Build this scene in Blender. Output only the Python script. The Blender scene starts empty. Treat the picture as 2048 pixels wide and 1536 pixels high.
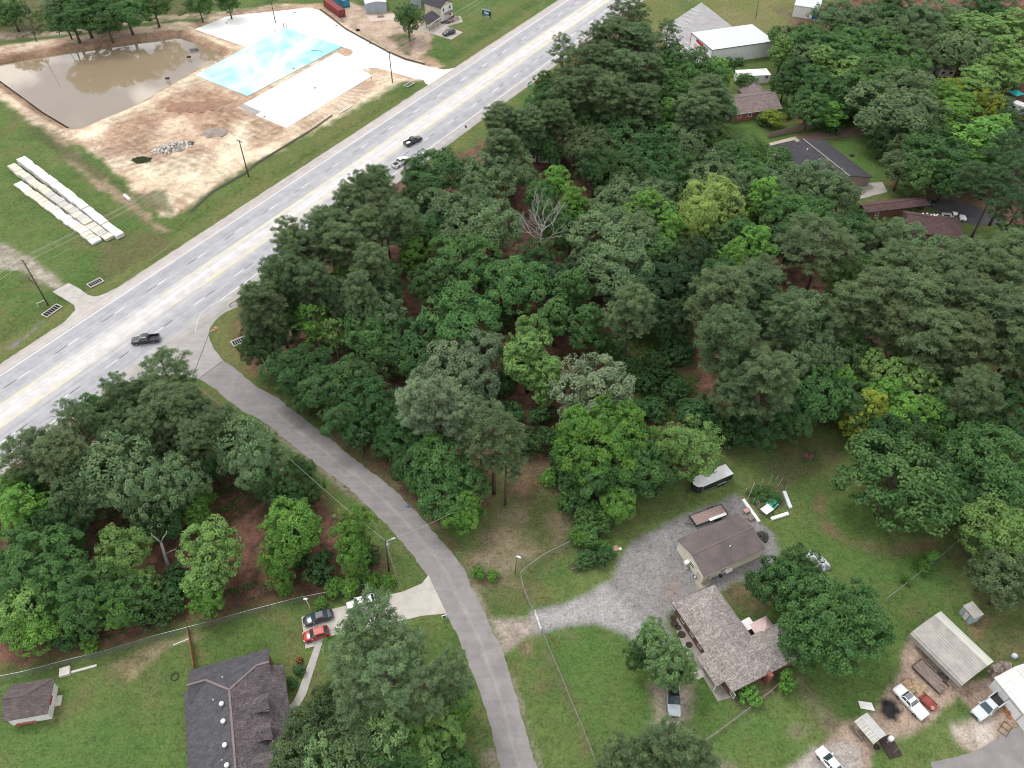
import bpy, bmesh, math, random
import numpy as np
from mathutils import Vector, Matrix, geometry

random.seed(11)
S = bpy.context.scene
COL = S.collection

# ---------------------------------------------------------------- camera
F, PITCH, H = 1634.396, 0.8086998, 122.4995      # focal length (px of a 2048 px wide frame), pitch, height above ground
cam_d = bpy.data.cameras.new('camera')
cam = bpy.data.objects.new('camera', cam_d); COL.objects.link(cam)
cam.location = (0, 0, H); cam.rotation_euler = (math.pi/2 - PITCH, 0, 0)
cam_d.sensor_width = 36; cam_d.lens = 36*F/2048; cam_d.clip_start = 1; cam_d.clip_end = 6000
S.camera = cam
# ---------------------------------------------------------------- light
SUN_EL, SUN_AZ = math.radians(60), math.radians(-50)   # azimuth clockwise from +Y
w = bpy.data.worlds.new('World'); S.world = w; w.use_nodes = True
nt = w.node_tree; nt.nodes.clear()
def wn(t, **k):
    n = nt.nodes.new(t)
    for a, b in k.items(): setattr(n, a, b)
    return n
wo = wn('ShaderNodeOutputWorld'); wb = wn('ShaderNodeBackground'); wb.inputs['Strength'].default_value = 0.115
sky = wn('ShaderNodeTexSky', sky_type='NISHITA', sun_disc=False, sun_elevation=SUN_EL, sun_rotation=SUN_AZ, altitude=50)
sky.dust_density = 2.0
tc = wn('ShaderNodeTexCoord'); sep = wn('ShaderNodeSeparateXYZ'); nt.links.new(tc.outputs['Generated'], sep.inputs[0])
mx = wn('ShaderNodeMath', operation='MAXIMUM'); mx.inputs[1].default_value = 0.12; nt.links.new(sep.outputs['Z'], mx.inputs[0])
dv = wn('ShaderNodeVectorMath', operation='DIVIDE'); cb = wn('ShaderNodeCombineXYZ')
for i in range(3): nt.links.new(mx.outputs[0], cb.inputs[i])
nt.links.new(tc.outputs['Generated'], dv.inputs[0]); nt.links.new(cb.outputs[0], dv.inputs[1])
cn = wn('ShaderNodeTexNoise'); cn.inputs['Scale'].default_value = 2.4; cn.inputs['Detail'].default_value = 7; cn.inputs['Roughness'].default_value = .55
cofs = wn('ShaderNodeVectorMath', operation='ADD'); cofs.inputs[1].default_value = (0.3, 3.1, 1.7); nt.links.new(dv.outputs[0], cofs.inputs[0]); nt.links.new(cofs.outputs[0], cn.inputs['Vector'])
cr = wn('ShaderNodeValToRGB'); cr.color_ramp.elements[0].position = .41; cr.color_ramp.elements[1].position = .49
nt.links.new(cn.outputs['Fac'], cr.inputs[0])
cloud = wn('ShaderNodeValToRGB'); cloud.color_ramp.elements[0].position = .46; cloud.color_ramp.elements[0].color = (19, 18.7, 18.3, 1)
cloud.color_ramp.elements[1].position = .62; cloud.color_ramp.elements[1].color = (5.6, 5.6, 5.7, 1)
nt.links.new(cn.outputs['Fac'], cloud.inputs[0])
cm = wn('ShaderNodeMix', data_type='RGBA'); nt.links.new(cr.outputs[0], cm.inputs[0])
nt.links.new(sky.outputs[0], cm.inputs[6]); nt.links.new(cloud.outputs[0], cm.inputs[7])
nt.links.new(cm.outputs[2], wb.inputs[0]); nt.links.new(wb.outputs[0], wo.inputs[0])
sun_d = bpy.data.lights.new('sun', 'SUN'); sun_d.energy = 1.5; sun_d.angle = math.radians(18); sun_d.color = (1, .975, .94)
sun = bpy.data.objects.new('sun', sun_d); COL.objects.link(sun)
sd_ = Vector((math.sin(SUN_AZ)*math.cos(SUN_EL), math.cos(SUN_AZ)*math.cos(SUN_EL), math.sin(SUN_EL)))
sun.rotation_euler = (-sd_).to_track_quat('-Z', 'Y').to_euler(); sun.location = (0, 0, 300)
S.view_settings.view_transform = 'Standard'; S.view_settings.look = 'None'; S.view_settings.gamma = 1
S.view_settings.exposure = 0.14
S.cycles.filter_width = 1.05; S.cycles.max_bounces = 5; S.cycles.diffuse_bounces = 3; S.cycles.transparent_max_bounces = 12

# ---------------------------------------------------------------- helpers
CP, SP = math.cos(PITCH), math.sin(PITCH)
def G(px, py, z=0.0):
    """photo pixel -> the point at height z it shows"""
    a, b = px-1024, py-768
    d = (a, -SP*b + CP*F, -CP*b - SP*F)
    t = (z-H)/d[2]
    return Vector((d[0]*t, d[1]*t, z))
def pix(P):
    x, y, z = P[0], P[1], P[2]-H
    f = CP*y - SP*z; dn = -SP*y - CP*z
    return 1024+F*x/f, 768+F*dn/f
def dist(px, py, z=0.0): return (G(px, py, z)-Vector((0, 0, H))).length
def hgt(bx, by, ty):
    """height of something standing at pixel (bx,by) whose top shows at row ty"""
    p = G(bx, by); lo, hi = 0., 60.
    for _ in range(40):
        m = (lo+hi)/2
        if pix((p.x, p.y, m))[1] > ty: lo = m
        else: hi = m
    return lo

class MB:
    def __init__(s): s.v = []; s.f = []
    def add(s, vs, fs):
        o = len(s.v); s.v += [tuple(v) for v in vs]; s.f += [tuple(i+o for i in f) for f in fs]; return s
    def box(s, x0, x1, y0, y1, z0, z1):
        return s.add([(x, y, z) for z in (z0, z1) for y in (y0, y1) for x in (x0, x1)],
                     [(0, 2, 3, 1), (4, 5, 7, 6), (0, 1, 5, 4), (2, 6, 7, 3), (0, 4, 6, 2), (1, 3, 7, 5)])
    def obox(s, c, u, v, w):
        """box about c with half-axis vectors u, v, w"""
        c, u, v, w = map(Vector, (c, u, v, w))
        return s.add([c+i*u+j*v+k*w for k in (-1, 1) for j in (-1, 1) for i in (-1, 1)],
                     [(0, 2, 3, 1), (4, 5, 7, 6), (0, 1, 5, 4), (2, 6, 7, 3), (0, 4, 6, 2), (1, 3, 7, 5)])
    def bar(s, a, b, wd, ht=None):
        a, b = Vector(a), Vector(b); d = b-a; ht = ht or wd
        if d.length < 1e-6: return s
        d.normalize(); up = Vector((0, 0, 1)) if abs(d.z) < .95 else Vector((1, 0, 0))
        sd = d.cross(up).normalized(); u2 = sd.cross(d)
        return s.obox((a+b)/2, (b-a)/2, sd*wd/2, u2*ht/2)
    def tube(s, pts, rads, n=8, cap=True):
        pts = [Vector(p) for p in pts]
        if not hasattr(rads, '__len__'): rads = [rads]*len(pts)
        o = len(s.v); px_ = None
        for i, p in enumerate(pts):
            d = (pts[min(i+1, len(pts)-1)]-pts[max(i-1, 0)]).normalized()
            if px_ is None: px_ = d.orthogonal().normalized()
            px_ = (px_-d*px_.dot(d)).normalized(); q = d.cross(px_)
            for k in range(n):
                a = 2*math.pi*k/n
                s.v.append(tuple(p+(px_*math.cos(a)+q*math.sin(a))*rads[i]))
        for i in range(len(pts)-1):
            for k in range(n):
                s.f.append((o+i*n+k, o+i*n+(k+1) % n, o+(i+1)*n+(k+1) % n, o+(i+1)*n+k))
        if cap:
            s.f.append(tuple(o+k for k in reversed(range(n)))); s.f.append(tuple(o+(len(pts)-1)*n+k for k in range(n)))
        return s
    def cyl(s, c, r, z0, z1, n=14, r2=None):
        return s.tube([(c[0], c[1], z0), (c[0], c[1], z1)], [r, r if r2 is None else r2], n)
    def loft(s, secs):
        """secs: list of rings (same length)"""
        o = len(s.v); n = len(secs[0])
        for r in secs: s.v += [tuple(p) for p in r]
        for i in range(len(secs)-1):
            for k in range(n):
                s.f.append((o+i*n+k, o+i*n+(k+1) % n, o+(i+1)*n+(k+1) % n, o+(i+1)*n+k))
        s.f.append(tuple(o+k for k in reversed(range(n)))); s.f.append(tuple(o+(len(secs)-1)*n+k for k in range(n)))
        return s
    def build(s, name, m, parent=None, smooth=False, bevel=0):
        me = bpy.data.meshes.new(name); me.from_pydata(s.v, [], s.f); me.update()
        bm = bmesh.new(); bm.from_mesh(me); bmesh.ops.recalc_face_normals(bm, faces=bm.faces)
        if bevel: bmesh.ops.bevel(bm, geom=[e for e in bm.edges], offset=bevel, segments=1, affect='EDGES', clamp_overlap=True)
        bm.to_mesh(me); bm.free()
        if smooth: me.polygons.foreach_set('use_smooth', [True]*len(me.polygons))
        me.materials.append(m)
        o = bpy.data.objects.new(name, me); COL.objects.link(o)
        if parent: o.parent = parent
        return o
def tag(o, label=None, cat=None, group=None, kind=None):
    if label: o['label'] = label
    if cat: o['category'] = cat
    if group: o['group'] = group
    if kind: o['kind'] = kind
    return o
def thing(name, label, cat, loc=(0, 0, 0), rz=0, group=None):
    o = bpy.data.objects.new(name, None); COL.objects.link(o); o.empty_display_size = .3
    o.location = loc; o.rotation_euler = (0, 0, rz)
    return tag(o, label, cat, group)
def copy_tree(o, parent=None):
    c = o.copy(); COL.objects.link(c)
    if parent: c.parent = parent
    for ch in o.children: copy_tree(ch, c)
    return c

# ---------------------------------------------------------------- materials
MATS = {}
def mat(name, c, c2=None, scale=1.0, rough=.85, detail=5, bump=0.0, metal=0.0, lo=.35, hi=.65, stretch=None, spec=.3, coat=0, fine=0.0, fscale=20):
    if name in MATS: return MATS[name]
    m = bpy.data.materials.new(name); m.use_nodes = True; MATS[name] = m
    t = m.node_tree; b = t.nodes['Principled BSDF']
    b.inputs['Roughness'].default_value = rough; b.inputs['Metallic'].default_value = metal
    b.inputs['Specular IOR Level'].default_value = spec; b.inputs['Coat Weight'].default_value = coat
    if c2 is None: c2 = tuple(x*.8 for x in c)
    tc = t.nodes.new('ShaderNodeTexCoord'); src = tc.outputs['Object']
    if stretch:
        mp = t.nodes.new('ShaderNodeMapping'); mp.inputs['Scale'].default_value = stretch
        t.links.new(src, mp.inputs[0]); src = mp.outputs[0]
    n = t.nodes.new('ShaderNodeTexNoise'); n.inputs['Scale'].default_value = scale; n.inputs['Detail'].default_value = detail
    n.inputs['Roughness'].default_value = .62
    t.links.new(src, n.inputs['Vector'])
    r = t.nodes.new('ShaderNodeValToRGB'); r.color_ramp.elements[0].position = lo; r.color_ramp.elements[1].position = hi
    r.color_ramp.elements[0].color = (*c2, 1); r.color_ramp.elements[1].color = (*c, 1)
    t.links.new(n.outputs['Fac'], r.inputs[0]); out = r.outputs[0]
    if fine:
        n2 = t.nodes.new('ShaderNodeTexNoise'); n2.inputs['Scale'].default_value = fscale; n2.inputs['Detail'].default_value = 2
        t.links.new(src, n2.inputs['Vector'])
        mr = t.nodes.new('ShaderNodeMapRange'); mr.inputs[1].default_value = .3; mr.inputs[2].default_value = .7
        mr.inputs[3].default_value = 1-fine; mr.inputs[4].default_value = 1+fine
        t.links.new(n2.outputs['Fac'], mr.inputs[0])
        mm = t.nodes.new('ShaderNodeMix'); mm.data_type = 'RGBA'; mm.blend_type = 'MULTIPLY'; mm.inputs[0].default_value = 1
        t.links.new(out, mm.inputs[6]); t.links.new(mr.outputs[0], mm.inputs[7]); out = mm.outputs[2]
    t.links.new(out, b.inputs['Base Color'])
    if bump:
        bp = t.nodes.new('ShaderNodeBump'); bp.inputs['Strength'].default_value = bump; bp.inputs['Distance'].default_value = .1
        t.links.new(n.outputs['Fac'], bp.inputs['Height']); t.links.new(bp.outputs[0], b.inputs['Normal'])
    return m
WHITE = mat('white_paint', (.78, .78, .76), (.66, .66, .64), 1.5, .55)
OFFW = mat('off_white_paint', (.62, .60, .54), (.52, .50, .45), 1.2, .7)
BLACKP = mat('black_paint', (.012, .012, .014), (.02, .02, .022), 2, .35, spec=.5)
RUBBER = mat('tyre_rubber', (.02, .02, .02), (.03, .03, .03), 5, .8)
ALLOY = mat('wheel_alloy', (.42, .42, .44), (.3, .3, .32), 6, .35, metal=.8)
GLASS = mat('window_glass', (.03, .05, .058), (.05, .075, .085), .8, .08, spec=1.0, coat=.6)
STEEL = mat('galvanised_steel', (.42, .43, .44), (.3, .31, .32), 3, .45, metal=.6)
DKSTEEL = mat('dark_steel', (.05, .05, .055), (.08, .075, .07), 3, .6)
WOOD = mat('weathered_wood', (.26, .21, .17), (.15, .12, .10), 2.5, .9, stretch=(1, 6, 1))
POLEW = mat('pole_wood', (.13, .11, .09), (.08, .07, .06), 3, .9, stretch=(6, 6, .6))
CONC = mat('concrete', (.52, .49, .44), (.42, .39, .35), .5, .9, fine=.08)
CONCW = mat('new_concrete', (.86, .86, .85), (.78, .775, .76), .12, .9, fine=.04, fscale=6)
BARK = mat('bark', (.14, .115, .095), (.075, .06, .05), 4, .95, stretch=(4, 4, .7))
BARKP = mat('pine_bark', (.115, .085, .068), (.06, .047, .04), 4, .95, stretch=(4, 4, .7))
BARKW = mat('pale_bark', (.42, .38, .33), (.26, .23, .20), 3, .9, stretch=(4, 4, .7))
DEADW = mat('dead_wood', (.40, .38, .36), (.24, .23, .21), 3, .9)
RUST = mat('rusty_steel', (.22, .085, .045), (.12, .05, .03), 3, .8)
YELLOW = mat('yellow_marking', (.72, .62, .22), (.62, .56, .36), .25, .8, detail=8)
MARKW = mat('white_marking', (.80, .80, .80), (.60, .60, .60), .5, .8, detail=8)
MARKK = mat('black_marking', (.045, .045, .05), (.09, .09, .095), .8, .85)
LAMPR = mat('tail_lamp_red', (.35, .02, .02), (.25, .012, .012), 3, .25, spec=.6)
LAMPW = mat('head_lamp_clear', (.7, .7, .72), (.5, .5, .52), 4, .15, spec=.7)
PLAST = mat('black_plastic', (.025, .025, .027), (.04, .04, .042), 4, .6)
# ---------------------------------------------------------------- ground sheet (one grid, split by surface)
RG = np.random.default_rng(5)
TAB = RG.random((8, 256, 256))
def vn(x, y, s, k=0):
    x = np.asarray(x)/s+37.3*k; y = np.asarray(y)/s+11.7*k
    xi = np.floor(x).astype(int); yi = np.floor(y).astype(int); fx = x-xi; fy = y-yi
    fx = fx*fx*(3-2*fx); fy = fy*fy*(3-2*fy); T = TAB[k % 8]
    a = T[xi % 256, yi % 256]; b = T[(xi+1) % 256, yi % 256]; c = T[xi % 256, (yi+1) % 256]; d = T[(xi+1) % 256, (yi+1) % 256]
    return (a*(1-fx)+b*fx)*(1-fy)+(c*(1-fx)+d*fx)*fy
def fbm(x, y, s, k=0, o=4):
    r = 0; a = 1; t = 0
    for i in range(o): r = r+a*vn(x, y, s/2**i, k+i); t += a; a *= .55
    return r/t
def growing(a, step, b, g=1.25):
    out = []; x = a
    while x < b: step *= g; x += step; out.append(x)
    return out
xs = np.r_[-np.array(growing(215, .9, 2200))[::-1], np.arange(-215, -100, .7), np.arange(-100, 100, .45), np.arange(100, 215.1, .7), growing(215, .9, 2200)]
ys = np.r_[-np.array(growing(-25, .6, 900))[::-1], np.arange(25, 130, .42), np.arange(130, 220, .55), np.arange(220, 345, .8), growing(345, .9, 3000)]
XX, YY = np.meshgrid(xs, ys); nx, ny = len(xs), len(ys)
gx, gy = XX.ravel(), YY.ravel(); gz = np.zeros_like(gx)
def sdist(P, poly):
    """signed distance (inside positive) of points to a closed polygon"""
    n = len(poly); d = np.full(len(P), 1e9); ins = np.zeros(len(P), bool)
    for i in range(n):
        a = poly[i]; b = poly[(i+1) % n]; e = b-a; wv = P-a
        t = np.clip((wv@e)/(e@e+1e-12), 0, 1); q = wv-t[:, None]*e; d = np.minimum(d, (q*q).sum(1))
        c = (a[1] > P[:, 1]) != (b[1] > P[:, 1])
        with np.errstate(divide='ignore', invalid='ignore'):
            ins ^= c & (P[:, 0] < (b[0]-a[0])*(P[:, 1]-a[1])/(b[1]-a[1])+a[0])
    d = np.sqrt(d); return np.where(ins, d, -d)
def wpoly(pp, z=0): return np.array([G(*p, z).xy[:] for p in pp])
def mask(pp, soft=1.0, na=1.0, ns=3.0, k=0):
    W = wpoly(pp); m = soft+na+1
    sel = np.where((gx > W[:, 0].min()-m) & (gx < W[:, 0].max()+m) & (gy > W[:, 1].min()-m) & (gy < W[:, 1].max()+m))[0]
    P = np.c_[gx[sel], gy[sel]]; s = sdist(P, W)
    s = s+na*2*(fbm(P[:, 0], P[:, 1], ns, k)-.5)
    t = np.clip(s/soft*.5+.5, 0, 1); return sel, t*t*(3-2*t)
def mixc(c1, c2, x, y, s, k=0, con=3.0):
    t = np.clip((fbm(x, y, s, k, 5)-.5)*con+.5, 0, 1)[:, None]
    return np.array(c1)*(1-t)+np.array(c2)*t
# lawn everywhere first
alb = mixc((.074, .126, .034), (.106, .146, .046), gx, gy, 9, 1)
alb *= (.82+.36*fbm(gx, gy, 2.2, 3)[:, None])
t = np.clip((fbm(gx, gy, 5, 6)-.56)*5, 0, 1)[:, None]*.5; alb = alb*(1-t)+np.array((.15, .125, .062))*t
lab = np.zeros(len(gx), np.int8); STRUCT = ['ground']
def paint(pp, c1, c2, s=2.5, soft=1., na=1., ns=3., op=1., k=0, name=None, con=3.):
    sel, m = mask(pp, soft, na, ns, k)
    m2 = (m*op)[:, None]; alb[sel] = alb[sel]*(1-m2)+mixc(c1, c2, gx[sel], gy[sel], s, k+2, con)*m2
    if name:
        if name not in STRUCT: STRUCT.append(name)
        lab[sel[m > .5]] = STRUCT.index(name)
GR_D, GR_O = ((.050, .092, .024), (.080, .12, .034)), ((.118, .14, .045), (.15, .15, .060))
LIT = ((.185, .098, .070), (.085, .050, .036))
# olive mown verge along the highway, both sides
paint([(-60, 690), (0, 640), (120, 610), (300, 500), (520, 340), (700, 225), (850, 165), (930, 100), (1080, 5), (1100, -10), (1030, 62), (522, 384), (300, 534), (0, 728), (-60, 770)], *GR_O, 5, 2, 2, op=.75, k=1)
paint([(1130, -20), (1330, -20), (1400, 60), (1330, 130), (1180, 110), (1060, 170), (960, 260), (880, 320), (800, 390), (1000, 200)], *GR_O, 6, 3, 3, op=.8, k=2)
paint([(1400, -30), (1660, -30), (1640, 40), (1560, 90), (1400, 40)], (.14, .15, .05), (.19, .165, .08), 7, 3, 3, op=.8, k=3)
paint([(1540, 10), (1575, 15), (1625, 50), (1650, 110), (1615, 90), (1580, 45)], (.17, .13, .095), (.11, .10, .05), 3, 2, 2, op=.8, k=4)
paint([(418, 660), (480, 605), (560, 700), (560, 790), (440, 720)], *GR_O, 4, 1.5, 1.5, op=.8, k=5)
# ditches: long darker grass
for q in ([(0, 655), (95, 600), (190, 548), (205, 556), (120, 610), (0, 690)], [(520, 365), (640, 290), (760, 215), (830, 168), (842, 175), (700, 258), (560, 352)], [(200, 545), (330, 465), (520, 345), (530, 352), (350, 470), (215, 556)], [(880, 120), (960, 65), (1060, 0), (1085, 0), (960, 85), (900, 125)]):
    paint(q, *GR_D, 3, 2, 1.5, op=.7, k=6)
    sel, m = mask(q, 3, 1, 4); gz[sel] -= .45*m
paint([(15, 695), (60, 665), (85, 640), (75, 655), (30, 695)], (.22, .21, .2), (.16, .15, .14), 2, .7, .6, k=7)
paint([(240, 460), (340, 470), (330, 500), (250, 545), (205, 545), (190, 520)], (.10, .105, .042), (.135, .105, .06), 3, 2, 2, op=.7, k=8)
# woods: leaf litter
WOODS = [[(478, 700), (475, 650), (505, 560), (600, 445), (700, 370), (800, 335), (890, 330), (960, 290), (1010, 240), (1110, 180), (1160, 90), (1260, 20), (1320, 90), (1400, 150), (1440, 200), (1440, 270), (1400, 300), (1440, 370), (1560, 360), (1640, 380), (1700, 430), (1720, 480), (1920, 490), (2120, 480), (2120, 880), (1980, 850), (1690, 830), (1600, 870), (1540, 860), (1440, 900), (1330, 965), (1240, 1000), (1160, 1040), (1060, 900), (1030, 880), (970, 1000), (930, 1040), (850, 1000), (750, 925), (660, 850), (560, 775), (500, 735)],
         [(-80, 920), (100, 850), (260, 770), (380, 775), (470, 850), (600, 955), (690, 1040), (775, 1120), (775, 1165), (600, 1195), (380, 1250), (200, 1300), (-80, 1360)],
         [(1560, 60), (1640, 10), (1800, -40), (2200, -40), (2200, 470), (2000, 430), (1880, 390), (1780, 370), (1830, 250), (1740, 235), (1600, 250), (1570, 150)],
         [(-80, 30), (0, 20), (120, -40), (560, -40), (400, 30), (280, 45), (100, 70), (-80, 95)],
         [(1880, 830), (2150, 830), (2150, 1230), (2020, 1200), (1960, 1090), (1910, 1010)]]
for i, q in enumerate(WOODS[:3]): paint(q, *LIT, 1.5, 2, 2.5, 5, k=i, name='forest_floor')
paint(WOODS[3], (.07, .09, .035), (.12, .10, .06), 3, 2, 2.5, 5, op=.8, k=2)
paint(WOODS[4], (.09, .08, .04), (.06, .075, .03), 3, 3, 2.5, 5, op=.8, k=2)
# undergrowth inside the wood
for q in ([(1200, 690), (1290, 660), (1380, 680), (1390, 780), (1340, 850), (1270, 800)], [(1540, 830), (1700, 780), (1900, 720), (2048, 700), (2048, 860), (1800, 870)], [(600, 800), (700, 820), (760, 880), (720, 900)]):
    paint(q, (.055, .10, .024), (.115, .085, .035), 1.6, 3, 3, op=.9, k=3)
# clearing by the bend: dry grass
paint([(925, 1130), (950, 1070), (1010, 985), (1060, 900), (1105, 950), (1150, 1040), (1150, 1075), (1110, 1110), (1045, 1150), (1050, 1180), (975, 1215), (950, 1180)], (.20, .155, .105), (.095, .11, .042), 4, 2, 2, op=.85, k=4)
paint([(1000, 985), (1060, 905), (1100, 955), (1060, 1010)], *LIT, 2, 2, 1.5, op=.6, k=1)
paint([(960, 1120), (1030, 1090), (1060, 1110), (1010, 1140)], (.30, .25, .19), (.2, .17, .11), 2, 1.5, 1.5, op=.7, k=5)
# leaf-strewn shoulder of the side road
paint([(660, 875), (700, 908), (800, 990), (870, 1062), (905, 1105), (920, 1100), (880, 1040), (820, 985), (740, 910), (680, 865)], (.17, .11, .075), (.10, .085, .045), 1.6, 1, 1, op=.9, k=6)
for q in ([(535, 848), (575, 880), (665, 950), (730, 1005), (726, 1012), (655, 955), (565, 885), (528, 852)], [(935, 1164), (975, 1217), (990, 1257), (1012, 1300), (1002, 1300), (960, 1220)], [(995, 1500), (1012, 1560), (990, 1560), (960, 1530), (968, 1505)], [(1024, 1364), (1046, 1434), (1075, 1535), (1085, 1535), (1052, 1430), (1030, 1360)]):
    paint(q, (.30, .25, .21), (.20, .17, .12), 1.2, .7, .6, op=.8, k=7)
# lawns: worn and bright places
for q, c1, c2, op in (([(1640, 990), (1655, 1040), (1700, 1078), (1790, 1092), (1870, 1075), (1870, 1100), (1780, 1112), (1700, 1098), (1650, 1062), (1630, 1010)], (.19, .125, .085), (.13, .105, .055), .85),
                      ([(1545, 880), (1640, 870), (1700, 900), (1680, 930), (1600, 960), (1560, 990), (1530, 930)], (.10, .085, .05), (.075, .085, .032), .7),
                      ([(1000, 1255), (1090, 1090), (1250, 1020), (1390, 990), (1380, 1010), (1260, 1050), (1110, 1130)], (.115, .11, .05), (.075, .095, .033), .6),
                      ([(1600, 895), (1640, 895), (1640, 930), (1600, 930)], (.05, .085, .024), (.04, .07, .02), .9),
                      ([(225, 1335), (300, 1290), (385, 1268), (400, 1275), (330, 1300), (290, 1330), (255, 1360)], (.34, .27, .18), (.2, .17, .09), .85),
                      ([(1130, 1270), (1150, 1265), (1162, 1280), (1150, 1296), (1135, 1288)], (.22, .17, .12), (.14, .12, .07), .9),
                      ([(1042, 1290), (1062, 1288), (1065, 1304), (1046, 1308)], (.24, .16, .12), (.16, .12, .08), .9),
                      ([(1573, 1455), (1600, 1445), (1610, 1462), (1600, 1478), (1580, 1472)], (.24, .19, .15), (.17, .14, .1), 1),
                      ([(1420, 1530), (1450, 1515), (1470, 1535), (1460, 1560), (1420, 1560)], (.26, .21, .18), (.2, .16, .12), 1),
                      ([(1445, 1180), (1530, 1150), (1560, 1130), (1570, 1180), (1500, 1240)], (.17, .12, .07), (.09, .08, .04), .85),
                      ([(1300, 1375), (1330, 1360), (1385, 1370), (1384, 1430), (1365, 1450), (1340, 1460), (1300, 1470), (1290, 1450), (1310, 1420)], (.36, .30, .25), (.27, .22, .17), 1),
                      ([(1460, 1395), (1490, 1380), (1570, 1345), (1575, 1365), (1480, 1440), (1400, 1495), (1395, 1488), (1470, 1430)], (.22, .17, .12), (.12, .12, .05), .7),
                      ([(1594, 1352), (1608, 1358), (1645, 1415), (1685, 1458), (1668, 1472), (1625, 1415), (1590, 1362)], (.20, .16, .12), (.14, .115, .08), 1),
                      ([(1880, 1060), (1960, 1080), (2060, 1150), (2060, 1330), (1990, 1330), (1940, 1240), (1960, 1180), (1880, 1110)], (.115, .10, .05), (.07, .085, .03), .7),
                      ([(1935, 1250), (1975, 1235), (1965, 1262), (1950, 1275)], (.2, .12, .09), (.14, .1, .06), .9),
                      ([(1072, 1270), (1086, 1266), (1130, 1370), (1180, 1490), (1172, 1500), (1120, 1390)], (.19, .155, .10), (.11, .115, .05), .75),
                      ([(840, 1500), (940, 1480), (985, 1530), (960, 1560), (840, 1560)], (.13, .12, .06), (.09, .1, .04), .6),
                      ([(160, 1480), (290, 1380), (300, 1536), (150, 1560)], (.10, .105, .045), (.075, .105, .034), .6)):
    paint(q, c1, c2, 1.8, 1.2, 1.2, op=op, k=3)
for q in ([(1100, 1260), (1180, 1250), (1300, 1290), (1300, 1480), (1170, 1480), (1110, 1330)], [(0, 1450), (140, 1440), (380, 1400), (390, 1560), (0, 1560)], [(1400, 1380), (1540, 1400), (1600, 1500), (1400, 1530)], [(1560, 1370), (1800, 1300), (1720, 1440), (1640, 1420)], [(1640, 285), (1725, 270), (1790, 330), (1730, 370)], [(1570, 1050), (1650, 1080), (1860, 1110), (1900, 1180), (1700, 1180), (1580, 1110)]):
    paint(q, (.066, .142, .034), (.090, .150, .042), 4, 3, 3, op=.65, k=4)
# gravel yard and drives
paint([(1062, 1231), (1130, 1211), (1180, 1186), (1215, 1166), (1238, 1142), (1238, 1120), (1260, 1092), (1300, 1062), (1360, 1036), (1420, 1011), (1470, 990), (1492, 1000), (1520, 1045), (1550, 1072), (1562, 1100), (1545, 1122), (1500, 1150), (1440, 1182), (1400, 1196), (1350, 1215), (1330, 1248), (1345, 1270), (1310, 1320), (1272, 1280), (1235, 1259), (1190, 1246), (1140, 1249), (1085, 1264), (1066, 1268)], (.25, .24, .236), (.205, .197, .194), 2.5, .8, .7, 2, k=5, name='gravel_drive', con=1.8)
paint([(1066, 1232), (1130, 1211), (1180, 1186), (1216, 1166), (1232, 1190), (1270, 1225), (1290, 1250), (1272, 1280), (1235, 1259), (1190, 1246), (1140, 1249), (1085, 1264)], (.39, .382, .376), (.31, .303, .298), 2.2, 1.2, 1., op=.85, k=6, con=2)
paint([(985, 1236), (1010, 1238), (1066, 1232), (1068, 1266), (1040, 1282), (1012, 1300), (998, 1290)], (.40, .35, .30), (.28, .24, .2), 1.6, .8, .7, k=7, name='gravel_drive')
paint([(1325, 1165), (1358, 1155), (1362, 1185), (1330, 1205)], (.26, .19, .17), (.2, .16, .15), 2, 1.5, 1., op=.8, k=1)
paint([(-20, 478), (15, 488), (60, 518), (100, 548), (127, 570), (110, 582), (60, 546), (20, 537), (-20, 534)], (.38, .34, .29), (.24, .22, .17), 1.5, 1, 1.2, 2, k=2, name='gravel_drive')
# bottom right yard: bare earth
paint([(1822, 1262), (1808, 1294), (1806, 1322), (1793, 1353), (1786, 1370), (1766, 1395), (1751, 1416), (1718, 1434), (1697, 1447), (1681, 1457), (1656, 1480), (1636, 1502), (1571, 1540), (1560, 1570), (1745, 1570), (1742, 1510), (1760, 1490), (1796, 1476), (1846, 1456), (1886, 1416), (1918, 1396), (1943, 1417), (1946, 1440), (1906, 1457), (1916, 1485), (1946, 1507), (1986, 1482), (2026, 1457), (2100, 1440), (2100, 1400), (2000, 1340), (1925, 1372), (1870, 1310)], (.37, .285, .225), (.27, .20, .155), 2.2, .7, .7, 2.5, k=3, name='dirt_yard')
paint([(1906, 1457), (1950, 1440), (1990, 1440), (1990, 1480), (1940, 1505), (1915, 1485)], (.47, .42, .37), (.33, .28, .22), 1.6, 1.2, 1, k=4)
paint([(1571, 1540), (1640, 1500), (1690, 1480), (1720, 1510), (1720, 1570), (1560, 1570)], (.42, .38, .35), (.3, .27, .25), 1.5, 1, 1, k=5)
paint([(1760, 1403), (1778, 1396), (1795, 1404), (1801, 1423), (1792, 1440), (1774, 1439), (1759, 1421)], (.012, .012, .013), (.028, .026, .025), 1, .5, .5, 1, k=6)
# small yards on the right
paint([(1545, 335), (1580, 360), (1640, 380), (1720, 420), (1700, 440), (1600, 400)], (.17, .12, .09), (.1, .09, .045), 2, 1.5, 1.5, op=.7, k=2)
paint([(1860, 395), (1900, 385), (1990, 400), (2060, 420), (2060, 460), (2010, 440), (1960, 410)], (.2, .115, .085), (.14, .09, .06), 2, 1.5, 1.5, k=3)
paint([(1600, 190), (1680, 185), (1680, 240), (1600, 235)], (.19, .14, .11), (.12, .1, .06), 2, 2, 1.5, op=.7, k=4)
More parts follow.
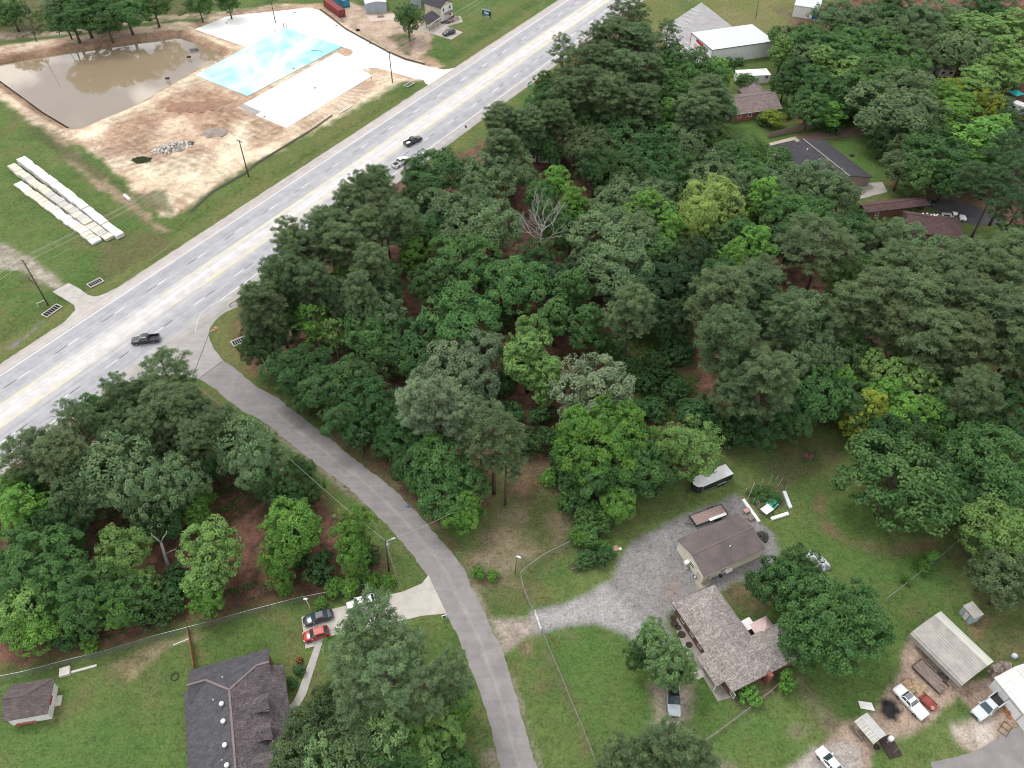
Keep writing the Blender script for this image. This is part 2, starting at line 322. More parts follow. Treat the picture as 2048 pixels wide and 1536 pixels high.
# building lot: sand and clay
LOT = [(-80, 112), (0, 92), (130, 75), (280, 55), (370, 43), (395, 45), (430, 30), (560, 8), (640, 8), (690, 45), (760, 88), (830, 118), (880, 133), (852, 160), (830, 163), (795, 160), (760, 180), (700, 218), (620, 260), (540, 305), (480, 340), (420, 380), (350, 430), (325, 430), (295, 405), (255, 365), (200, 315), (150, 285), (100, 262), (60, 242), (20, 212), (0, 195), (-80, 140)]
paint(LOT, (.64, .515, .385), (.43, .30, .215), 6, 1.2, 1.5, 3, k=4, name='dirt_lot', con=4)
CR = ((.80, .70, .52), (.56, .44, .32))
for q in ([(125, 252), (165, 248), (300, 182), (385, 150), (388, 168), (310, 205), (225, 245), (213, 275), (175, 288)], [(455, 245), (512, 238), (560, 275), (480, 322), (400, 372), (340, 418), (300, 392), (330, 345), (420, 300), (470, 270)], [(600, 268), (700, 212), (760, 170), (800, 163), (740, 200), (620, 264), (540, 305), (515, 300)], [(360, 325), (300, 360), (230, 330), (260, 300), (320, 330)], [(0, 170), (60, 205), (120, 240), (100, 250), (40, 215), (0, 190)], [(430, 80), (470, 95), (400, 140), (385, 130)]):
    paint(q, *CR, 3.5, 2.5, 2.5, 3, op=.92, k=5)
for q in ([(305, 205), (350, 188), (420, 178), (480, 200), (472, 235), (455, 255), (400, 242), (340, 230)], [(210, 275), (230, 245), (310, 225), (330, 235), (300, 300), (260, 312)], [(395, 250), (425, 247), (462, 262), (440, 285), (400, 275)], [(512, 232), (573, 258), (540, 290), (500, 300), (505, 260)]):
    paint(q, (.30, .185, .125), (.44, .30, .21), 1.6, 2, 2.5, 2.5, op=.8, k=6, con=5)
paint([(88, 253), (112, 262), (168, 320), (218, 366), (268, 398), (303, 440), (342, 460), (326, 466), (276, 428), (200, 378), (138, 322)], (.36, .255, .19), (.25, .19, .13), 2, 1.2, 1.5, k=7, op=.9)
for q in ([(330, 380), (345, 425), (300, 420), (270, 385), (300, 385)], [(215, 350), (250, 370), (262, 392), (225, 372)], [(60, 250), (150, 300), (215, 352), (205, 368), (120, 310), (50, 262)]):
    paint(q, (.06, .085, .03), (.1, .1, .045), 1.5, 1.2, 1.2, op=.8, k=2)
paint([(660, 20), (700, 5), (800, 30), (850, 45), (862, 70), (862, 95), (838, 120), (815, 120), (760, 88), (700, 52)], (.48, .37, .28), (.34, .26, .21), 2.5, 1.2, 1.2, k=3, name='dirt_lot')
paint([(776, 74), (800, 65), (826, 70), (829, 88), (820, 112), (810, 108), (795, 95)], (.055, .09, .028), (.2, .15, .1), 2, 1.2, 1.2, op=.9, k=4)
paint([(835, 108), (868, 116), (888, 134), (850, 134)], (.42, .29, .2), (.3, .2, .14), 1.6, 1.2, 1.2, k=5)
paint([(-80, 80), (0, 66), (130, 60), (280, 36), (420, 25), (560, 8), (560, 14), (430, 34), (280, 45), (130, 70), (0, 80), (-80, 94)], (.44, .36, .27), (.22, .18, .12), 2, 1.2, 1.5, op=.8, k=6, name='track')
# pond bowl
POND = [(-70, 138), (0, 123), (132, 100), (260, 82), (347, 70), (385, 82), (437, 105), (335, 160), (275, 197), (160, 246), (140, 246), (87, 215), (0, 152), (-70, 142)]
W = wpoly(POND); sel = np.where((gx > W[:, 0].min()-12) & (gx < W[:, 0].max()+12) & (gy > W[:, 1].min()-12) & (gy < W[:, 1].max()+12))[0]
P = np.c_[gx[sel], gy[sel]]; s_ = sdist(P, W)+.7*(fbm(P[:, 0], P[:, 1], 4, 2)-.5)
dz = np.clip((s_+3.6)/4.4, 0, 1); gz[sel] -= 2.6*dz*dz*(3-2*dz)
bm_ = np.clip((s_+4.6)/1.2, 0, 1)[:, None]; alb[sel] = alb[sel]*(1-bm_*.9)+mixc((.25, .155, .105), (.37, .25, .17), P[:, 0], P[:, 1], 2.2, 3)*bm_*.85
wet = np.clip((s_+1.6)/1.2, 0, 1)[:, None]; alb[sel] = alb[sel]*(1-wet*.6)+np.array((.16, .11, .075))*wet*.6
rim = np.exp(-((s_+4.6)/1.3)**2); gz[sel] += .35*rim
# rough earth on the lot, well clear of the slabs
sel, m = mask([(150, 285), (215, 262), (300, 215), (380, 175), (450, 215), (480, 245), (500, 275), (400, 350), (330, 410), (255, 362)], 3, 1, 3)
gz[sel] += m*(.28*fbm(gx[sel], gy[sel], 2.2, 2)-.05+.12*np.sin(gx[sel]*1.9+3*fbm(gx[sel], gy[sel], 6, 1)))
# wheel ruts and dozer scrapes in the bare lot
W2 = wpoly(LOT); sel, m = mask(LOT, 2, 1, 3)
for ang, wl, amp, k in ((.98, 2.3, .16, 1), (2.2, 3.1, .13, 3), (1.5, 1.4, .10, 5)):
    u_ = gx[sel]*math.cos(ang)+gy[sel]*math.sin(ang)+7*fbm(gx[sel], gy[sel], 16, k); on = np.clip((fbm(gx[sel], gy[sel], 9, k+1)-.5)*6, 0, 1)
    alb[sel] *= (1-m*on*amp*(1+np.sin(u_*6.283/wl)))[:, None]
# build the sheets
me_mat = bpy.data.materials.new('ground_surface'); me_mat.use_nodes = True
def ground_mat(m):
    t = m.node_tree; b = t.nodes['Principled BSDF']; b.inputs['Roughness'].default_value = .95; b.inputs['Specular IOR Level'].default_value = .15
    at = t.nodes.new('ShaderNodeAttribute'); at.attribute_name = 'albedo'
    tc = t.nodes.new('ShaderNodeTexCoord')
    n1 = t.nodes.new('ShaderNodeTexNoise'); n1.inputs['Scale'].default_value = 2.6; n1.inputs['Detail'].default_value = 6; n1.inputs['Roughness'].default_value = .75
    n2 = t.nodes.new('ShaderNodeTexNoise'); n2.inputs['Scale'].default_value = .9; n2.inputs['Detail'].default_value = 4
    for n in (n1, n2): t.links.new(tc.outputs['Object'], n.inputs['Vector'])
    def mr(src, a, b_):
        r = t.nodes.new('ShaderNodeMapRange'); r.inputs[1].default_value = .3; r.inputs[2].default_value = .7; r.inputs[3].default_value = a; r.inputs[4].default_value = b_
        t.links.new(src, r.inputs[0]); return r.outputs[0]
    mu = t.nodes.new('ShaderNodeMath'); mu.operation = 'MULTIPLY'
    t.links.new(mr(n1.outputs['Fac'], .62, 1.38), mu.inputs[0]); t.links.new(mr(n2.outputs['Fac'], .86, 1.14), mu.inputs[1])
    n3 = t.nodes.new('ShaderNodeTexNoise'); n3.inputs['Scale'].default_value = 1.5; n3.inputs['Detail'].default_value = 3; n3.inputs['Distortion'].default_value = 1.2; t.links.new(tc.outputs['Object'], n3.inputs['Vector'])
    r3 = t.nodes.new('ShaderNodeMapRange'); r3.inputs[1].default_value = .52; r3.inputs[2].default_value = .66; r3.inputs[3].default_value = 1; r3.inputs[4].default_value = .72; t.links.new(n3.outputs['Fac'], r3.inputs[0])
    mu3 = t.nodes.new('ShaderNodeMath'); mu3.operation = 'MULTIPLY'; t.links.new(mu.outputs[0], mu3.inputs[0]); t.links.new(r3.outputs[0], mu3.inputs[1]); mu = mu3
    mm = t.nodes.new('ShaderNodeMix'); mm.data_type = 'RGBA'; mm.blend_type = 'MULTIPLY'; mm.inputs[0].default_value = 1
    t.links.new(at.outputs['Color'], mm.inputs[6]); t.links.new(mu.outputs[0], mm.inputs[7]); t.links.new(mm.outputs[2], b.inputs['Base Color'])
    bp = t.nodes.new('ShaderNodeBump'); bp.inputs['Strength'].default_value = .5; bp.inputs['Distance'].default_value = .15
    t.links.new(n1.outputs['Fac'], bp.inputs['Height']); t.links.new(bp.outputs[0], b.inputs['Normal'])
ground_mat(me_mat)
V = np.c_[gx, gy, gz]
i0 = (np.arange(ny-1)[:, None]*nx+np.arange(nx-1)[None]).ravel()
Q = np.c_[i0, i0+1, i0+nx+1, i0+nx]; ql = lab[Q[:, 0]]
for k, nm in enumerate(STRUCT):
    q = Q[ql == k]
    if not len(q): continue
    u, inv = np.unique(q, return_inverse=True); inv = inv.reshape(-1)
    me = bpy.data.meshes.new(nm); me.vertices.add(len(u)); me.vertices.foreach_set('co', V[u].ravel())
    me.loops.add(len(inv)); me.loops.foreach_set('vertex_index', inv.astype(np.int32))
    me.polygons.add(len(q)); me.polygons.foreach_set('loop_start', np.arange(0, len(inv), 4, dtype=np.int32))
    me.polygons.foreach_set('use_smooth', np.ones(len(q), bool))
    me.update(calc_edges=True)
    a = me.color_attributes.new('albedo', 'FLOAT_COLOR', 'POINT')
    a.data.foreach_set('color', np.c_[np.clip(alb[u], .005, .9), np.ones(len(u))].ravel())
    me.materials.append(me_mat)
    o = bpy.data.objects.new(nm, me); COL.objects.link(o); tag(o, kind='structure')

# ---------------------------------------------------------------- flat surfaces with edges of their own
def sheet_w(name, W, z, m, jit=.0, step=.8, thick=.0, parent=None, kind='structure', seed=1):
    pts = []
    rnd = random.Random(seed)
    for i in range(len(W)):
        a = Vector(W[i][:2]); b = Vector(W[(i+1) % len(W)][:2]); n = max(1, int((b-a).length/step)) if jit else 1
        nrm = Vector((-(b-a).y, (b-a).x)); nrm = nrm/(nrm.length+1e-9)
        for k in range(n):
            p = a+(b-a)*k/n
            if jit: p = p+nrm*jit*(rnd.random()-.5)*2*(1 if rnd.random() < .7 else .3)
            pts.append((p.x, p.y))
    tri = geometry.tessellate_polygon([[Vector((*p, 0)) for p in pts]])
    mb = MB(); n = len(pts)
    mb.v = [(*p, z) for p in pts]; mb.f = [tuple(t) for t in tri]
    if thick:
        mb.v += [(*p, z-thick) for p in pts]
        mb.f += [(i, (i+1) % n, n+(i+1) % n, n+i) for i in range(n)]
    o = mb.build(name, m, parent)
    if kind and not parent: tag(o, kind=kind)
    return o
def sheet(name, pp, z, m, **k): return sheet_w(name, [G(*p)[:] for p in pp], z, m, **k)

# water
wm = bpy.data.materials.new('muddy_water'); wm.use_nodes = True
b = wm.node_tree.nodes['Principled BSDF']; b.inputs['Roughness'].default_value = .035; b.inputs['IOR'].default_value = 1.75
b.inputs['Specular IOR Level'].default_value = 1.0
t = wm.node_tree; n = t.nodes.new('ShaderNodeTexNoise'); n.inputs['Scale'].default_value = .06; n.inputs['Detail'].default_value = 5
r = t.nodes.new('ShaderNodeValToRGB'); r.color_ramp.elements[0].color = (.26, .20, .13, 1); r.color_ramp.elements[1].color = (.31, .245, .165, 1)
tc = t.nodes.new('ShaderNodeTexCoord'); t.links.new(tc.outputs['Object'], n.inputs['Vector']); t.links.new(n.outputs['Fac'], r.inputs[0]); t.links.new(r.outputs[0], b.inputs['Base Color'])
n2 = t.nodes.new('ShaderNodeTexNoise'); n2.inputs['Scale'].default_value = 1.1; bp = t.nodes.new('ShaderNodeBump'); bp.inputs['Strength'].default_value = .025
t.links.new(tc.outputs['Object'], n2.inputs['Vector']); t.links.new(n2.outputs['Fac'], bp.inputs['Height']); t.links.new(bp.outputs[0], b.inputs['Normal'])
c_ = W.mean(0); sheet_w('pond_water', [tuple(c_+(p-c_)*1.03) for p in W], -1.35, wm)

# highway in its own frame: x along, y across
HO, HA = Vector((-101.486, 120.680, 0)), .993649
HU = Vector((math.cos(HA), math.sin(HA), 0)); HN = Vector((-HU.y, HU.x, 0))
def hw(x, y, z=0): return HO+HU*x+HN*y+Vector((0, 0, z))
def place_hw(o): o.location = HO; o.rotation_euler = (0, 0, HA); return o
def road_mat(name, stops, y0, y1, streak=.16, patch=.10, crack=0.0):
    m = bpy.data.materials.new(name); m.use_nodes = True; t = m.node_tree; b = t.nodes['Principled BSDF']
    b.inputs['Roughness'].default_value = .9; b.inputs['Specular IOR Level'].default_value = .2
    tc = t.nodes.new('ShaderNodeTexCoord'); sp = t.nodes.new('ShaderNodeSeparateXYZ'); t.links.new(tc.outputs['Object'], sp.inputs[0])
    wv = t.nodes.new('ShaderNodeTexNoise'); wv.inputs['Scale'].default_value = .25; wv.inputs['Detail'].default_value = 3; t.links.new(tc.outputs['Object'], wv.inputs['Vector'])
    wa = t.nodes.new('ShaderNodeMath'); wa.operation = 'MULTIPLY_ADD'; wa.inputs[1].default_value = .9; t.links.new(wv.outputs['Fac'], wa.inputs[0]); t.links.new(sp.outputs['Y'], wa.inputs[2])
    mr = t.nodes.new('ShaderNodeMapRange'); mr.inputs[1].default_value = y0+.45; mr.inputs[2].default_value = y1+.45; t.links.new(wa.outputs[0], mr.inputs[0])
    cr = t.nodes.new('ShaderNodeValToRGB'); e = cr.color_ramp.elements
    while len(e) < len(stops): e.new(.5)
    for i, (y, c) in enumerate(stops): e[i].position = (y-y0)/(y1-y0); e[i].color = (*c, 1)
    t.links.new(mr.outputs[0], cr.inputs[0]); out = cr.outputs[0]
    def mul(scale, amp, st, det=4):
        nonlocal out
        mp = t.nodes.new('ShaderNodeMapping'); mp.inputs['Scale'].default_value = st; t.links.new(tc.outputs['Object'], mp.inputs[0])
        n = t.nodes.new('ShaderNodeTexNoise'); n.inputs['Scale'].default_value = scale; n.inputs['Detail'].default_value = det; n.inputs['Roughness'].default_value = .65; t.links.new(mp.outputs[0], n.inputs['Vector'])
        r = t.nodes.new('ShaderNodeMapRange'); r.inputs[1].default_value = .3; r.inputs[2].default_value = .7; r.inputs[3].default_value = 1-amp; r.inputs[4].default_value = 1+amp; t.links.new(n.outputs['Fac'], r.inputs[0])
        x = t.nodes.new('ShaderNodeMix'); x.data_type = 'RGBA'; x.blend_type = 'MULTIPLY'; x.inputs[0].default_value = 1; t.links.new(out, x.inputs[6]); t.links.new(r.outputs[0], x.inputs[7]); out = x.outputs[2]
    mul(1.0, streak, (.02, 1.3, 1)); mul(.35, patch, (1, 1, 1)); mul(7, .08, (1, 1, 1), 2)
    if crack:
        vo = t.nodes.new('ShaderNodeTexVoronoi'); vo.feature = 'DISTANCE_TO_EDGE'; vo.inputs['Scale'].default_value = .32; t.links.new(wv.outputs['Color'], vo.inputs['Vector'])
        va = t.nodes.new('ShaderNodeVectorMath'); va.operation = 'MULTIPLY_ADD'; va.inputs[1].default_value = (1.4,)*3; t.links.new(wv.outputs['Color'], va.inputs[0]); t.links.new(tc.outputs['Object'], va.inputs[2]); t.links.new(va.outputs[0], vo.inputs['Vector'])
        r = t.nodes.new('ShaderNodeMapRange'); r.inputs[1].default_value = 0; r.inputs[2].default_value = .02; r.inputs[3].default_value = 1-crack; r.inputs[4].default_value = 1; t.links.new(vo.outputs['Distance'], r.inputs[0])
        x = t.nodes.new('ShaderNodeMix'); x.data_type = 'RGBA'; x.blend_type = 'MULTIPLY'; x.inputs[0].default_value = 1; t.links.new(out, x.inputs[6]); t.links.new(r.outputs[0], x.inputs[7]); out = x.outputs[2]
    t.links.new(out, b.inputs['Base Color']); return m
HM = road_mat('highway_pavement', [(-20.3, (0.344, 0.323, 0.302)), (-17, (0.378, 0.361, 0.350)), (-16.2, (0.344, 0.344, 0.359)), (-14.8, (0.318, 0.318, 0.333)), (-13, (0.361, 0.361, 0.376)), (-11, (0.361, 0.361, 0.376)), (-9.4, (0.430, 0.421, 0.424)),
     (-8.6, (0.516, 0.486, 0.468)), (-6.2, (0.568, 0.550, 0.547)), (-4, (0.507, 0.494, 0.481)), (-3.2, (0.396, 0.400, 0.420)), (-2, (0.353, 0.353, 0.367)), (.2, (0.357, 0.357, 0.372)), (1.9, (0.331, 0.331, 0.350)), (3.7, (0.361, 0.361, 0.381)), (4.4, (0.430, 0.400, 0.381)), (7.3, (0.396, 0.361, 0.337))], -20.3, 7.3, .14, .13)
def edge_strip(y0, y1, x0, x1, z, jit, seed):
    rnd = random.Random(seed); a = []; bb = []
    x = x0
    while x < x1: a.append((x, y0+rnd.uniform(-jit, jit))); x += .9
    x = x1
    while x > x0: bb.append((x, y1+rnd.uniform(-jit, jit))); x -= .9
    return a+bb
place_hw(sheet_w('highway', edge_strip(-20.05, 7.1, -130, 700, 0, .16, 3), .05, HM))
mb = MB()
def strip(mb, x0, x1, y, wd, z=.056):
    mb.add([(x0, y-wd/2, z), (x1, y-wd/2, z), (x1, y+wd/2, z), (x0, y+wd/2, z)], [(0, 1, 2, 3)])
for x in range(-130, 690, 8):
    if not (8 < x < 44 and False): strip(mb, x, x+8, 3.87, .2)
    if x > 34 or x < -4: strip(mb, x, x+8, -16.5, .2)
x = 0
for k in range(-8, 48):
    e = k*12.192
    strip(mb, e-2.9, e, .0, .19); strip(mb, e-.4-2.6, e-.4+.6, -12.72, .19)
# the turning radius line at the junction
arc = [(465, 595), (440, 602), (424, 610), (408, 622), (398, 634), (393, 648), (391, 664)]
ap = [G(*p) for p in arc]; M_ = Matrix.Translation(HO) @ Matrix.Rotation(HA, 4, 'Z'); Mi = M_.inverted()
ap = [Mi @ p for p in ap]
for a, b2 in zip(ap, ap[1:]):
    d = (b2-a).normalized(); s = Vector((-d.y, d.x, 0))*.04
    mb.add([(a-s)[:2]+(.056,), (b2-s)[:2]+(.056,), (b2+s)[:2]+(.056,), (a+s)[:2]+(.056,)], [(0, 1, 2, 3)])
tag(place_hw(mb.build('lane_lines', MARKW)), kind='structure')
mb = MB()
for k in range(-8, 48):
    e = k*12.192
    strip(mb, e-6.0, e-3.0, .0, .2); strip(mb, e+.35, e+3.0, -12.72, .2)
tag(place_hw(mb.build('lane_contrast_marks', MARKK)), kind='structure')
mb = MB()
for x in range(-130, 690, 8):
    if 2 < x < 34: continue
    strip(mb, x, x+8, -3.62, .24); strip(mb, x, x+8, -8.95, .24)
for k in range(-8, 48):
    e = k*12.192
    if 2 < e < 34: continue
    strip(mb, e-5.2, e-1.6, -4.0, .17); strip(mb, e-6.4, e-3, -8.6, .17)
tag(place_hw(mb.build('yellow_lines', YELLOW)), kind='structure')
# side road
SR = road_mat('side_road_asphalt', [(-300, (.27, .252, .248)), (300, (.245, .230, .230))], -300, 300, .08, .14, crack=.10)
APR = road_mat('road_mouth_concrete', [(-300, (.315, .30, .294)), (300, (.345, .328, .318))], -300, 300, .06, .12, crack=.06)
RR = [(445, 720), (470, 737), (495, 758), (517, 776), (557, 797), (617, 845), (662, 878), (699, 910), (762, 958), (799, 990), (834, 1025), (869, 1065), (902, 1103), (932, 1143), (937, 1164), (967, 1217), (982, 1257), (1002, 1292), (1024, 1364), (1044, 1434), (1056, 1477), (1071, 1527), (1090, 1600)]
RL = [(398, 757), (431, 779), (451, 797), (487, 823), (537, 850), (572, 880), (619, 918), (662, 950), (699, 978), (727, 1005), (774, 1050), (812, 1093), (834, 1123), (854, 1150), (862, 1167), (892, 1227), (912, 1264), (932, 1314), (957, 1377), (977, 1439), (994, 1507), (1002, 1540), (1012, 1600)]
def split_road(name, i0, i1, j0, j1, m, z, seed): return sheet(name, RR[i0:i1]+RL[j0:j1][::-1], z, m, jit=.16, step=.7, seed=seed)
split_road('side_road', 0, 99, 0, 99, SR, .024, 2)
m2 = mat('worn_wheel_track', (.315, .298, .294), (.255, .24, .238), .35, .9, detail=8, lo=.42, hi=.62, fine=.1, fscale=6)
mid = lambda t: [tuple(np.array(a)*(1-t)+np.array(b)*t) for a, b in zip(RR, RL)]
for t0, t1, sd in ((.42, .53, 5),):
    A, B = mid(t0), mid(t1); sheet('road_seam', A[4:]+B[4:][::-1], .032, m2, jit=.22, step=.8, seed=sd)
hp = lambda x, y: pix(hw(x, y))
sheet('road_mouth', [hp(54, -19.6), (474, 614), (447, 627), (429, 643), (419, 658), (418, 676), (428, 697), (446, 721), (398, 758), (378, 753), (340, 749), (298, 752), (262, 763), hp(6, -19.6)], .03, APR, jit=.1, seed=4)
mb = MB()   # joints in the concrete
for a, b2 in (((398, 757), (445, 722)), ((386, 752), (418, 668))):
    p, q = G(*a), G(*b2); d = (q-p).normalized(); s = Vector((-d.y, d.x, 0))*.06
    mb.add([(p-s)[:2]+(.04,), (q-s)[:2]+(.04,), (q+s)[:2]+(.04,), (p+s)[:2]+(.04,)], [(0, 1, 2, 3)])
tag(mb.build('pavement_joints', mat('joint_tar', (.06, .058, .06))), kind='structure')
sheet('field_entrance', [(105, 584), (121, 575), (137, 566), (158, 577), (175, 589), (186, 593), (197, 592), (215, 585), (233, 576), hp(24.5, 7.0), hp(13.2, 7.0), (151, 620), (148, 610)], .04, mat('old_concrete', (.46, .44, .41), (.36, .34, .31), .5, .9, fine=.1), jit=.05)
# new slabs on the building lot
PAD = [(390, 59), (455, 33), (512, 27), (620, 16), (640, 22), (690, 60), (777, 107), (812, 122), (845, 131), (870, 137), (887, 140), hp(160, 6.9), hp(140.5, 6.9), (851, 167), (847, 160), (827, 157), (790, 146), (758, 137), (744, 136), (722, 140), (735, 146), (744, 152), (573, 256), (475, 215), (512, 195), (674, 105), (690, 113), (700, 112), (707, 106), (702, 99), (684, 94), (569, 56), (494, 95)]
hx = lambda p: (Mi @ G(*p)).x
x_hi, x_lo = hx((905, 136)), hx((858, 170))
PAD[11] = hp(x_hi, 6.9); PAD[12] = hp(x_lo, 6.9)
sheet('concrete_pad', PAD, .10, CONCW, thick=.25)
bl = bpy.data.materials.new('wet_blue_slab'); bl.use_nodes = True; t = bl.node_tree; b = t.nodes['Principled BSDF']; b.inputs['Roughness'].default_value = .35
tc = t.nodes.new('ShaderNodeTexCoord'); mp = t.nodes.new('ShaderNodeMapping'); mp.inputs['Rotation'].default_value = (0, 0, .5); mp.inputs['Scale'].default_value = (1, .6, 1)
n = t.nodes.new('ShaderNodeTexNoise'); mp.inputs['Location'].default_value = (31, 7, 0); n.inputs['Scale'].default_value = .075; n.inputs['Detail'].default_value = 9; n.inputs['Roughness'].default_value = .62; n.inputs['Distortion'].default_value = .4
r = t.nodes.new('ShaderNodeValToRGB'); e = r.color_ramp.elements; e[0].position = .42; e[0].color = (.24, .56, .69, 1); e[1].position = .72; e[1].color = (.80, .86, .84, 1)
for p_, c_ in ((.49, (.40, .70, .76)), (.56, (.55, .79, .80)), (.62, (.70, .83, .82))):
    q = e.new(p_); q.color = (*c_, 1)
t.links.new(tc.outputs['Object'], mp.inputs[0]); t.links.new(mp.outputs[0], n.inputs['Vector']); t.links.new(n.outputs['Fac'], r.inputs[0]); t.links.new(r.outputs[0], b.inputs['Base Color'])
sheet('building_slab', [(390, 151), (494, 95), (569, 56), (684, 94), (495, 193)], .22, bl, thick=.35)
sheet('slab_trim', [(475, 214), (487, 208), (523, 224), (511, 231)], .112, mat('grey_slab', (.35, .33, .31)))
# drives
sheet('driveway', [(807, 1183), (844, 1167), (857, 1150), (864, 1166), (893, 1227), (842, 1232), (819, 1238), (652, 1274), (632, 1292), (611, 1297), (603, 1234), (662, 1219), (749, 1197)], .05, CONC, thick=.1)
sheet('footpath', [(629, 1293.5), (648, 1276), (613, 1387), (600, 1411), (575, 1428), (556, 1434), (554, 1424), (585, 1406), (596, 1384)], .045, mat('path_concrete', (.44, .42, .39), (.36, .34, .32), .6, fine=.1), thick=.1)
PARK = mat('parking_asphalt', (.34, .335, .335), (.27, .265, .27), .3, .9, fine=.1, fscale=6)
sheet('parking_lot', [(1326, 55), (1403, 5), (1465, 53), (1440, 70), (1425, 120), (1420, 135), (1395, 150), (1345, 120), (1328, 75)], .03, PARK, jit=.1)
mb = MB()
def pline(mb, a, b2, wd=.16, z=.045):
    p, q = G(*a), G(*b2); d = (q-p).normalized(); s = Vector((-d.y, d.x, 0))*wd/2
    mb.add([(p-s)[:2]+(z,), (q-s)[:2]+(z,), (q+s)[:2]+(z,), (p+s)[:2]+(z,)], [(0, 1, 2, 3)])
for k in range(9):
    f_ = k/8; a = (1330+f_*52, 66-f_*49); pline(mb, a, (a[0]+19, a[1]+6.5))
for a, b2 in (((1357, 84), (1391, 109)), ((1371, 83), (1414, 113)), ((1391, 109), (1414, 137)), ((1386, 112), (1402, 108)), ((1390, 122), (1404, 117)), ((1390, 137), (1412, 128)), ((1402, 128), (1396, 139)), ((1345, 99), (1382, 94))): pline(mb, a, b2, .2)
tag(mb.build('parking_lines', MARKW), kind='structure')
sheet('shop_kerb', [(1384, 96), (1392, 90), (1420, 128), (1412, 134)], .06, CONC, thick=.1)
sheet('driveway', [(1536, 287), (1590, 273), (1607, 286), (1560, 300), (1540, 304)], .035, mat('pale_drive', (.50, .42, .33), (.42, .35, .28), .5, fine=.08), jit=.05)
BRK = mat('brown_drive', (.21, .15, .12), (.15, .105, .085), .6, .9, detail=7, fine=.12)
sheet('driveway', [(1591, 273), (1640, 262), (1735, 252), (1800, 248), (1800, 262), (1735, 269), (1650, 279), (1607, 286)], .03, BRK, jit=.15, seed=6)
sheet('driveway', [(1682, 381), (1735, 366), (1765, 364), (1775, 384), (1720, 398), (1686, 406)], .03, mat('drive_concrete', (.40, .37, .34), (.32, .29, .27), .5, fine=.1), jit=.1, seed=7)
sheet('driveway', [(1850, 402), (1900, 398), (1950, 412), (2010, 440), (1990, 452), (1940, 450), (1920, 440), (1870, 420)], .03, mat('fresh_asphalt', (.085, .083, .095), (.06, .058, .068), .5, fine=.12), jit=.15, seed=8)
sheet('driveway', [(1398, 292), (1432, 286), (1440, 300), (1462, 345), (1470, 362), (1456, 364), (1440, 330), (1428, 304), (1400, 303)], .03, CONC, jit=.15, seed=9)
sheet('lane', [(1861, 1525), (1946, 1507), (1986, 1482), (2026, 1457), (2060, 1448), (2120, 1600), (1870, 1600)], .03, mat('lane_asphalt', (.25, .235, .23), (.19, .178, .178), .35, .9, detail=7, fine=.12), jit=.16, seed=10)
sheet('patio', [(1345, 1240), (1357, 1232), (1400, 1295), (1420, 1330), (1462, 1395), (1436, 1403), (1405, 1352), (1380, 1322), (1364, 1290)], .05, mat('patio_concrete', (.36, .34, .30), (.26, .24, .21), .8, fine=.15), thick=.1)
sheet('patio', [(1378, 1350), (1404, 1338), (1410, 1352), (1384, 1366)], .06, CONC, thick=.1)
sheet('patio', [(1388, 1160), (1410, 1150), (1422, 1170), (1392, 1182)], .05, mat('stained_concrete', (.40, .36, .30), (.2, .18, .15), .9, fine=.15), jit=.1)
sheet('patio', [(830, 57), (842, 53), (921, 32), (926, 44), (893, 53), (926, 64.6), (902.6, 79.5), (857, 66)], .04, mat('yard_concrete', (.42, .38, .33), (.34, .3, .27), .5, fine=.12), thick=.1)
sheet('patio', [(734, 31), (790, 27), (795, 38), (741, 43.5)], .05, mat('pink_concrete', (.55, .45, .38), (.48, .38, .31), .5, fine=.08), thick=.1)
# ---------------------------------------------------------------- trees
def foliage_mat(name, rough=.55, trans=.22, spec=.25):
    m = bpy.data.materials.new(name); m.use_nodes = True; t = m.node_tree
    b = t.nodes['Principled BSDF']; b.inputs['Roughness'].default_value = rough; b.inputs['Specular IOR Level'].default_value = spec
    oi = t.nodes.new('ShaderNodeObjectInfo'); at = t.nodes.new('ShaderNodeAttribute'); at.attribute_name = 'leafv'
    hs = t.nodes.new('ShaderNodeHueSaturation'); t.links.new(oi.outputs['Color'], hs.inputs['Color'])
    def mr(a, b_):
        r = t.nodes.new('ShaderNodeMapRange'); r.inputs[3].default_value = a; r.inputs[4].default_value = b_; t.links.new(at.outputs['Fac'], r.inputs[0]); return r.outputs[0]
    t.links.new(mr(.528, .474), hs.inputs['Hue']); t.links.new(mr(.66, 1.55), hs.inputs['Value']); t.links.new(mr(.92, 1.05), hs.inputs['Saturation'])
    t.links.new(hs.outputs[0], b.inputs['Base Color'])
    tr = t.nodes.new('ShaderNodeBsdfTranslucent'); t.links.new(hs.outputs[0], tr.inputs['Color'])
    mx = t.nodes.new('ShaderNodeMixShader'); mx.inputs[0].default_value = trans
    t.links.new(b.outputs[0], mx.inputs[1]); t.links.new(tr.outputs[0], mx.inputs[2]); t.links.new(mx.outputs[0], t.nodes['Material Output'].inputs[0])
    return m
LEAF = foliage_mat('leaves', .65, .30, .12); NEEDLE = foliage_mat('needles', .7, .2, .12)
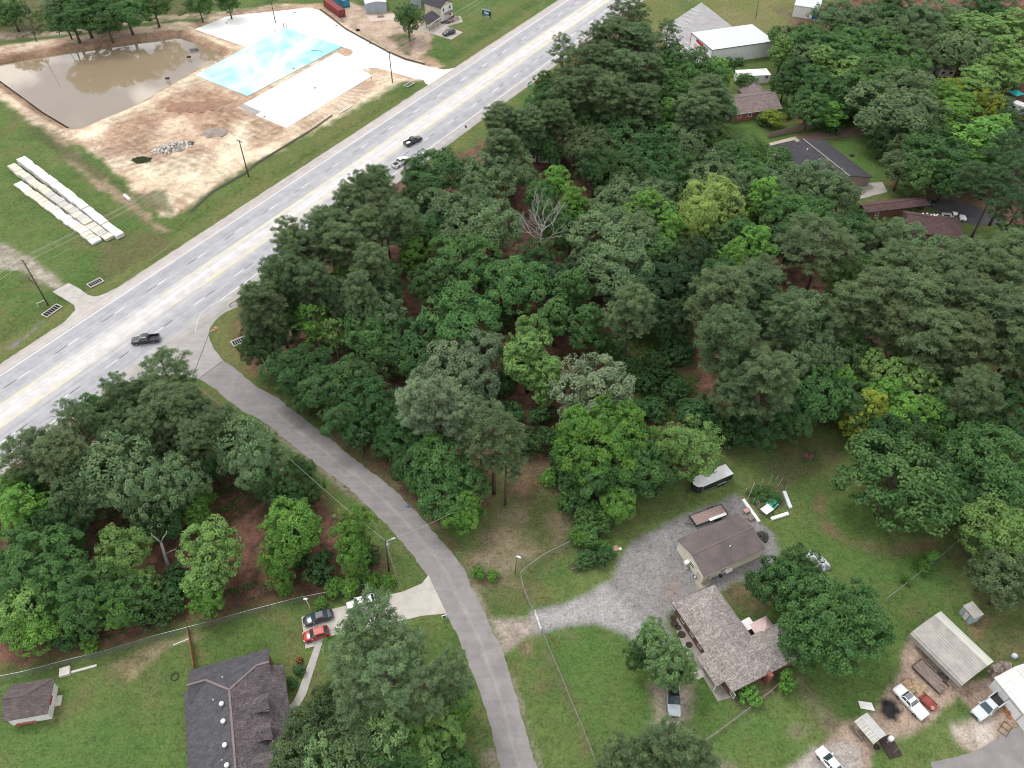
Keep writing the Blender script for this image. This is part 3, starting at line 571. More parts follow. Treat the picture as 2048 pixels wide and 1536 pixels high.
def quads_mesh(name, P, N, a, b, v, m, rng, axis=None):
    """diamond leaves at P facing N, half-length a, half-width b"""
    n = len(P); N = N/(np.linalg.norm(N, axis=1, keepdims=True)+1e-9)
    t = rng.normal(size=(n, 3)) if axis is None else axis
    t = t-N*(t*N).sum(1, keepdims=True); t /= np.linalg.norm(t, axis=1, keepdims=True)+1e-9
    s = np.cross(N, t); a = np.broadcast_to(a, (n,))[:, None]; b = np.broadcast_to(b, (n,))[:, None]
    V = np.stack([P-t*a, P+s*b+t*a*.15, P+t*a, P-s*b+t*a*.15], 1).reshape(-1, 3)
    me = bpy.data.meshes.new(name); me.vertices.add(4*n); me.vertices.foreach_set('co', V.ravel().astype(np.float32))
    me.loops.add(4*n); me.loops.foreach_set('vertex_index', np.arange(4*n, dtype=np.int32))
    me.polygons.add(n); me.polygons.foreach_set('loop_start', np.arange(0, 4*n, 4, dtype=np.int32)); me.update(calc_edges=True)
    at = me.attributes.new('leafv', 'FLOAT', 'POINT'); at.data.foreach_set('value', np.repeat(np.clip(v, 0, 1), 4).astype(np.float32))
    me.materials.append(m); return me
def rdir(rng, n):
    d = rng.normal(size=(n, 3)); return d/np.linalg.norm(d, axis=1, keepdims=True)
def broad_crown(name, seed, R, zc, hz, nl, leaf=.25, n=9000, cone=0.0, lobe=(.30, .46)):
    rng = np.random.default_rng(seed); L = []
    for i in range(nl):
        z = 1-2*(i+.5)/nl; z = z*.95+.05; ph = i*2.39996+rng.uniform(-.4, .4); q = math.sqrt(max(0, 1-z*z))
        rl = R*rng.uniform(*lobe)
        sh = 1-cone*max(0, z)
        L.append((np.array([math.cos(ph)*q*(R-rl*.75)*sh*rng.uniform(.85, 1.1), math.sin(ph)*q*(R-rl*.75)*sh*rng.uniform(.85, 1.1), zc+z*(hz-rl*.6)*rng.uniform(.9, 1.08)]), rl*(1-.35*cone*max(0, z))))
    L.append((np.array([0, 0, zc]), R*.5))
    C = np.array([l[0] for l in L]); RL = np.array([l[1] for l in L])
    # sub clumps over the lobes
    SC = []
    for c, r in L:
        k = max(8, int(26*(r/R/.4)**2)); d = rdir(rng, k); d[:, 2] = d[:, 2]*.9+.12
        d /= np.linalg.norm(d, axis=1, keepdims=True)
        for dd in d: SC.append((c+dd*r*rng.uniform(.72, .98), r*rng.uniform(.24, .40), rng.random()))
    SP_ = np.array([s[0] for s in SC]); SR_ = np.array([s[1] for s in SC]); SV = np.array([s[2] for s in SC])
    pr = SR_**2; idx = rng.choice(len(SC), int(n*1.6), p=pr/pr.sum())
    d = rdir(rng, len(idx)); P = SP_[idx]+d*(SR_[idx]*rng.uniform(.75, 1.08, len(idx)))[:, None]*np.array([1, 1, .8])
    # drop leaves buried inside other lobes
    keep = np.ones(len(P), bool)
    for c, r in zip(C, RL): keep &= np.linalg.norm(P-c, axis=1) > r*.72
    P = P[keep][:n]; d = d[keep][:n]; ix = idx[keep][:n]
    out = P-np.array([0, 0, zc]); out /= np.linalg.norm(out, axis=1, keepdims=True)+1e-6
    N = d*.55+out*.35+np.array([0, 0, .45])+rng.normal(size=P.shape)*.42
    v = SV[ix]*.45+rng.random(len(P))*.55
    sz = leaf*rng.uniform(.65, 1.35, len(P))
    return quads_mesh(name, P, N, sz, sz*.62, v, LEAF, rng), C, RL
def limb(mb, a, b, r0, r1, rnd, n=5, wob=.06):
    a, b = Vector(a), Vector(b); l = (b-a).length; pts = []
    for i in range(n+1):
        t = i/n; p = a.lerp(b, t)
        p += Vector((rnd.uniform(-1, 1), rnd.uniform(-1, 1), 0))*l*wob*math.sin(math.pi*t)
        p.z += .08*l*math.sin(math.pi*t); pts.append(p)
    mb.tube(pts, [r0+(r1-r0)*i/n for i in range(n+1)], 6, False); return pts
def broad_trunk(seed, C, zc, hz, r=.26):
    rnd = random.Random(seed); mb = MB(); fork = max(1.5, zc-hz*.55)
    mb.tube([(0, 0, -.2), (.05, .03, fork*.5), (0, .06, fork), (.05, 0, zc+.3*hz)], [r*1.35, r, r*.85, r*.4], 8)
    for c in C[:-1]: limb(mb, (0, .05, fork+rnd.uniform(-.3, .35)*hz*.5), c, r*.45, r*.12, rnd)
    return mb
def pine_parts(seed, R=4.4, h=23, z0=11.5, nb=34, tuft=.62, per=26, dens=1.0):
    rng = np.random.default_rng(seed); rnd = random.Random(seed); mb = MB(); T = []
    lean = (rnd.uniform(-.6, .6), rnd.uniform(-.6, .6))
    ax = lambda z: Vector((lean[0]*(z/h)**2, lean[1]*(z/h)**2, z))
    mb.tube([(0, 0, -.2)]+[ax(h*t)[:] for t in (.15, .4, .65, .85, .98)], [.30, .26, .21, .16, .09, .03], 8)
    for i in range(nb):
        t = (i+.5)/nb; z = z0+(h-z0)*t**.85; ph = i*2.39996+rnd.uniform(-.5, .5)
        prof = math.sqrt(max(.02, 1-((t-.33)/.70)**2))
        ln = R*max(.18, prof)*rnd.uniform(.65, 1.1); up = .12+.55*t+rnd.uniform(-.08, .12)
        a = ax(z); b = a+Vector((math.cos(ph)*ln, math.sin(ph)*ln, ln*up*.6))
        pts = limb(mb, a, b, .085*(1.15-t*.7), .02, rnd, 4, .07)
        k = max(2, int(round(dens*(2.2+ln*1.25))))
        for j in range(k):
            u = .42+.6*(j+.3)/k; q = pts[0].lerp(pts[-1], min(1, u)); side = rnd.uniform(-1, 1)*ln*.30
            T.append((q.x-math.sin(ph)*side, q.y+math.cos(ph)*side, q.z+.25+rnd.uniform(-.45, .75)))
    T.append(tuple(ax(h*.985))); T = np.array(T); n = len(T)*per
    idx = np.repeat(np.arange(len(T)), per); d = rdir(rng, n); d[:, 2] = d[:, 2]*.75+.28; d /= np.linalg.norm(d, axis=1, keepdims=True)
    rr = tuft*rng.uniform(.75, 1.25, len(T))[idx]
    P = T[idx]+d*(rr*rng.uniform(.25, .85, n))[:, None]*np.array([1.1, 1.1, .95])
    N = d*.4+rng.normal(size=(n, 3))*.5+np.array([0, 0, .7])
    v = rng.random(len(T))[idx]*.5+rng.random(n)*.5
    me = quads_mesh('crown', P, N, rr*.36, rr*.085, v, NEEDLE, rng, axis=d+rng.normal(size=(n, 3))*.35)
    return me, mb
PROTO = {}
def reg(kind, crown, trunk_mb, bark, R, h, fc):
    me = None
    if trunk_mb:
        o = trunk_mb.build('trunk', bark, smooth=True); me = o.data; bpy.data.objects.remove(o)
    PROTO.setdefault(kind, []).append((crown, me, R, h, fc))
for s in range(8):
    R, zc, hz = 6., 9.2, [4.9, 5.2, 4.5, 5., 4.7, 5.4, 4.4, 5.][s]
    me, C, _ = broad_crown('crown', 100+s, R, zc, hz, [13, 17, 12, 19, 14, 22, 11, 16][s], [.19, .16, .2, .15, .18, .15, .21, .17][s], [16000, 20000, 15000, 21000, 17000, 21000, 14000, 18000][s], lobe=[(.30, .46), (.24, .42), (.28, .5), (.2, .4), (.26, .44), (.2, .36), (.3, .5), (.22, .46)][s])
    reg('oak', me, broad_trunk(s, C, zc, hz, .3), BARK, R, 14.2, .64)
for s in range(4):
    R, zc, hz = 4.3, 10., 6.6
    me, C, _ = broad_crown('crown', 200+s, R, zc, hz, [14, 17, 15, 13][s], .19, 13000, cone=.45, lobe=(.32, .48))
    reg('gum', me, broad_trunk(20+s, C, zc, hz, .24), BARK, R, 16.8, .58)
for s in range(2):
    R, zc, hz = 4.3, 9.6, 6.4
    me, C, _ = broad_crown('crown', 250+s, R, zc, hz, 12, .19, 5500, cone=.3, lobe=(.22, .34))
    reg('thin', me, broad_trunk(30+s, C, zc, hz, .24), BARKW, R, 16.2, .58)
for s in range(5):
    me, mb = pine_parts(300+s, 4.4+.3*(s % 2), 23, 10.5+s*.5, 46, .66, 56, 1.6); reg('pine', me, mb, BARKP, 4.6, 23, .73)
for s in range(3):
    me, mb = pine_parts(350+s, 4.8, 22, 12, 32, .58, 46, 1.15); reg('airy', me, mb, BARKP, 4.8, 22, .77)
for s in range(2):
    me, mb = pine_parts(370+s, 4.8, 22, 11.5, 30, .58, 46, 1.3); reg('lace', me, mb, BARKP, 4.8, 22, .76)
for s in range(3):
    me, C, _ = broad_crown('crown', 400+s, 2., 1.5, 1.4, 7, .14, 2400)
    reg('shrub', me, broad_trunk(40+s, C, 1.5, 1.4, .07), BARK, 2., 2.9, .5)
CO = dict(dg=(.062, .132, .046), mg=(.082, .172, .054), bg=(.124, .262, .052), yg=(.27, .38, .105), gg=(.125, .196, .090), ol=(.100, .154, .068), lg=(.168, .29, .085),
          dk=(.050, .100, .042), br=(.102, .148, .066), ye=(.22, .28, .045), pg=(.165, .225, .125), lo=(.19, .31, .125))
LOOK = dict(dg='dark green', mg='mid green', bg='bright green', yg='yellow-green', gg='grey-green', ol='olive', lg='light green', dk='blackish green', br='brownish olive', ye='yellowish', pg='pale grey-green', lo='pale olive')
KN = dict(oak=('broadleaf_tree', 'broadleaf tree', 'round'), gum=('broadleaf_tree', 'broadleaf tree', 'upright'), thin=('broadleaf_tree', 'broadleaf tree', 'thin'), pine=('pine_tree', 'pine', 'tall'), airy=('pine_tree', 'pine', 'wispy'), lace=('pine_tree', 'pine', 'lacy'), shrub=('shrub', 'shrub', 'low'))
TREES = []
def T(kind, col, *rows, h=None):
    for r in rows: TREES.append((kind, col, r[0], r[1], r[2], r[3] if len(r) > 3 else h))
# central wood, highway side
T('pine', 'ol', (524, 622, 46), (562, 566, 46), (606, 512, 46), (655, 468, 48), (706, 428, 46), (750, 388, 40), (690, 500, 46), (742, 470, 44), (806, 450, 40), (630, 580, 42), (745, 545, 42), (725, 600, 36), h=20)
T('airy', 'ol', (588, 482, 38), (722, 388, 40), (768, 424, 40), h=21)
T('oak', 'dg', (836, 348, 32, 12), (520, 690, 44, 12), (575, 745, 52, 12), (876, 352, 68, 14), (560, 640, 46, 13), (605, 620, 40, 12), (760, 600, 44, 13), (845, 470, 42, 13), (835, 405, 40, 13))
T('oak', 'gg', (665, 610, 56, 14), (700, 605, 48, 13), (985, 350, 52, 14), (1025, 338, 45, 13), (925, 440, 62, 16), (985, 455, 58, 16), (890, 415, 52, 15), (955, 400, 48, 15), (755, 640, 60, 15), (800, 455, 36, 13))
T('gum', 'bg', (693, 562, 36, 13), (826, 508, 32, 13), (1112, 372, 36, 14), (1150, 412, 34, 13))
T('thin', 'bg', (630, 650, 46, 15))
T('thin', 'lg', (668, 672, 34, 13))
T('oak', 'mg', (740, 665, 56, 14), (915, 640, 84, 16), (918, 522, 74, 15), (1032, 570, 72, 15), (1110, 440, 40, 12), (1080, 395, 36, 12))
T('oak', 'dg', (830, 690, 64, 14), (780, 705, 50, 12), (870, 735, 56, 12), (645, 780, 50, 11), (700, 760, 54, 12), (745, 800, 56, 12), (690, 830, 50, 10), (620, 730, 44, 11), (610, 790, 40, 9), (1075, 520, 46, 12), (985, 560, 42, 12), (770, 560, 40, 12), (860, 570, 44, 12), (1140, 470, 40, 12))
T('oak', 'pg', (900, 735, 62, 14), (960, 705, 46, 13), (945, 770, 52, 12), (860, 770, 40, 12))
T('gum', 'lg', (1056, 715, 58, 17), (1090, 760, 46, 14))
T('oak', 'lg', (1060, 690, 50, 16))
T('shrub', 'dg', (960, 810, 30, 5), (1010, 770, 26, 5), (1085, 830, 30, 5), (1110, 880, 34, 5), (1000, 640, 30, 5))
T('gum', 'mg', (1140, 590, 46, 16), (1185, 655, 46, 15), (1110, 640, 40, 13))
T('oak', 'dk', (1118, 555, 44, 13), (1290, 590, 56, 14), (1345, 560, 60, 14), (1340, 640, 44, 12), (1380, 520, 50, 13), (1310, 440, 44, 14))
T('oak', 'gg', (1210, 480, 84, 17), (1270, 470, 56, 16), (1235, 545, 70, 16), (1180, 530, 44, 14), (1265, 398, 58, 15), (1315, 400, 50, 14), (1215, 405, 36, 13))
T('gum', 'bg', (1300, 428, 48, 17), (1330, 460, 40, 15), (1505, 498, 44, 15), (1460, 525, 34, 13), (1525, 400, 38, 15))
T('gum', 'mg', (1320, 520, 44, 14), (1480, 470, 36, 13), (1440, 490, 34, 12))
T('oak', 'yg', (1425, 412, 62, 17), (1395, 440, 36, 15))
T('gum', 'yg', (1388, 465, 26, 12))
T('oak', 'mg', (1560, 415, 52, 14), (1600, 440, 56, 14), (1480, 310, 56, 13), (1530, 330, 48, 13), (1370, 355, 44, 12), (1500, 360, 48, 13))
T('oak', 'gg', (1640, 370, 52, 14), (1682, 392, 34, 12), (1600, 365, 44, 13), (1545, 375, 46, 13), (1420, 365, 50, 13), (1465, 375, 46, 13))
T('oak', 'dg', (1580, 480, 50, 13), (1640, 440, 46, 13), (1440, 560, 46, 13), (1700, 470, 50, 12))
# pines through the middle and right of the wood
T('pine', 'ol', (1262, 630, 48, 20), (1440, 600, 66, 22), (1500, 590, 54, 21), (1455, 690, 60, 24), (1530, 770, 58, 22), (1470, 790, 46, 18), (1560, 650, 48, 20))
T('airy', 'br', (1640, 500, 78, 20), (1520, 555, 50, 19))
T('pine', 'br', (1745, 600, 62, 21), (1830, 615, 66, 22), (1700, 625, 50, 20), (1900, 610, 60, 22), (1980, 640, 66, 22), (1930, 690, 56, 20), (1860, 690, 56, 20), (1990, 570, 52, 21), (1790, 660, 48, 19))
T('pine', 'ol', (1870, 570, 50, 21), (1790, 545, 50, 20), (1945, 800, 50, 18), (2030, 690, 54, 20), (1965, 540, 54, 18), (2020, 520, 50, 18))
T('oak', 'gg', (1872, 522, 48, 13), (1800, 478, 44, 11), (1760, 480, 46, 12), (1610, 640, 60, 15), (1590, 720, 62, 14), (1650, 720, 54, 14), (1925, 515, 40, 11))
T('oak', 'mg', (1720, 555, 42, 13), (1660, 660, 50, 13), (1640, 785, 56, 13), (1700, 700, 46, 12), (1900, 770, 50, 12), (1930, 860, 54, 12), (1860, 810, 50, 12), (1980, 920, 66, 14), (1935, 910, 48, 12), (2030, 990, 58, 13), (1895, 545, 34, 11))
T('gum', 'lg', (1685, 560, 36, 14), (1820, 720, 44, 14), (1830, 780, 46, 14), (1880, 740, 34, 12), (1780, 760, 40, 13), (1740, 735, 32, 12))
T('gum', 'bg', (1770, 800, 40, 13), (1850, 840, 44, 12), (1805, 830, 40, 12), (1910, 830, 36, 12), (1680, 770, 32, 11))
T('gum', 'ye', (1965, 525, 24, 12), (1735, 820, 36, 12), (1715, 850, 30, 9), (1840, 705, 22, 11))
T('oak', 'dg', (1690, 800, 46, 11), (1760, 860, 48, 10), (1820, 870, 44, 10), (1620, 800, 40, 10), (1590, 850, 36, 8), (1990, 850, 56, 12), (2030, 780, 50, 12), (1520, 850, 50, 10), (1560, 810, 40, 10), (1940, 1010, 46, 10), (1910, 950, 40, 10))
T('oak', 'mg', (1790, 965, 108, 15))
T('oak', 'lg', (1985, 1062, 58, 13), (2035, 1100, 50, 12))
T('oak', 'ol', (2020, 1160, 52, 12), (1985, 1140, 40, 10))
# front of the wood by the clearing
T('oak', 'pg', (1190, 785, 88, 16))
T('oak', 'bg', (1190, 890, 82, 16), (1245, 875, 60, 15), (1150, 870, 46, 14))
T('gum', 'bg', (1155, 860, 36, 15), (1250, 850, 36, 15), (1205, 835, 34, 15))
T('oak', 'mg', (1265, 935, 60, 12), (1200, 950, 50, 11), (1290, 900, 46, 12), (1320, 940, 40, 9), (1160, 955, 36, 9))
T('oak', 'lg', (1388, 895, 66, 14), (1340, 900, 44, 11))
T('shrub', 'mg', (1150, 1000, 36, 6), (1180, 1035, 34, 5), (1175, 1065, 30, 4), (1205, 1045, 26, 4), (1140, 960, 34, 6), (1300, 960, 34, 5), (1235, 975, 34, 6))
T('oak', 'bg', (1237, 1010, 36, 8))
T('shrub', 'bg', (1160, 1075, 24, 3.5), (1100, 955, 22, 3), (955, 1145, 16, 2.4), (985, 1150, 14, 2))
T('pine', 'pg', (880, 820, 52, 21), (930, 845, 44, 19), (840, 825, 44, 19))
T('airy', 'ol', (985, 880, 66, 20), (960, 850, 50, 19), (1010, 920, 44, 17))
T('oak', 'mg', (880, 925, 56, 13), (890, 985, 56, 11), (930, 955, 48, 11), (850, 955, 36, 10))
T('gum', 'bg', (868, 905, 34, 13), (935, 1015, 34, 9))
T('oak', 'bg', (925, 1030, 38, 8))
T('oak', 'dg', (810, 880, 46, 10), (830, 930, 40, 9), (790, 850, 44, 11), (850, 860, 38, 11), (800, 935, 26, 6), (775, 890, 30, 7), (720, 870, 36, 8))
T('shrub', 'dg', (1055, 880, 34, 5), (1130, 925, 34, 6), (1020, 830, 30, 5), (1225, 700, 34, 5), (1290, 760, 34, 4), (1320, 730, 34, 4), (1350, 780, 30, 4), (1300, 820, 36, 4), (1260, 740, 30, 4), (1390, 820, 40, 6), (1355, 700, 34, 5), (1420, 850, 44, 6), (1480, 860, 44, 7))
# upper wood behind the highway bend
T('airy', 'ol', (1240, 42, 38, 22), (1190, 85, 34, 20), (1150, 130, 34, 20), (1125, 108, 28, 19), (1275, 40, 28, 20), (1335, 72, 28, 18))
T('pine', 'ol', (1225, 85, 42, 21), (1270, 95, 42, 21), (1195, 130, 44, 20), (1245, 150, 44, 20), (1175, 180, 44, 20), (1220, 200, 44, 20), (1290, 150, 36, 18), (1135, 200, 40, 19), (1010, 250, 42, 18), (1050, 255, 40, 18), (1285, 215, 44, 18), (1110, 240, 36, 17), (1420, 195, 40, 17), (1390, 230, 46, 18), (1005, 300, 40, 17))
T('oak', 'mg', (1345, 120, 36, 13), (1390, 130, 36, 13), (1370, 165, 36, 13), (1320, 190, 40, 12), (1420, 155, 34, 12), (1080, 215, 34, 11), (1065, 260, 38, 12), (1410, 270, 40, 12), (1215, 240, 40, 12), (1100, 300, 30, 10))
T('oak', 'dg', (1275, 290, 70, 15), (1240, 335, 60, 13), (1300, 340, 58, 13), (1100, 195, 34, 11), (1075, 280, 32, 11), (1160, 245, 40, 12), (1340, 320, 44, 12), (1190, 340, 44, 13), (1310, 255, 44, 13), (1330, 365, 40, 11), (1215, 275, 40, 12))
T('gum', 'bg', (1340, 240, 40, 15), (1215, 225, 30, 13), (1435, 148, 30, 12), (1340, 280, 32, 12))
T('gum', 'mg', (1320, 175, 34, 14), (1365, 200, 34, 13), (1440, 215, 34, 12), (1090, 170, 26, 11))
T('oak', 'br', (1185, 290, 48, 14), (1150, 285, 40, 13), (1210, 310, 36, 12), (1130, 165, 30, 12))
T('oak', 'gg', (1020, 310, 40, 13), (1365, 290, 46, 13), (1440, 330, 40, 12), (950, 345, 40, 12))
# right side, around the houses
T('oak', 'mg', (1490, 162, 22, 6), (1630, 95, 48, 14), (1595, 75, 44, 13), (1690, 110, 46, 14), (1760, 150, 48, 14), (1720, 185, 50, 14), (1760, 90, 46, 14), (1870, 320, 62, 14), (1840, 350, 40, 12), (1700, 85, 42, 13), (1810, 130, 44, 13), (1620, 215, 40, 11), (1630, 170, 40, 12))
T('oak', 'gg', (1625, 120, 40, 13), (1720, 50, 46, 14), (1670, 35, 44, 14), (1790, 215, 72, 17), (1840, 235, 54, 15), (1810, 180, 50, 16), (1775, 240, 46, 13), (1830, 60, 50, 15), (1880, 45, 54, 15), (1920, 100, 46, 14))
T('gum', 'lg', (1565, 105, 24, 13), (1640, 130, 36, 14), (1700, 150, 36, 13), (1950, 70, 50, 15), (1910, 60, 44, 15), (2025, 60, 46, 15), (2010, 110, 40, 14), (1885, 100, 34, 12), (1990, 145, 40, 13), (2045, 135, 36, 13), (1950, 165, 36, 12))
T('gum', 'bg', (1895, 240, 46, 14), (1960, 290, 60, 15), (1985, 270, 40, 14), (1880, 195, 36, 12), (1920, 215, 34, 11), (1970, 330, 44, 13), (1660, 225, 30, 9))
T('oak', 'ye', (1895, 180, 26, 10), (1975, 210, 30, 10), (1545, 235, 24, 5))
T('oak', 'br', (1805, 335, 38, 11), (1820, 85, 40, 14), (1835, 120, 34, 13), (1812, 300, 30, 10), (1990, 210, 26, 9))
T('oak', 'dg', (1600, 140, 34, 11), (1670, 180, 36, 11), (1900, 350, 44, 12), (1920, 270, 34, 11), (1860, 270, 40, 12), (1930, 300, 36, 11), (1980, 20, 44, 13), (1790, 30, 44, 14), (1750, 40, 40, 13), (1570, 170, 26, 9), (1680, 220, 28, 7), (1640, 235, 24, 6), (2030, 250, 36, 12), (1765, 285, 26, 8))
T('airy', 'dk', (2010, 300, 42, 19), (2030, 350, 46, 19), (1990, 380, 40, 18), (2035, 420, 46, 18), (1950, 360, 34, 16))
T('shrub', 'mg', (1530, 238, 16, 3), (1460, 128, 14, 4), (1478, 122, 10, 2.5), (1665, 250, 22, 4), (1625, 240, 20, 4), (1570, 225, 14, 3), (1705, 415, 14, 2.5), (1720, 440, 20, 4))
# beyond the pond and yard at the top left
T('oak', 'mg', (20, 22, 30, 11), (165, 24, 44, 14), (250, 22, 40, 13), (305, 10, 32, 12), (815, 35, 28, 12), (395, 4, 26, 11), (455, 2, 22, 10))
T('oak', 'dg', (140, 34, 40, 14), (210, 40, 32, 12), (190, 8, 38, 14))
T('airy', 'gg', (115, 5, 26, 16), (540, -8, 16, 12))
# lower left wood
T('airy', 'ol', (332, 752, 54, 18), (238, 790, 36, 16), (155, 850, 40, 17), (45, 915, 44, 17), (80, 890, 30, 15))
T('pine', 'br', (120, 915, 48, 18), (380, 830, 50, 18), (430, 865, 38, 16), (330, 815, 46, 17), (300, 860, 40, 16), (400, 880, 40, 16))
T('gum', 'mg', (195, 835, 40, 14), (250, 815, 38, 13))
T('oak', 'ol', (255, 860, 48, 14), (340, 870, 50, 14), (285, 800, 44, 13))
T('oak', 'gg', (235, 935, 70, 16), (180, 975, 56, 14), (300, 985, 64, 15), (260, 890, 50, 15), (360, 960, 50, 14), (490, 890, 64, 15), (450, 860, 40, 13), (520, 930, 56, 14), (150, 1000, 40, 12))
T('oak', 'dg', (545, 965, 42, 11), (320, 1040, 40, 9), (580, 1000, 36, 9), (120, 1060, 44, 11), (600, 940, 30, 8), (620, 980, 26, 6), (60, 970, 40, 11), (420, 920, 40, 11))
T('gum', 'bg', (60, 1015, 46, 13), (30, 990, 36, 12), (400, 990, 28, 9), (395, 1030, 24, 7), (115, 930, 26, 10))
T('oak', 'mg', (90, 1130, 66, 13), (40, 1110, 50, 12), (130, 1170, 50, 11), (30, 1180, 44, 10), (200, 1190, 60, 11), (160, 1230, 44, 9), (260, 1200, 46, 9))
T('oak', 'lg', (425, 1095, 58, 13), (245, 1105, 50, 12), (60, 1210, 50, 10))
T('gum', 'lg', (410, 1160, 40, 10), (230, 1150, 36, 10), (20, 1230, 40, 9), (280, 1170, 32, 8))
T('oak', 'bg', (580, 1055, 58, 12), (560, 1105, 44, 10), (705, 1060, 46, 11), (710, 1110, 36, 9), (230, 1215, 40, 9), (70, 1260, 44, 7), (410, 1205, 34, 7), (560, 1150, 30, 6))
T('shrub', 'dg', (640, 1140, 34, 4.5), (335, 1195, 36, 4), (350, 1160, 30, 4), (740, 1110, 24, 3.5), (310, 1230, 30, 3.5), (120, 1270, 34, 3.5), (600, 1120, 22, 3.5))
T('shrub', 'bg', (570, 1175, 16, 2.5), (700, 1168, 26, 3), (740, 1160, 22, 2.6), (670, 1175, 22, 2.6), (775, 1160, 16, 2.2), (180, 1290, 18, 2), (640, 1205, 14, 1.6))
# by the side road at the bottom
T('lace', 'gg', (748, 1255, 66, 19), (705, 1320, 54, 18), (805, 1305, 52, 18), (775, 1365, 66, 19), (715, 1400, 50, 18), (900, 1355, 48, 17), (850, 1390, 50, 18))
T('oak', 'ol', (655, 1400, 30, 11), (632, 1462, 60, 13), (598, 1512, 50, 12), (705, 1500, 60, 13))
T('oak', 'lo', (650, 1515, 54, 13), (765, 1470, 54, 13), (722, 1440, 42, 12))
T('oak', 'lg', (880, 1455, 44, 12), (920, 1400, 28, 10), (850, 1500, 44, 11))
T('gum', 'bg', (830, 1480, 36, 11), (905, 1430, 28, 10))
T('oak', 'mg', (810, 1530, 50, 11), (900, 1540, 50, 8), (740, 1550, 50, 11))
# around the grey-roofed house
T('oak', 'lo', (1335, 1328, 46, 11), (1305, 1292, 32, 10), (1365, 1345, 28, 9), (1300, 1265, 26, 10))
T('oak', 'dg', (1275, 1310, 26, 8), (1545, 1160, 44, 11), (1600, 1140, 44, 11), (1625, 1190, 50, 12))
T('oak', 'mg', (1580, 1175, 50, 12), (1670, 1250, 86, 14), (1620, 1275, 60, 12), (1700, 1215, 54, 12), (1720, 1265, 46, 11), (1645, 1215, 60, 14))
T('lace', 'ol', (1322, 1500, 54, 17), (1262, 1515, 44, 16), (1372, 1512, 46, 16), (1225, 1528, 38, 15), (1340, 1545, 54, 16), (1402, 1540, 42, 15))
T('shrub', 'bg', (1575, 1365, 20, 3.5), (1500, 1390, 22, 2.4), (1863, 1112, 13, 2.6), (1848, 1135, 13, 2.6), (1812, 1158, 9, 2), (1210, 1095, 16, 2))
T('shrub', 'mg', (1505, 985, 10, 1.1), (1520, 978, 11, 1.1), (1535, 982, 11, 1.2), (1548, 990, 11, 1.1), (1525, 995, 10, .9), (1545, 1005, 9, 1), (1558, 998, 9, 1), (1510, 1000, 8, .9))
T('shrub', 'dg', (1195, 1115, 24, 2.4), (1170, 1122, 22, 2), (1215, 1106, 18, 2.2), (600, 1340, 12, 1.2), (385, 1470, 9, 1.2), (383, 1500, 9, 1.2), (585, 1365, 12, 1.2))
LM = [('the dead grey tree', 1085, 435), ('the green street sign', 1063, 168), ('the white metal shop', 1465, 90), ('the white box building', 1500, 150), ('the brick house', 1505, 210), ('the dark-roofed house', 1625, 320),
      ('the brown-roofed house', 1830, 440), ('the black enclosed trailer', 1420, 960), ('the tan workshop', 1445, 1090), ('the grey-roofed house', 1450, 1280), ('the arched carport', 1905, 1295), ('the fenced garden', 1530, 1000),
      ('the stick pile on the lawn', 1615, 912), ('the turning black pickup', 290, 680), ('the grate at the junction', 478, 683), ('the street pole transformer', 773, 1100), ('the red hatchback', 632, 1268), ('the bare snag', 330, 1105),
      ('the red-doored shed', 55, 1395), ('the dormered house', 465, 1420), ('the muddy pond', 200, 150), ('the tan two-storey house', 870, 20), ('the motorhome', 1870, 120), ('the silver pickup', 1348, 1395), ('the white pickup', 800, 325), ('the blue bag', 815, 1012), ('the teal canopy', 2033, 185), ('the woodland cottage', 1100, 300)]
ORD = ['', 'second ', 'third ', 'fourth ', 'fifth ', 'sixth ', 'seventh ', 'eighth ', 'ninth ', 'tenth ']
def tree_labels():
    rank = {}; g = {}
    for i, (kind, col, x, y, r, h) in enumerate(TREES):
        for q, (nm, lx, ly) in enumerate(LM):
            dx, dy = x-lx, y-ly
            dr = ('right of' if dx > 0 else 'left of') if abs(dx) > abs(dy) else ('in front of' if dy > 0 else 'behind')
            g.setdefault((LOOK[col], KN[kind][2], KN[kind][1], q, dr), []).append((math.hypot(dx, dy), i))
    for key, l in g.items():
        for j, (d, i) in enumerate(sorted(l)):
            s = j*140+d
            if i not in rank or s < rank[i][0]: rank[i] = (s, j, len(l), key)
    L = {}
    for i, (s, j, n, (c, sh, k, q, dr)) in rank.items():
        L[i] = f'{sh} {c} {k}' + (f', {ORD[j]}nearest {dr} {LM[q][0]}' if n > 1 else f' {dr} {LM[q][0]}')
    return L
LAB = tree_labels()
rt = random.Random(3)
ROOT = {}
for i, (kind, col, x, y, r, h) in enumerate(TREES):
    cm_, tm, R0, h0, fc = rt.choice(PROTO[kind]); h = h or h0
    if kind == 'shrub': p = G(x, y, h*fc)
    else: p = G(x, y, h*fc)
    R = r*dist(x, y, h*fc)/F; s = R/R0
    t = thing(KN[kind][0], LAB[i], 'shrub' if kind == 'shrub' else 'tree', (p.x, p.y, 0), rt.uniform(0, 6.28), {'shrub': 'shrubs and bushes', 'pine': 'pine trees', 'airy': 'pine trees', 'lace': 'pine trees'}.get(kind, 'broadleaf trees'))
    t.scale = (s, s, h/h0)
    c = bpy.data.objects.new('crown', cm_); COL.objects.link(c); c.parent = t
    v = rt.uniform(.85, 1.18); k = CO[col]; hue = rt.uniform(-.006, .006)
    c.color = (max(.01, k[0]*v+hue), k[1]*v, k[2]*v, 1)
    k = bpy.data.objects.new('trunk', tm); COL.objects.link(k); k.parent = t
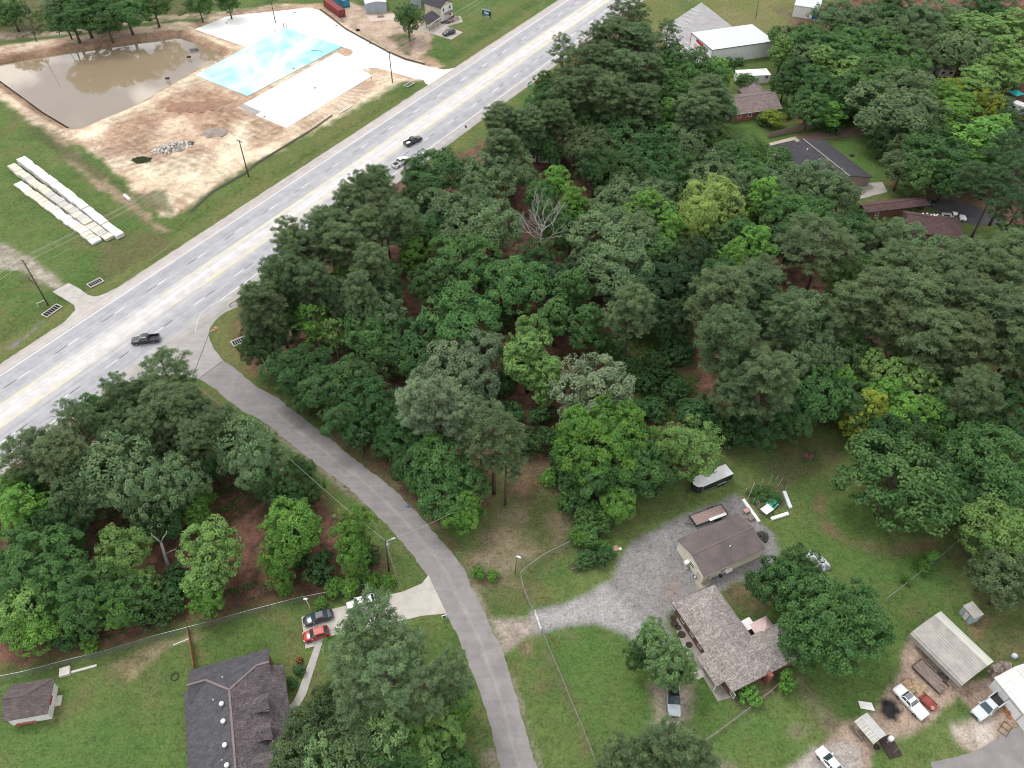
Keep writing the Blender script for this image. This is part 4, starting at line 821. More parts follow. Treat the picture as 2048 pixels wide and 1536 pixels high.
# bare trees
def twig(mb, a, d, ln, r, lv, rnd):
    b = a+d*ln; m = a.lerp(b, .5)+Vector((rnd.uniform(-1, 1), rnd.uniform(-1, 1), rnd.uniform(-.3, .6)))*ln*.07
    mb.tube([a, m, b], [r, r*.8, r*.6], 5, False)
    if lv == 0: return
    for i in range(rnd.choice((2, 3, 3))):
        q = (d+Vector((rnd.uniform(-1, 1), rnd.uniform(-1, 1), rnd.uniform(-.35, .75)))*.75).normalized()
        twig(mb, a.lerp(b, rnd.uniform(.55, 1)), q, ln*rnd.uniform(.6, .8), r*.6, lv-1, rnd)
def bare(name, label, px, py, h, spread, seed, r=.22, lv=4, m=DEADW, nb=6, t0=.4):
    rnd = random.Random(seed); p = G(px, py); t = thing(name, label, 'tree', p[:], 0)
    mb = MB(); mb.tube([(0, 0, -.2), (.1, 0, h*.3), (-.05, .1, h*.6), (.1, .1, h*.8)], [r*1.2, r, r*.8, r*.4], 8); mb.build('trunk', m, t, smooth=True)
    mb = MB()
    for i in range(nb):
        a = i*2.4+rnd.random(); u = t0+(.8-t0)*i/nb
        twig(mb, Vector((0, 0.05, h*u)), Vector((math.cos(a)*spread, math.sin(a)*spread, .75)).normalized(), h*.24, r*.5, lv, rnd)
    mb.build('limbs', m, t, smooth=True); return t
bare('dead_tree', 'dead grey leafless tree standing among green crowns in the central wood', 1080, 545, 17, .75, 4, .24, 4, DEADW, 8, .45)
q = G(340, 1145); t = thing('dead_tree', 'bare forked snag with broken top over the brown leaf litter', 'tree', q[:])
mb = MB(); top = (G(322, 1085, 6.6)-q)
mb.tube([(0, 0, -.2), top*.35, top*.75, top], [.34, .3, .25, .2], 9); mb.build('trunk', DEADW, t, smooth=True)
for a, b2, c_ in ((1, (303, 1070, 8.4), .16), (1, (333, 1066, 8.6), .14), (.6, (352, 1098, 6.2), .08)):
    mb = MB(); e = G(*b2)-q; s0 = top*a; mb.tube([s0, s0.lerp(e, .55)+Vector((0, 0, .15)), e, e+Vector((.15, .1, .5))], [c_, c_*.85, c_*.6, c_*.3], 7); mb.build('limb', DEADW, t, smooth=True)

# low growth on the woodland floor: ground cover nobody could count
rg = np.random.default_rng(77); PU = []
for q in WOODS:
    Wp = wpoly(q); n_ = int(min(9000, 2.2*(np.ptp(Wp[:, 0])*np.ptp(Wp[:, 1]))*.5)); p = np.c_[rg.uniform(Wp[:, 0].min(), Wp[:, 0].max(), n_), rg.uniform(Wp[:, 1].min(), Wp[:, 1].max(), n_)]
    k_ = (sdist(p, Wp) > 1.5) & (fbm(p[:, 0], p[:, 1], 7, 2) > .53) & (np.abs(p[:, 0]) < 260) & (p[:, 1] < 380); PU.append(p[k_])
Wp = wpoly([(1205, 690), (1290, 655), (1385, 670), (1400, 780), (1350, 860), (1270, 810)]); p = np.c_[rg.uniform(Wp[:, 0].min(), Wp[:, 0].max(), 1500), rg.uniform(Wp[:, 1].min(), Wp[:, 1].max(), 1500)]; PU.insert(0, p[(sdist(p, Wp) > 0) & (fbm(p[:, 0], p[:, 1], 4, 1) > .44)])
PU = np.concatenate(PU)[:9500]; per = 9; ix = np.repeat(np.arange(len(PU)), per); dd = rdir(rg, len(ix)); dd[:, 2] = np.abs(dd[:, 2]); sz = rg.uniform(.35, .95, len(PU))[ix]
PP = np.c_[PU[ix, 0]+dd[:, 0]*sz, PU[ix, 1]+dd[:, 1]*sz, .08+dd[:, 2]*sz*.9]
me = quads_mesh('undergrowth', PP, dd*.5+np.array([0, 0, .6])+rg.normal(size=dd.shape)*.4, .2*rg.uniform(.6, 1.4, len(ix)), .13, rg.random(len(PU))[ix]*.6+rg.random(len(ix))*.4, LEAF, rg)
o = bpy.data.objects.new('undergrowth', me); COL.objects.link(o); o.color = (.07, .13, .035, 1); tag(o, 'scattered low leafy undergrowth on the leaf litter of the woods', 'undergrowth', kind='stuff')

mb = MB(); rr = random.Random(31)
for i in range(1500):
    q = PU[rr.randrange(len(PU))]; a_ = rr.uniform(0, 3.14); l = rr.uniform(.4, 1.8); c_ = Vector((q[0]+rr.uniform(-4, 4), q[1]+rr.uniform(-4, 4), .06)); dv_ = Vector((math.cos(a_), math.sin(a_), rr.uniform(-.02, .06)))*l
    mb.tube([c_-dv_, c_+Vector((rr.uniform(-.1, .1), rr.uniform(-.1, .1), .04)), c_+dv_], [.05, .045, .02], 4, False)
tag(mb.build('fallen_branches', mat('fallen_wood', (.22, .17, .14), (.11, .08, .065), 2, .95)), 'thin fallen branches lying on the leaf litter of the woods', 'branches', kind='stuff')
# ---------------------------------------------------------------- buildings
class Fr:
    """rectangle from three roof-edge pixels a, b (along) and d (across from a) at height z; local x runs right, local -y faces the camera"""
    def __init__(s, a, b, d, z):
        A, B, D = G(*a, z), G(*b, z), G(*d, z); u = (B-A); s.L = u.length; u.normalize()
        v = D-A; v = v-u*v.dot(u); s.W = v.length; v.normalize()
        c = A+u*s.L/2+v*s.W/2
        if u.x < 0: u = -u
        s.rz = math.atan2(u.y, u.x); s.loc = (c.x, c.y, 0)
def shingle(name, c, c2, sp=.3):
    if name in MATS: return MATS[name]
    m = mat(name, c, c2, 1.1, .92, detail=8, fine=sp, fscale=3.6); t = m.node_tree; b = t.nodes['Principled BSDF']
    tc = t.nodes.new('ShaderNodeTexCoord'); br = t.nodes.new('ShaderNodeTexBrick'); br.inputs['Scale'].default_value = 1; br.inputs['Brick Width'].default_value = .9; br.inputs['Row Height'].default_value = .32; br.inputs['Mortar Size'].default_value = .025
    br.inputs['Color1'].default_value = (1, 1, 1, 1); br.inputs['Color2'].default_value = (.74, .74, .74, 1); br.inputs['Mortar'].default_value = (.6, .6, .6, 1)
    t.links.new(tc.outputs['Object'], br.inputs[0]); x = t.nodes.new('ShaderNodeMix'); x.data_type = 'RGBA'; x.blend_type = 'MULTIPLY'; x.inputs[0].default_value = 1
    src = b.inputs['Base Color'].links[0].from_socket; t.links.new(src, x.inputs[6]); t.links.new(br.outputs['Color'], x.inputs[7]); t.links.new(x.outputs[2], b.inputs['Base Color']); return m
def ribbed(name, c, c2, axis='x', pitch=.45, rough=.5, metal=.2, depth=.35):
    if name in MATS: return MATS[name]
    m = mat(name, c, c2, .8, rough, detail=6, metal=metal); t = m.node_tree; b = t.nodes['Principled BSDF']
    tc = t.nodes.new('ShaderNodeTexCoord'); wv = t.nodes.new('ShaderNodeTexWave'); wv.bands_direction = axis.upper(); wv.inputs['Scale'].default_value = .314/pitch; t.links.new(tc.outputs['Object'], wv.inputs[0])
    bp = t.nodes.new('ShaderNodeBump'); bp.inputs['Strength'].default_value = depth; bp.inputs['Distance'].default_value = .12; t.links.new(wv.outputs['Fac'], bp.inputs['Height']); t.links.new(bp.outputs[0], b.inputs['Normal']); return m
BRICK = mat('red_brick', (.30, .115, .085), (.20, .075, .06), 3, .9, fine=.15, fscale=12)
BRICKB = mat('brown_brick', (.20, .10, .075), (.12, .065, .05), 3, .9, fine=.15, fscale=12)
SIDING = mat('beige_siding', (.58, .53, .43), (.50, .455, .37), .8, .8)
def walls(mb, L, W, h, rise, axis='x'):
    x, y = L/2, W/2
    if axis == 'x':
        P = [(-y, 0), (y, 0), (y, h), (0, h+rise), (-y, h)] if rise else [(-y, 0), (y, 0), (y, h), (-y, h)]
        mb.loft([[(sx, a, b) for a, b in P] for sx in (-x, x)])
    else:
        P = [(-x, 0), (x, 0), (x, h), (0, h+rise), (-x, h)] if rise else [(-x, 0), (x, 0), (x, h), (-x, h)]
        mb.loft([[(a, sy, b) for a, b in P] for sy in (-y, y)])
    return mb
def slab(mb, pts, th):
    """thick roof plane from its outline (upper face), thickness downward"""
    n = len(pts); mb.add([tuple(p) for p in pts]+[(p[0], p[1], p[2]-th) for p in pts], [tuple(range(n)), tuple(reversed(range(n, 2*n)))]+[(i, (i+1) % n, n+(i+1) % n, n+i) for i in range(n)])
def gable_roof(mb, L, W, h, rise, ov=.45, og=.3, th=.14, axis='x'):
    if axis == 'x': x, y = L/2+og, W/2+ov; k = rise/(W/2); z0 = h-k*ov+th; z1 = h+rise+th; sw = lambda a, b, c: (a, b, c)
    else: x, y = W/2+og, L/2+ov; k = rise/(L/2); z0 = h-k*ov+th; z1 = h+rise+th; sw = lambda a, b, c: (b, a, c)
    for s in (-1, 1): slab(mb, [sw(-x, s*y, z0), sw(x, s*y, z0), sw(x, s*.001, z1), sw(-x, s*.001, z1)], th)
    mb.bar(sw(-x, 0, z1+.01), sw(x, 0, z1+.01), .3, .05)
def hip_roof(mb, L, W, h, rise, ov=.45, th=.14, ends=(1, 1), cx=0, cy=0):
    x, y = L/2+ov, W/2+ov; z0, z1 = h+th-.1, h+rise+th; r = min(y, x*.95)
    xa, xb = (-x+r if ends[0] else -x), (x-r if ends[1] else x)
    if xa > xb: xa = xb = (xa+xb)/2
    a, b, c, d, e, f = (-x, -y, z0), (x, -y, z0), (x, y, z0), (-x, y, z0), (xa, 0, z1), (xb, 0, z1)
    o = lambda p, dz=0: (p[0]+cx, p[1]+cy, p[2]+dz)
    T_ = [o(p) for p in (a, b, c, d, e, f)]; B_ = [o(p, -th) for p in (a, b, c, d)]
    mb.add(T_+B_, [(0, 1, 5, 4), (1, 2, 5), (2, 3, 4, 5), (3, 0, 4), (9, 8, 7, 6), (0, 6, 7, 1), (1, 7, 8, 2), (2, 8, 9, 3), (3, 9, 6, 0)])
    mb.bar(o(e, .02), o(f, .02), .28, .06)
    for p, q in ((a, e), (d, e), (b, f), (c, f)):
        if abs(p[0]-q[0]) > .1: mb.bar(o(p, .02), o(q, .02), .24, .05)
def opening(par, side, L, W, pos, z0, w_, h_, kind='window', frame=WHITE, pane=GLASS, mull=True):
    """window or door on a wall: frame a little proud, pane inside it"""
    mb, pn = MB(), MB(); D = {'-y': (0, -W/2, 1, 0), '+y': (0, W/2, -1, 0), '-x': (-L/2, 0, 0, 1), '+x': (L/2, 0, 0, 1)}[side]
    nrm = {'-y': (0, -1), '+y': (0, 1), '-x': (-1, 0), '+x': (1, 0)}[side]
    U = Vector((D[2], D[3], 0)); N = Vector((*nrm, 0)); c = Vector((D[0], D[1], z0+h_/2))+U*pos
    t = .09
    for sx in (-1, 1): mb.obox(c+N*.02+U*sx*(w_/2), U*t/2, N*.05, Vector((0, 0, h_/2+t/2)))
    for sz in (-1, 1): mb.obox(c+N*.02+Vector((0, 0, sz*h_/2)), U*(w_/2-t/2), N*.048, Vector((0, 0, t/2)))
    if mull and kind == 'window': mb.obox(c+N*.03, U*(w_/2-t/2), N*.03, Vector((0, 0, .025)))
    pn.obox(c+N*.012, U*(w_/2-t/2), N*.02, Vector((0, 0, h_/2-t/2)))
    f = mb.build(kind, frame, par); pn.build('pane' if kind == 'window' else 'door_leaf', pane, f); return f
def building(name, label, fr, cat='house'):
    return thing(name, label, cat, fr.loc, fr.rz)

# white metal shop with the car park
h = hgt(1418.6, 130.6, 100); fr = Fr((1424.7, 100), (1550.5, 82), (1393, 63.5), h)
o = building('metal_shop', 'white metal shop with red sign over its door beside the car park', fr, 'shop')
MW = ribbed('white_metal_wall', (.80, .81, .82), (.74, .75, .77), 'x', .6); MRF = ribbed('white_metal_roof', (.60, .63, .66), (.53, .56, .60), 'x', .9, .4)
hb = 4.5; D2 = G(1393, 63.5, hb); ux = Vector((math.cos(fr.rz), math.sin(fr.rz), 0)); vy = Vector((-ux.y, ux.x, 0)); A0 = G(1424.7, 100, h); fr.W = abs((D2-A0).dot(vy)); cc = A0+ux*fr.L/2+vy*fr.W/2; o.location = (cc.x, cc.y, 0)
L, W_ = fr.L-.4, fr.W-.3
MB().loft([[(x, y, z) for y, z in ((-W_/2, 0), (W_/2, 0), (W_/2, hb-.12), (-W_/2, h-.12))] for x in (-L/2, L/2)]).build('wall', MW, o); mb = MB(); slab(mb, [(-L/2-.2, -W_/2-.15, h+.02), (L/2+.2, -W_/2-.15, h+.02), (L/2+.2, W_/2+.15, hb+.02), (-L/2-.2, W_/2+.15, hb+.02)], .12); mb.build('roof', MRF, o)
TR = mat('brown_trim', (.16, .07, .05)); mb = MB()
mb.bar((-L/2-.18, -W_/2-.22, h-.06), (L/2+.18, -W_/2-.22, h-.06), .12, .2)
mb.bar((-L/2-.27, -W_/2-.15, h-.06), (-L/2-.27, W_/2+.15, hb-.06), .12, .2)
for s in (-1, 1): mb.bar((-L/2-.03, s*(W_/2+.03), 0), (-L/2-.03, s*(W_/2+.03), min(h, hb)-.2), .14)
mb.build('trim', TR, o)
REDS = mat('red_sign', (.50, .035, .045), (.42, .03, .04), 2, .5)
mb = MB(); rr = random.Random(2)
y = 3.6
for k in range(9):
    wd = rr.uniform(.28, .5); mb.box(-L/2-.16, -L/2-.03, y-wd, y, h*.63, h*.63+rr.choice((.75, .75, .9))); y -= wd+.14
mb.build('sign_letters', REDS, o)
opening(o, '-x', L, W_, -.2, 0, 2.0, 2.3, 'door', WHITE, GLASS); opening(o, '-x', L, W_, -3.2, .7, 1.8, 1.7, 'window', WHITE, REDS, False); opening(o, '-x', L, W_, 3.4, .7, 2.4, 1.7, 'window', WHITE, mat('poster_print', (.72, .55, .56), (.5, .12, .16), 1.5, .6), True); opening(o, '-x', L, W_, -W_/2+1.8, .8, 1.4, 1.5, 'window', WHITE, mat('pale_pane', (.62, .72, .70), (.2, .35, .36), 1.5, .3), True)
# white box building behind the brick house
h = hgt(1479, 169.6, 153); fr = Fr((1479, 153), (1541.6, 149.5), (1465, 141), h)
o = building('box_building', 'small white flat-roofed box building behind the brick house', fr, 'shed')
walls(MB(), fr.L, fr.W, h-.15, 0).build('wall', MW, o); mb = MB(); mb.box(-fr.L/2-.1, fr.L/2+.1, -fr.W/2-.1, fr.W/2+.1, h-.15, h+.05); mb.build('roof', mat('white_membrane', (.80, .79, .77), (.56, .53, .50), .35, .8, lo=.3, hi=.5), o)
opening(o, '-y', fr.L, fr.W, fr.L/2-1.2, 1.6, 1.2, .9, 'window', WHITE, mat('blue_pane', (.05, .1, .22))); opening(o, '-y', fr.L, fr.W, -1, .9, 1.2, 1.1, 'window')
# brick house
h = 2.7; fr = Fr((1461.5, 232.6), (1568, 218.4), (1450, 188), h)
o = building('brick_house', 'red brick house with brown shingle roof and grey gable end', fr)
RB = shingle('brown_shingles', (.255, .20, .19), (.19, .15, .145), .14); L, W_ = fr.L-.7, 10.5
walls(MB(), L, W_, h, 0).build('wall', BRICK, o); mb = MB(); gable_roof(mb, L, W_, h, 2.0); mb.build('roof', RB, o)
mb = MB(); mb.loft([[(x, a, b) for a, b in ((-W_/2, h), (W_/2, h), (0, h+2.0))] for x in (-L/2, L/2)]); mb.box(-L/2-.03, -L/2, -W_/2, W_/2, 0, h); mb.build('gable_siding', mat('grey_siding', (.34, .345, .37), (.29, .295, .32), 1), o)
mb = MB(); mb.loft([[(x, y, z) for x, z in ((L/2-7, h), (L/2, h), (L/2-3.5, h+1.75))] for y in (0, W_/2+4)]); gable_wing = mb.build('wing_gable', BRICK, o)
mb = MB()
for s in (-1, 1): slab(mb, [(L/2-3.5+s*3.9, -.3, h-.05), (L/2-3.5+s*3.9, W_/2+4.4, h-.05), (L/2-3.5+s*.001, W_/2+4.4, h+2.05), (L/2-3.5+s*.001, -.3, h+2.05)], .14)
mb.build('wing_roof', RB, o); mb = MB(); mb.bar((-L/2-.35, -W_/2-.48, h-.14), (L/2+.35, -W_/2-.48, h-.14), .1, .14); mb.build('gutter', OFFW, o)
for p in (-5, -1.6, 2): opening(o, '-y', L, W_, p, 1, 1.1, 1.1)
for p in (-2.8, 0): opening(o, '-x', L+.06, W_, p, 1, .9, 1.2, pane=BLACKP)
# dark-roofed house
h = 2.7; fr = Fr((1581, 342), (1676, 424), (1650, 290), h)
A_, B_ = G(1551, 306, h), G(1640, 381, h); u_ = (B_-A_).normalized(); v_ = G(1628, 288, h+2.3)-A_; v_.z = 0; v_ = v_-u_*v_.dot(u_); fr = Fr((1551, 306), (1640, 381), pix(A_+v_*1.72), h)
o = building('ranch_house', 'ranch house with near-black shingle roof and pale ridge caps', fr)
RD = shingle('charcoal_shingles', (.075, .072, .085), (.05, .048, .058), .14)
L, W_ = fr.L-.6, fr.W-.8; walls(MB(), L, W_, h, 2.3).build('wall', mat('tan_brick', (.30, .24, .20), (.22, .17, .145), 2), o); mb = MB(); gable_roof(mb, L, W_, h, 2.3, .4, .35); mb.build('roof', RD, o)
mb = MB(); mb.bar((-L/2-.4, 0, h+2.5), (L/2+.4, 0, h+2.5), .34, .06); mb.build('ridge_cap', mat('tan_ridge', (.30, .26, .23)), o)
mb = MB(); mb.box(-L/2-3.8, -L/2-.01, -W_/2-2.2, .3, 0, h-.25); mb.build('porch_wall', SIDING, o)
mb = MB(); mb.box(-L/2-4.3, -L/2-.42, -W_/2-2.7, .6, h-.25, h-.06); mb.build('porch_roof', RD, o)
mb = MB(); mb.cyl((-L/2+4, -1.6), .2, h+1.2, h+2.1); mb.build('roof_vent', WHITE, o); mb = MB(); mb.bar((-L/2-.35, -W_/2-.44, h-.1), (L/2+.35, -W_/2-.44, h-.1), .1, .16); mb.build('gutter', OFFW, o)
for k in range(3): opening(o, '-y', L, W_, -L/4+k*3.2, 1, 1.1, 1.2)
opening(o, '-x', L, W_, 3, 1, 1, 1.2)
# brown-roofed house: hip roof with seven vents and a long carport
h = 2.7; RBR = shingle('maroon_shingles', (.125, .078, .076), (.095, .06, .058), .12)
fr = Fr((1840, 470), (1930, 476), (1846, 421), h)
fr = Fr((1812, 462), (1929, 477), (1818, 424), h)
o = building('hip_roof_house', 'low house with maroon hip roof dotted with white vents', fr)
L, W_ = fr.L-.8, fr.W-.4; walls(MB(), L, W_, h, 0).build('wall', BRICKB, o); mb = MB(); hip_roof(mb, L, W_, h, 2.1, ends=(0, 1)); mb.build('roof', RBR, o)
for (px_, py_) in ((1846, 427), (1856, 424), (1862, 431), (1869, 427), (1868, 433), (1877, 425), (1872, 432)):
    q = G(px_, py_, h+1.3); lc = Matrix.Rotation(-fr.rz, 3, 'Z') @ (q-Vector(fr.loc)); mb = MB(); rz_ = h+2.1*max(0, 1-abs(lc.y)/(W_/2+.4)); mb.cyl((lc.x, lc.y), .2, rz_-.2, rz_+.4); mb.build('roof_vent', WHITE, o)
for p in (-4, 0, 4): opening(o, '-y', L, W_, p, 1, 1.1, 1.1)
fr = Fr((1731, 425), (1856, 410), (1720, 408), 2.6)
o = building('long_carport', 'long maroon-roofed carport behind the brown-roofed house', fr, 'carport')
mb = MB(); gable_roof(mb, fr.L, fr.W, 2.6, .7, .2, .2); mb.build('roof', RBR, o)
mb = MB(); mb.box(-fr.L/2+.2, 3, -fr.W/2+.3, fr.W/2-.3, 0, 2.58); mb.build('wall', BRICKB, o)
for x in (5, 9, fr.L/2-.3):
    for s in (-1, 1): mb = MB(); mb.box(x-.08, x+.08, s*(fr.W/2-.2)-.08, s*(fr.W/2-.2)+.08, 0, 2.55); mb.build('post', WOOD, o)
opening(o, '-y', fr.L-.4, fr.W-.6, -5, 1, 1, 1.1)
# cottage among the trees and the sliver of a white building at the top
fr = Fr((1058, 306), (1120, 312), (1060, 290), 2.6); o = building('cottage', 'small grey cottage with white trim half hidden under the woodland crowns', fr)
walls(MB(), fr.L, fr.W, 2.6, 1.3).build('wall', WHITE, o); mb = MB(); gable_roof(mb, fr.L, fr.W, 2.6, 1.3); mb.build('roof', shingle('grey_shingles', (.16, .17, .19), (.11, .12, .135)), o)
for p in (-3, 0, 3): opening(o, '-y', fr.L, fr.W, p, 1, 1, 1.1)
fr = Fr((1592, 4), (1640, 11), (1600, -14), 4.2); o = building('metal_warehouse', 'long white metal building at the top edge beyond the grass', fr, 'warehouse')
walls(MB(), fr.L, 14, 4.0, .8).build('wall', MW, o); mb = MB(); gable_roof(mb, fr.L, 14, 4.0, .8, .2, .2); mb.build('roof', MRF, o); opening(o, '-y', fr.L, 14, 4, 0, 3, 3, 'door', WHITE, mat('blue_door', (.03, .08, .3)))
# grey metal hall and its neighbour
h = hgt(733.5, 28.3, 7.8); A, B = G(733.5, 28.3), G(774.5, 24.4)
fr = Fr((733.5, 28.3), (774.5, 24.4), (727, 0), 0); o = building('metal_hall', 'blue-grey metal building beside the sandy yard', fr, 'workshop')
BG = ribbed('blue_grey_metal', (.36, .42, .48), (.31, .37, .43), 'x', .5); walls(MB(), fr.L, fr.W, h, .5, 'y').build('wall', BG, o); mb = MB(); gable_roof(mb, fr.L, fr.W, h, .5, .15, .2, axis='y'); mb.build('roof', MRF, o)
opening(o, '-y', fr.L, fr.W, -3, 0, 1.1, 2.1, 'door', STEEL, BG)
fr = Fr((822, 18), (843, 17), (820, -5), 0); o = building('storage_hall', 'pale blue-grey hall behind the roundish yard tree', fr, 'workshop')
walls(MB(), fr.L, fr.W, 5, .5, 'y').build('wall', BG, o); mb = MB(); gable_roof(mb, fr.L, fr.W, 5, .5, .15, .2, axis='y'); mb.build('roof', MRF, o); opening(o, '-y', fr.L, fr.W, 0, 0, 2.4, 2.6, 'door', STEEL, BG)
# tan two-storey house with lean-to
h = 5.2; fr = Fr((881.5, 16.3), (906.6, 3.5), (846.4, 5.3), h)
o = building('two_storey_house', 'tan two-storey house with dark roof and white front', fr)
L, W_ = fr.L-.6, fr.W-.6; walls(MB(), L, W_, h, 1.6, 'y').build('wall', SIDING, o); mb = MB(); gable_roof(mb, W_, L, h, 1.6, .4, .35, axis='x') if False else gable_roof(mb, L, W_, h, 1.6, .4, .35, axis='y'); mb.build('roof', RD, o)
mb = MB(); mb.box(-L/2+.02, L/2-.02, -W_/2-.06, -W_/2-.005, 0, h); mb.build('front_siding', WHITE, o)
for p, z in ((-L/2+1.3, 3.4), (L/2-1.6, 3.4), (L/2-1.6, 1)): opening(o, '-y', L, W_+.12, p, z, 1, 1.2)
mb = MB(); mb.box(-1.6, 2.2, -W_/2-1.5, -W_/2-.07, 2.6, 2.8); mb.build('balcony', WOOD, o)
Rq = Matrix.Rotation(-fr.rz, 3, 'Z'); lp = lambda x, y, z: tuple(Rq @ (G(x, y, z)-Vector(fr.loc)))
mb = MB(); slab(mb, [lp(857.8, 50.5, 2.5), lp(882, 34, 2.5), lp(864, 21, 3.7), lp(843.7, 32.5, 3.7)], .15); mb.build('lean_to_roof', RD, o)
mb = MB(); q0, q1 = lp(857.6, 50.9, 2.42), lp(882, 34.4, 2.42); mb.bar(q0, q1, .1, .2); mb.build('fascia', WHITE, o)
for x, y in ((858, 50), (866, 44.5), (874, 39.2), (846, 33), (852, 43)): q = lp(x, y, 2.3); mb = MB(); mb.box(q[0]-.08, q[0]+.08, q[1]-.08, q[1]+.08, 0, 2.3); mb.build('post', WOOD, o)
# containers
def container(label, a, b, d, col, nm):
    fr = Fr(a, b, d, 0); t = thing('shipping_container', label, 'container', fr.loc, fr.rz, 'shipping containers'); L, W_ = 12.2, 2.44
    m = ribbed(nm, col, tuple(c*.75 for c in col), 'x', .28, .6, .1, .6); mb = MB(); mb.box(-L/2+.1, L/2-.1, -W_/2+.05, W_/2-.05, .15, 2.52); mb.build('body', m, t)
    mb = MB()
    for x in (-L/2, L/2):
        for y in (-1, 1): mb.box(x-.1, x+.1, y*W_/2-.08, y*W_/2+.08, 0, 2.6)
        for z in (.12, 2.52): mb.box(x-.09, x+.09, -W_/2+.081, W_/2-.081, z-.08, z+.08)
    for y in (-1, 1):
        for z in (.12, 2.52): mb.box(-L/2+.101, L/2-.101, y*W_/2-.07, y*W_/2+.07, z-.08, z+.08)
    mb.build('frame', mat(nm+'_edge', tuple(c*.8 for c in col)), t)
    for y in (-.6, .6): mb = MB(); mb.box(L/2-.098, L/2-.06, y-.56, y+.56, .25, 2.4); mb.build('door', m, t)
    mb = MB()
    for y in (-.85, -.3, .3, .85): mb.bar((L/2-.03, y, .25), (L/2-.03, y, 2.4), .04)
    mb.build('lock_rods', STEEL, t)
container('rusty red shipping container standing along the concrete slab', (646.6, 11.7), (682, 38), (657, 8), (.26, .05, .05), 'red_container')
container('bright blue shipping container behind the red one', (659, -4), (687, 15.6), (668, -8), (.05, .26, .40), 'blue_container')
# tan workshop
h = 2.9; fr = Fr((1407.7, 1153.5), (1531, 1096.5), (1360, 1077), h)
o = building('workshop', 'tan-walled workshop with worn brown roof on the gravel', fr, 'workshop'); L, W_ = fr.L-.4, fr.W-.5
RW = mat('worn_brown_roof', (.155, .125, .12), (.105, .09, .093), .35, .9, detail=8, fine=.1, fscale=5)
walls(MB(), L, W_, h, 1.1).build('wall', mat('cream_wall', (.74, .70, .58), (.62, .58, .47), .7), o); mb = MB(); gable_roof(mb, L, W_, h, 1.1, .25, .2, .1); mb.build('roof', RW, o)
mb = MB(); mb.bar((-L/2-.2, -.12, h+1.2), (L/2+.2, -.12, h+1.2), .1, .08); mb.build('ridge_cap', mat('light_ridge', (.24, .18, .16)), o)
mb = MB(); mb.cyl((.5, -1.5), .08, h+.7, h+1.3); mb.build('roof_vent', WHITE, o)
opening(o, '-x', L, W_, -.6, 1, 1.2, 1.1); opening(o, '-x', L, W_, -2.6, 0, .95, 2.1, 'door', WHITE, SIDING); opening(o, '-y', L, W_, -2, 1, 1.2, 1); opening(o, '-y', L, W_, -5, 0, .95, 2.1, 'door', WHITE, SIDING)
q = MB(); q.box(-L/2-.85, -L/2-.03, -.1, .6, .9, 1.5); q.build('air_conditioner', WHITE, o)
# grey-roofed brick house
h = 2.75; RGY = shingle('mottled_grey_shingles', (.385, .342, .322), (.268, .238, .224), .36)
fr = Fr((1345.3, 1206.9), (1429, 1168.6), (1456, 1389), h)
o = building('grey_roofed_house', 'brick house with mottled grey shingle roof between the drive and gazebo', fr); L, W_ = fr.L-.9, fr.W-.9
walls(MB(), L, W_, h, 0).build('wall', BRICKB, o)
mb = MB(); y0, y1, x0, x1 = -fr.W/2, fr.W/2, -fr.L/2, fr.L/2; zr = h+2.0; hl = fr.L/2
E_ = fr.L/2+5.3
T_ = [(x0, y1, h), (x1, y1, h), (0, y1-hl*1.0, zr), (0, y0+hl*1.1, zr), (x0, y0, h), (x1, y0+6.2, h), (x1, y0, h), (E_, y0, h), (E_, y0+6.2, h), (E_-3.1, y0+3.1, zr-.35), (.6, y0+3.1, zr-.35)]
mb.add(T_, [(0, 1, 2), (0, 2, 3, 4), (1, 5, 10, 3, 2), (4, 3, 10, 9, 7, 6), (5, 8, 9, 10), (8, 7, 9)])
mb.build('roof', RGY, o)
mb = MB(); P_ = [(x0, y1), (x1, y1), (x1, y0+6.2), (E_, y0+6.2), (E_, y0), (x0, y0)]; n = len(P_)
mb.add([(a, b, h-.02) for a, b in P_]+[(a, b, h-.2) for a, b in P_], [(i, (i+1) % n, n+(i+1) % n, n+i) for i in range(n)]+[tuple(reversed(range(n, 2*n)))]); mb.build('fascia', mat('brown_fascia', (.20, .15, .13)), o)
mb = MB(); mb.box(x1-.5, E_-.45, y0+.45, y0+5.75, 0, h-.21); mb.build('wing_wall', BRICKB, o)
mb = MB(); slab(mb, [(x0-1.5, -1.0, h-.35), (x0-1.5, -6.2, h-.35), (x0+.3, -6.2, h+.12), (x0+.3, -1.0, h+.12)], .12); mb.build('porch_roof', RGY, o)
for y in (-1.3, -5.9): mb = MB(); mb.box(x0-1.35, x0-1.2, y-.08, y+.08, 0, h-.45); mb.build('porch_post', WHITE, o)
for y in (8, 5.4, 2.8, .6, -8): opening(o, '-x', L, W_, y, .9, .9, 1.3)
mb = MB(); mb.bar((0, y1-hl, zr+.03), (0, y0+hl*1.1, zr+.03), .28, .05); mb.build('ridge_cap', mat('grey_ridge', (.26, .24, .235)), o)
for p in ((1.2, 2.5, zr-.55), (E_-2, y0+2.2, h+.9)): mb = MB(); mb.cyl(p[:2], .08, p[2], p[2]+.5); mb.build('roof_vent', WHITE, o)
mb = MB(); mb.box(2.4, 3.1, y0-.6, y0+.2, 0, h+.3); mb.build('chimney', BRICK, o)
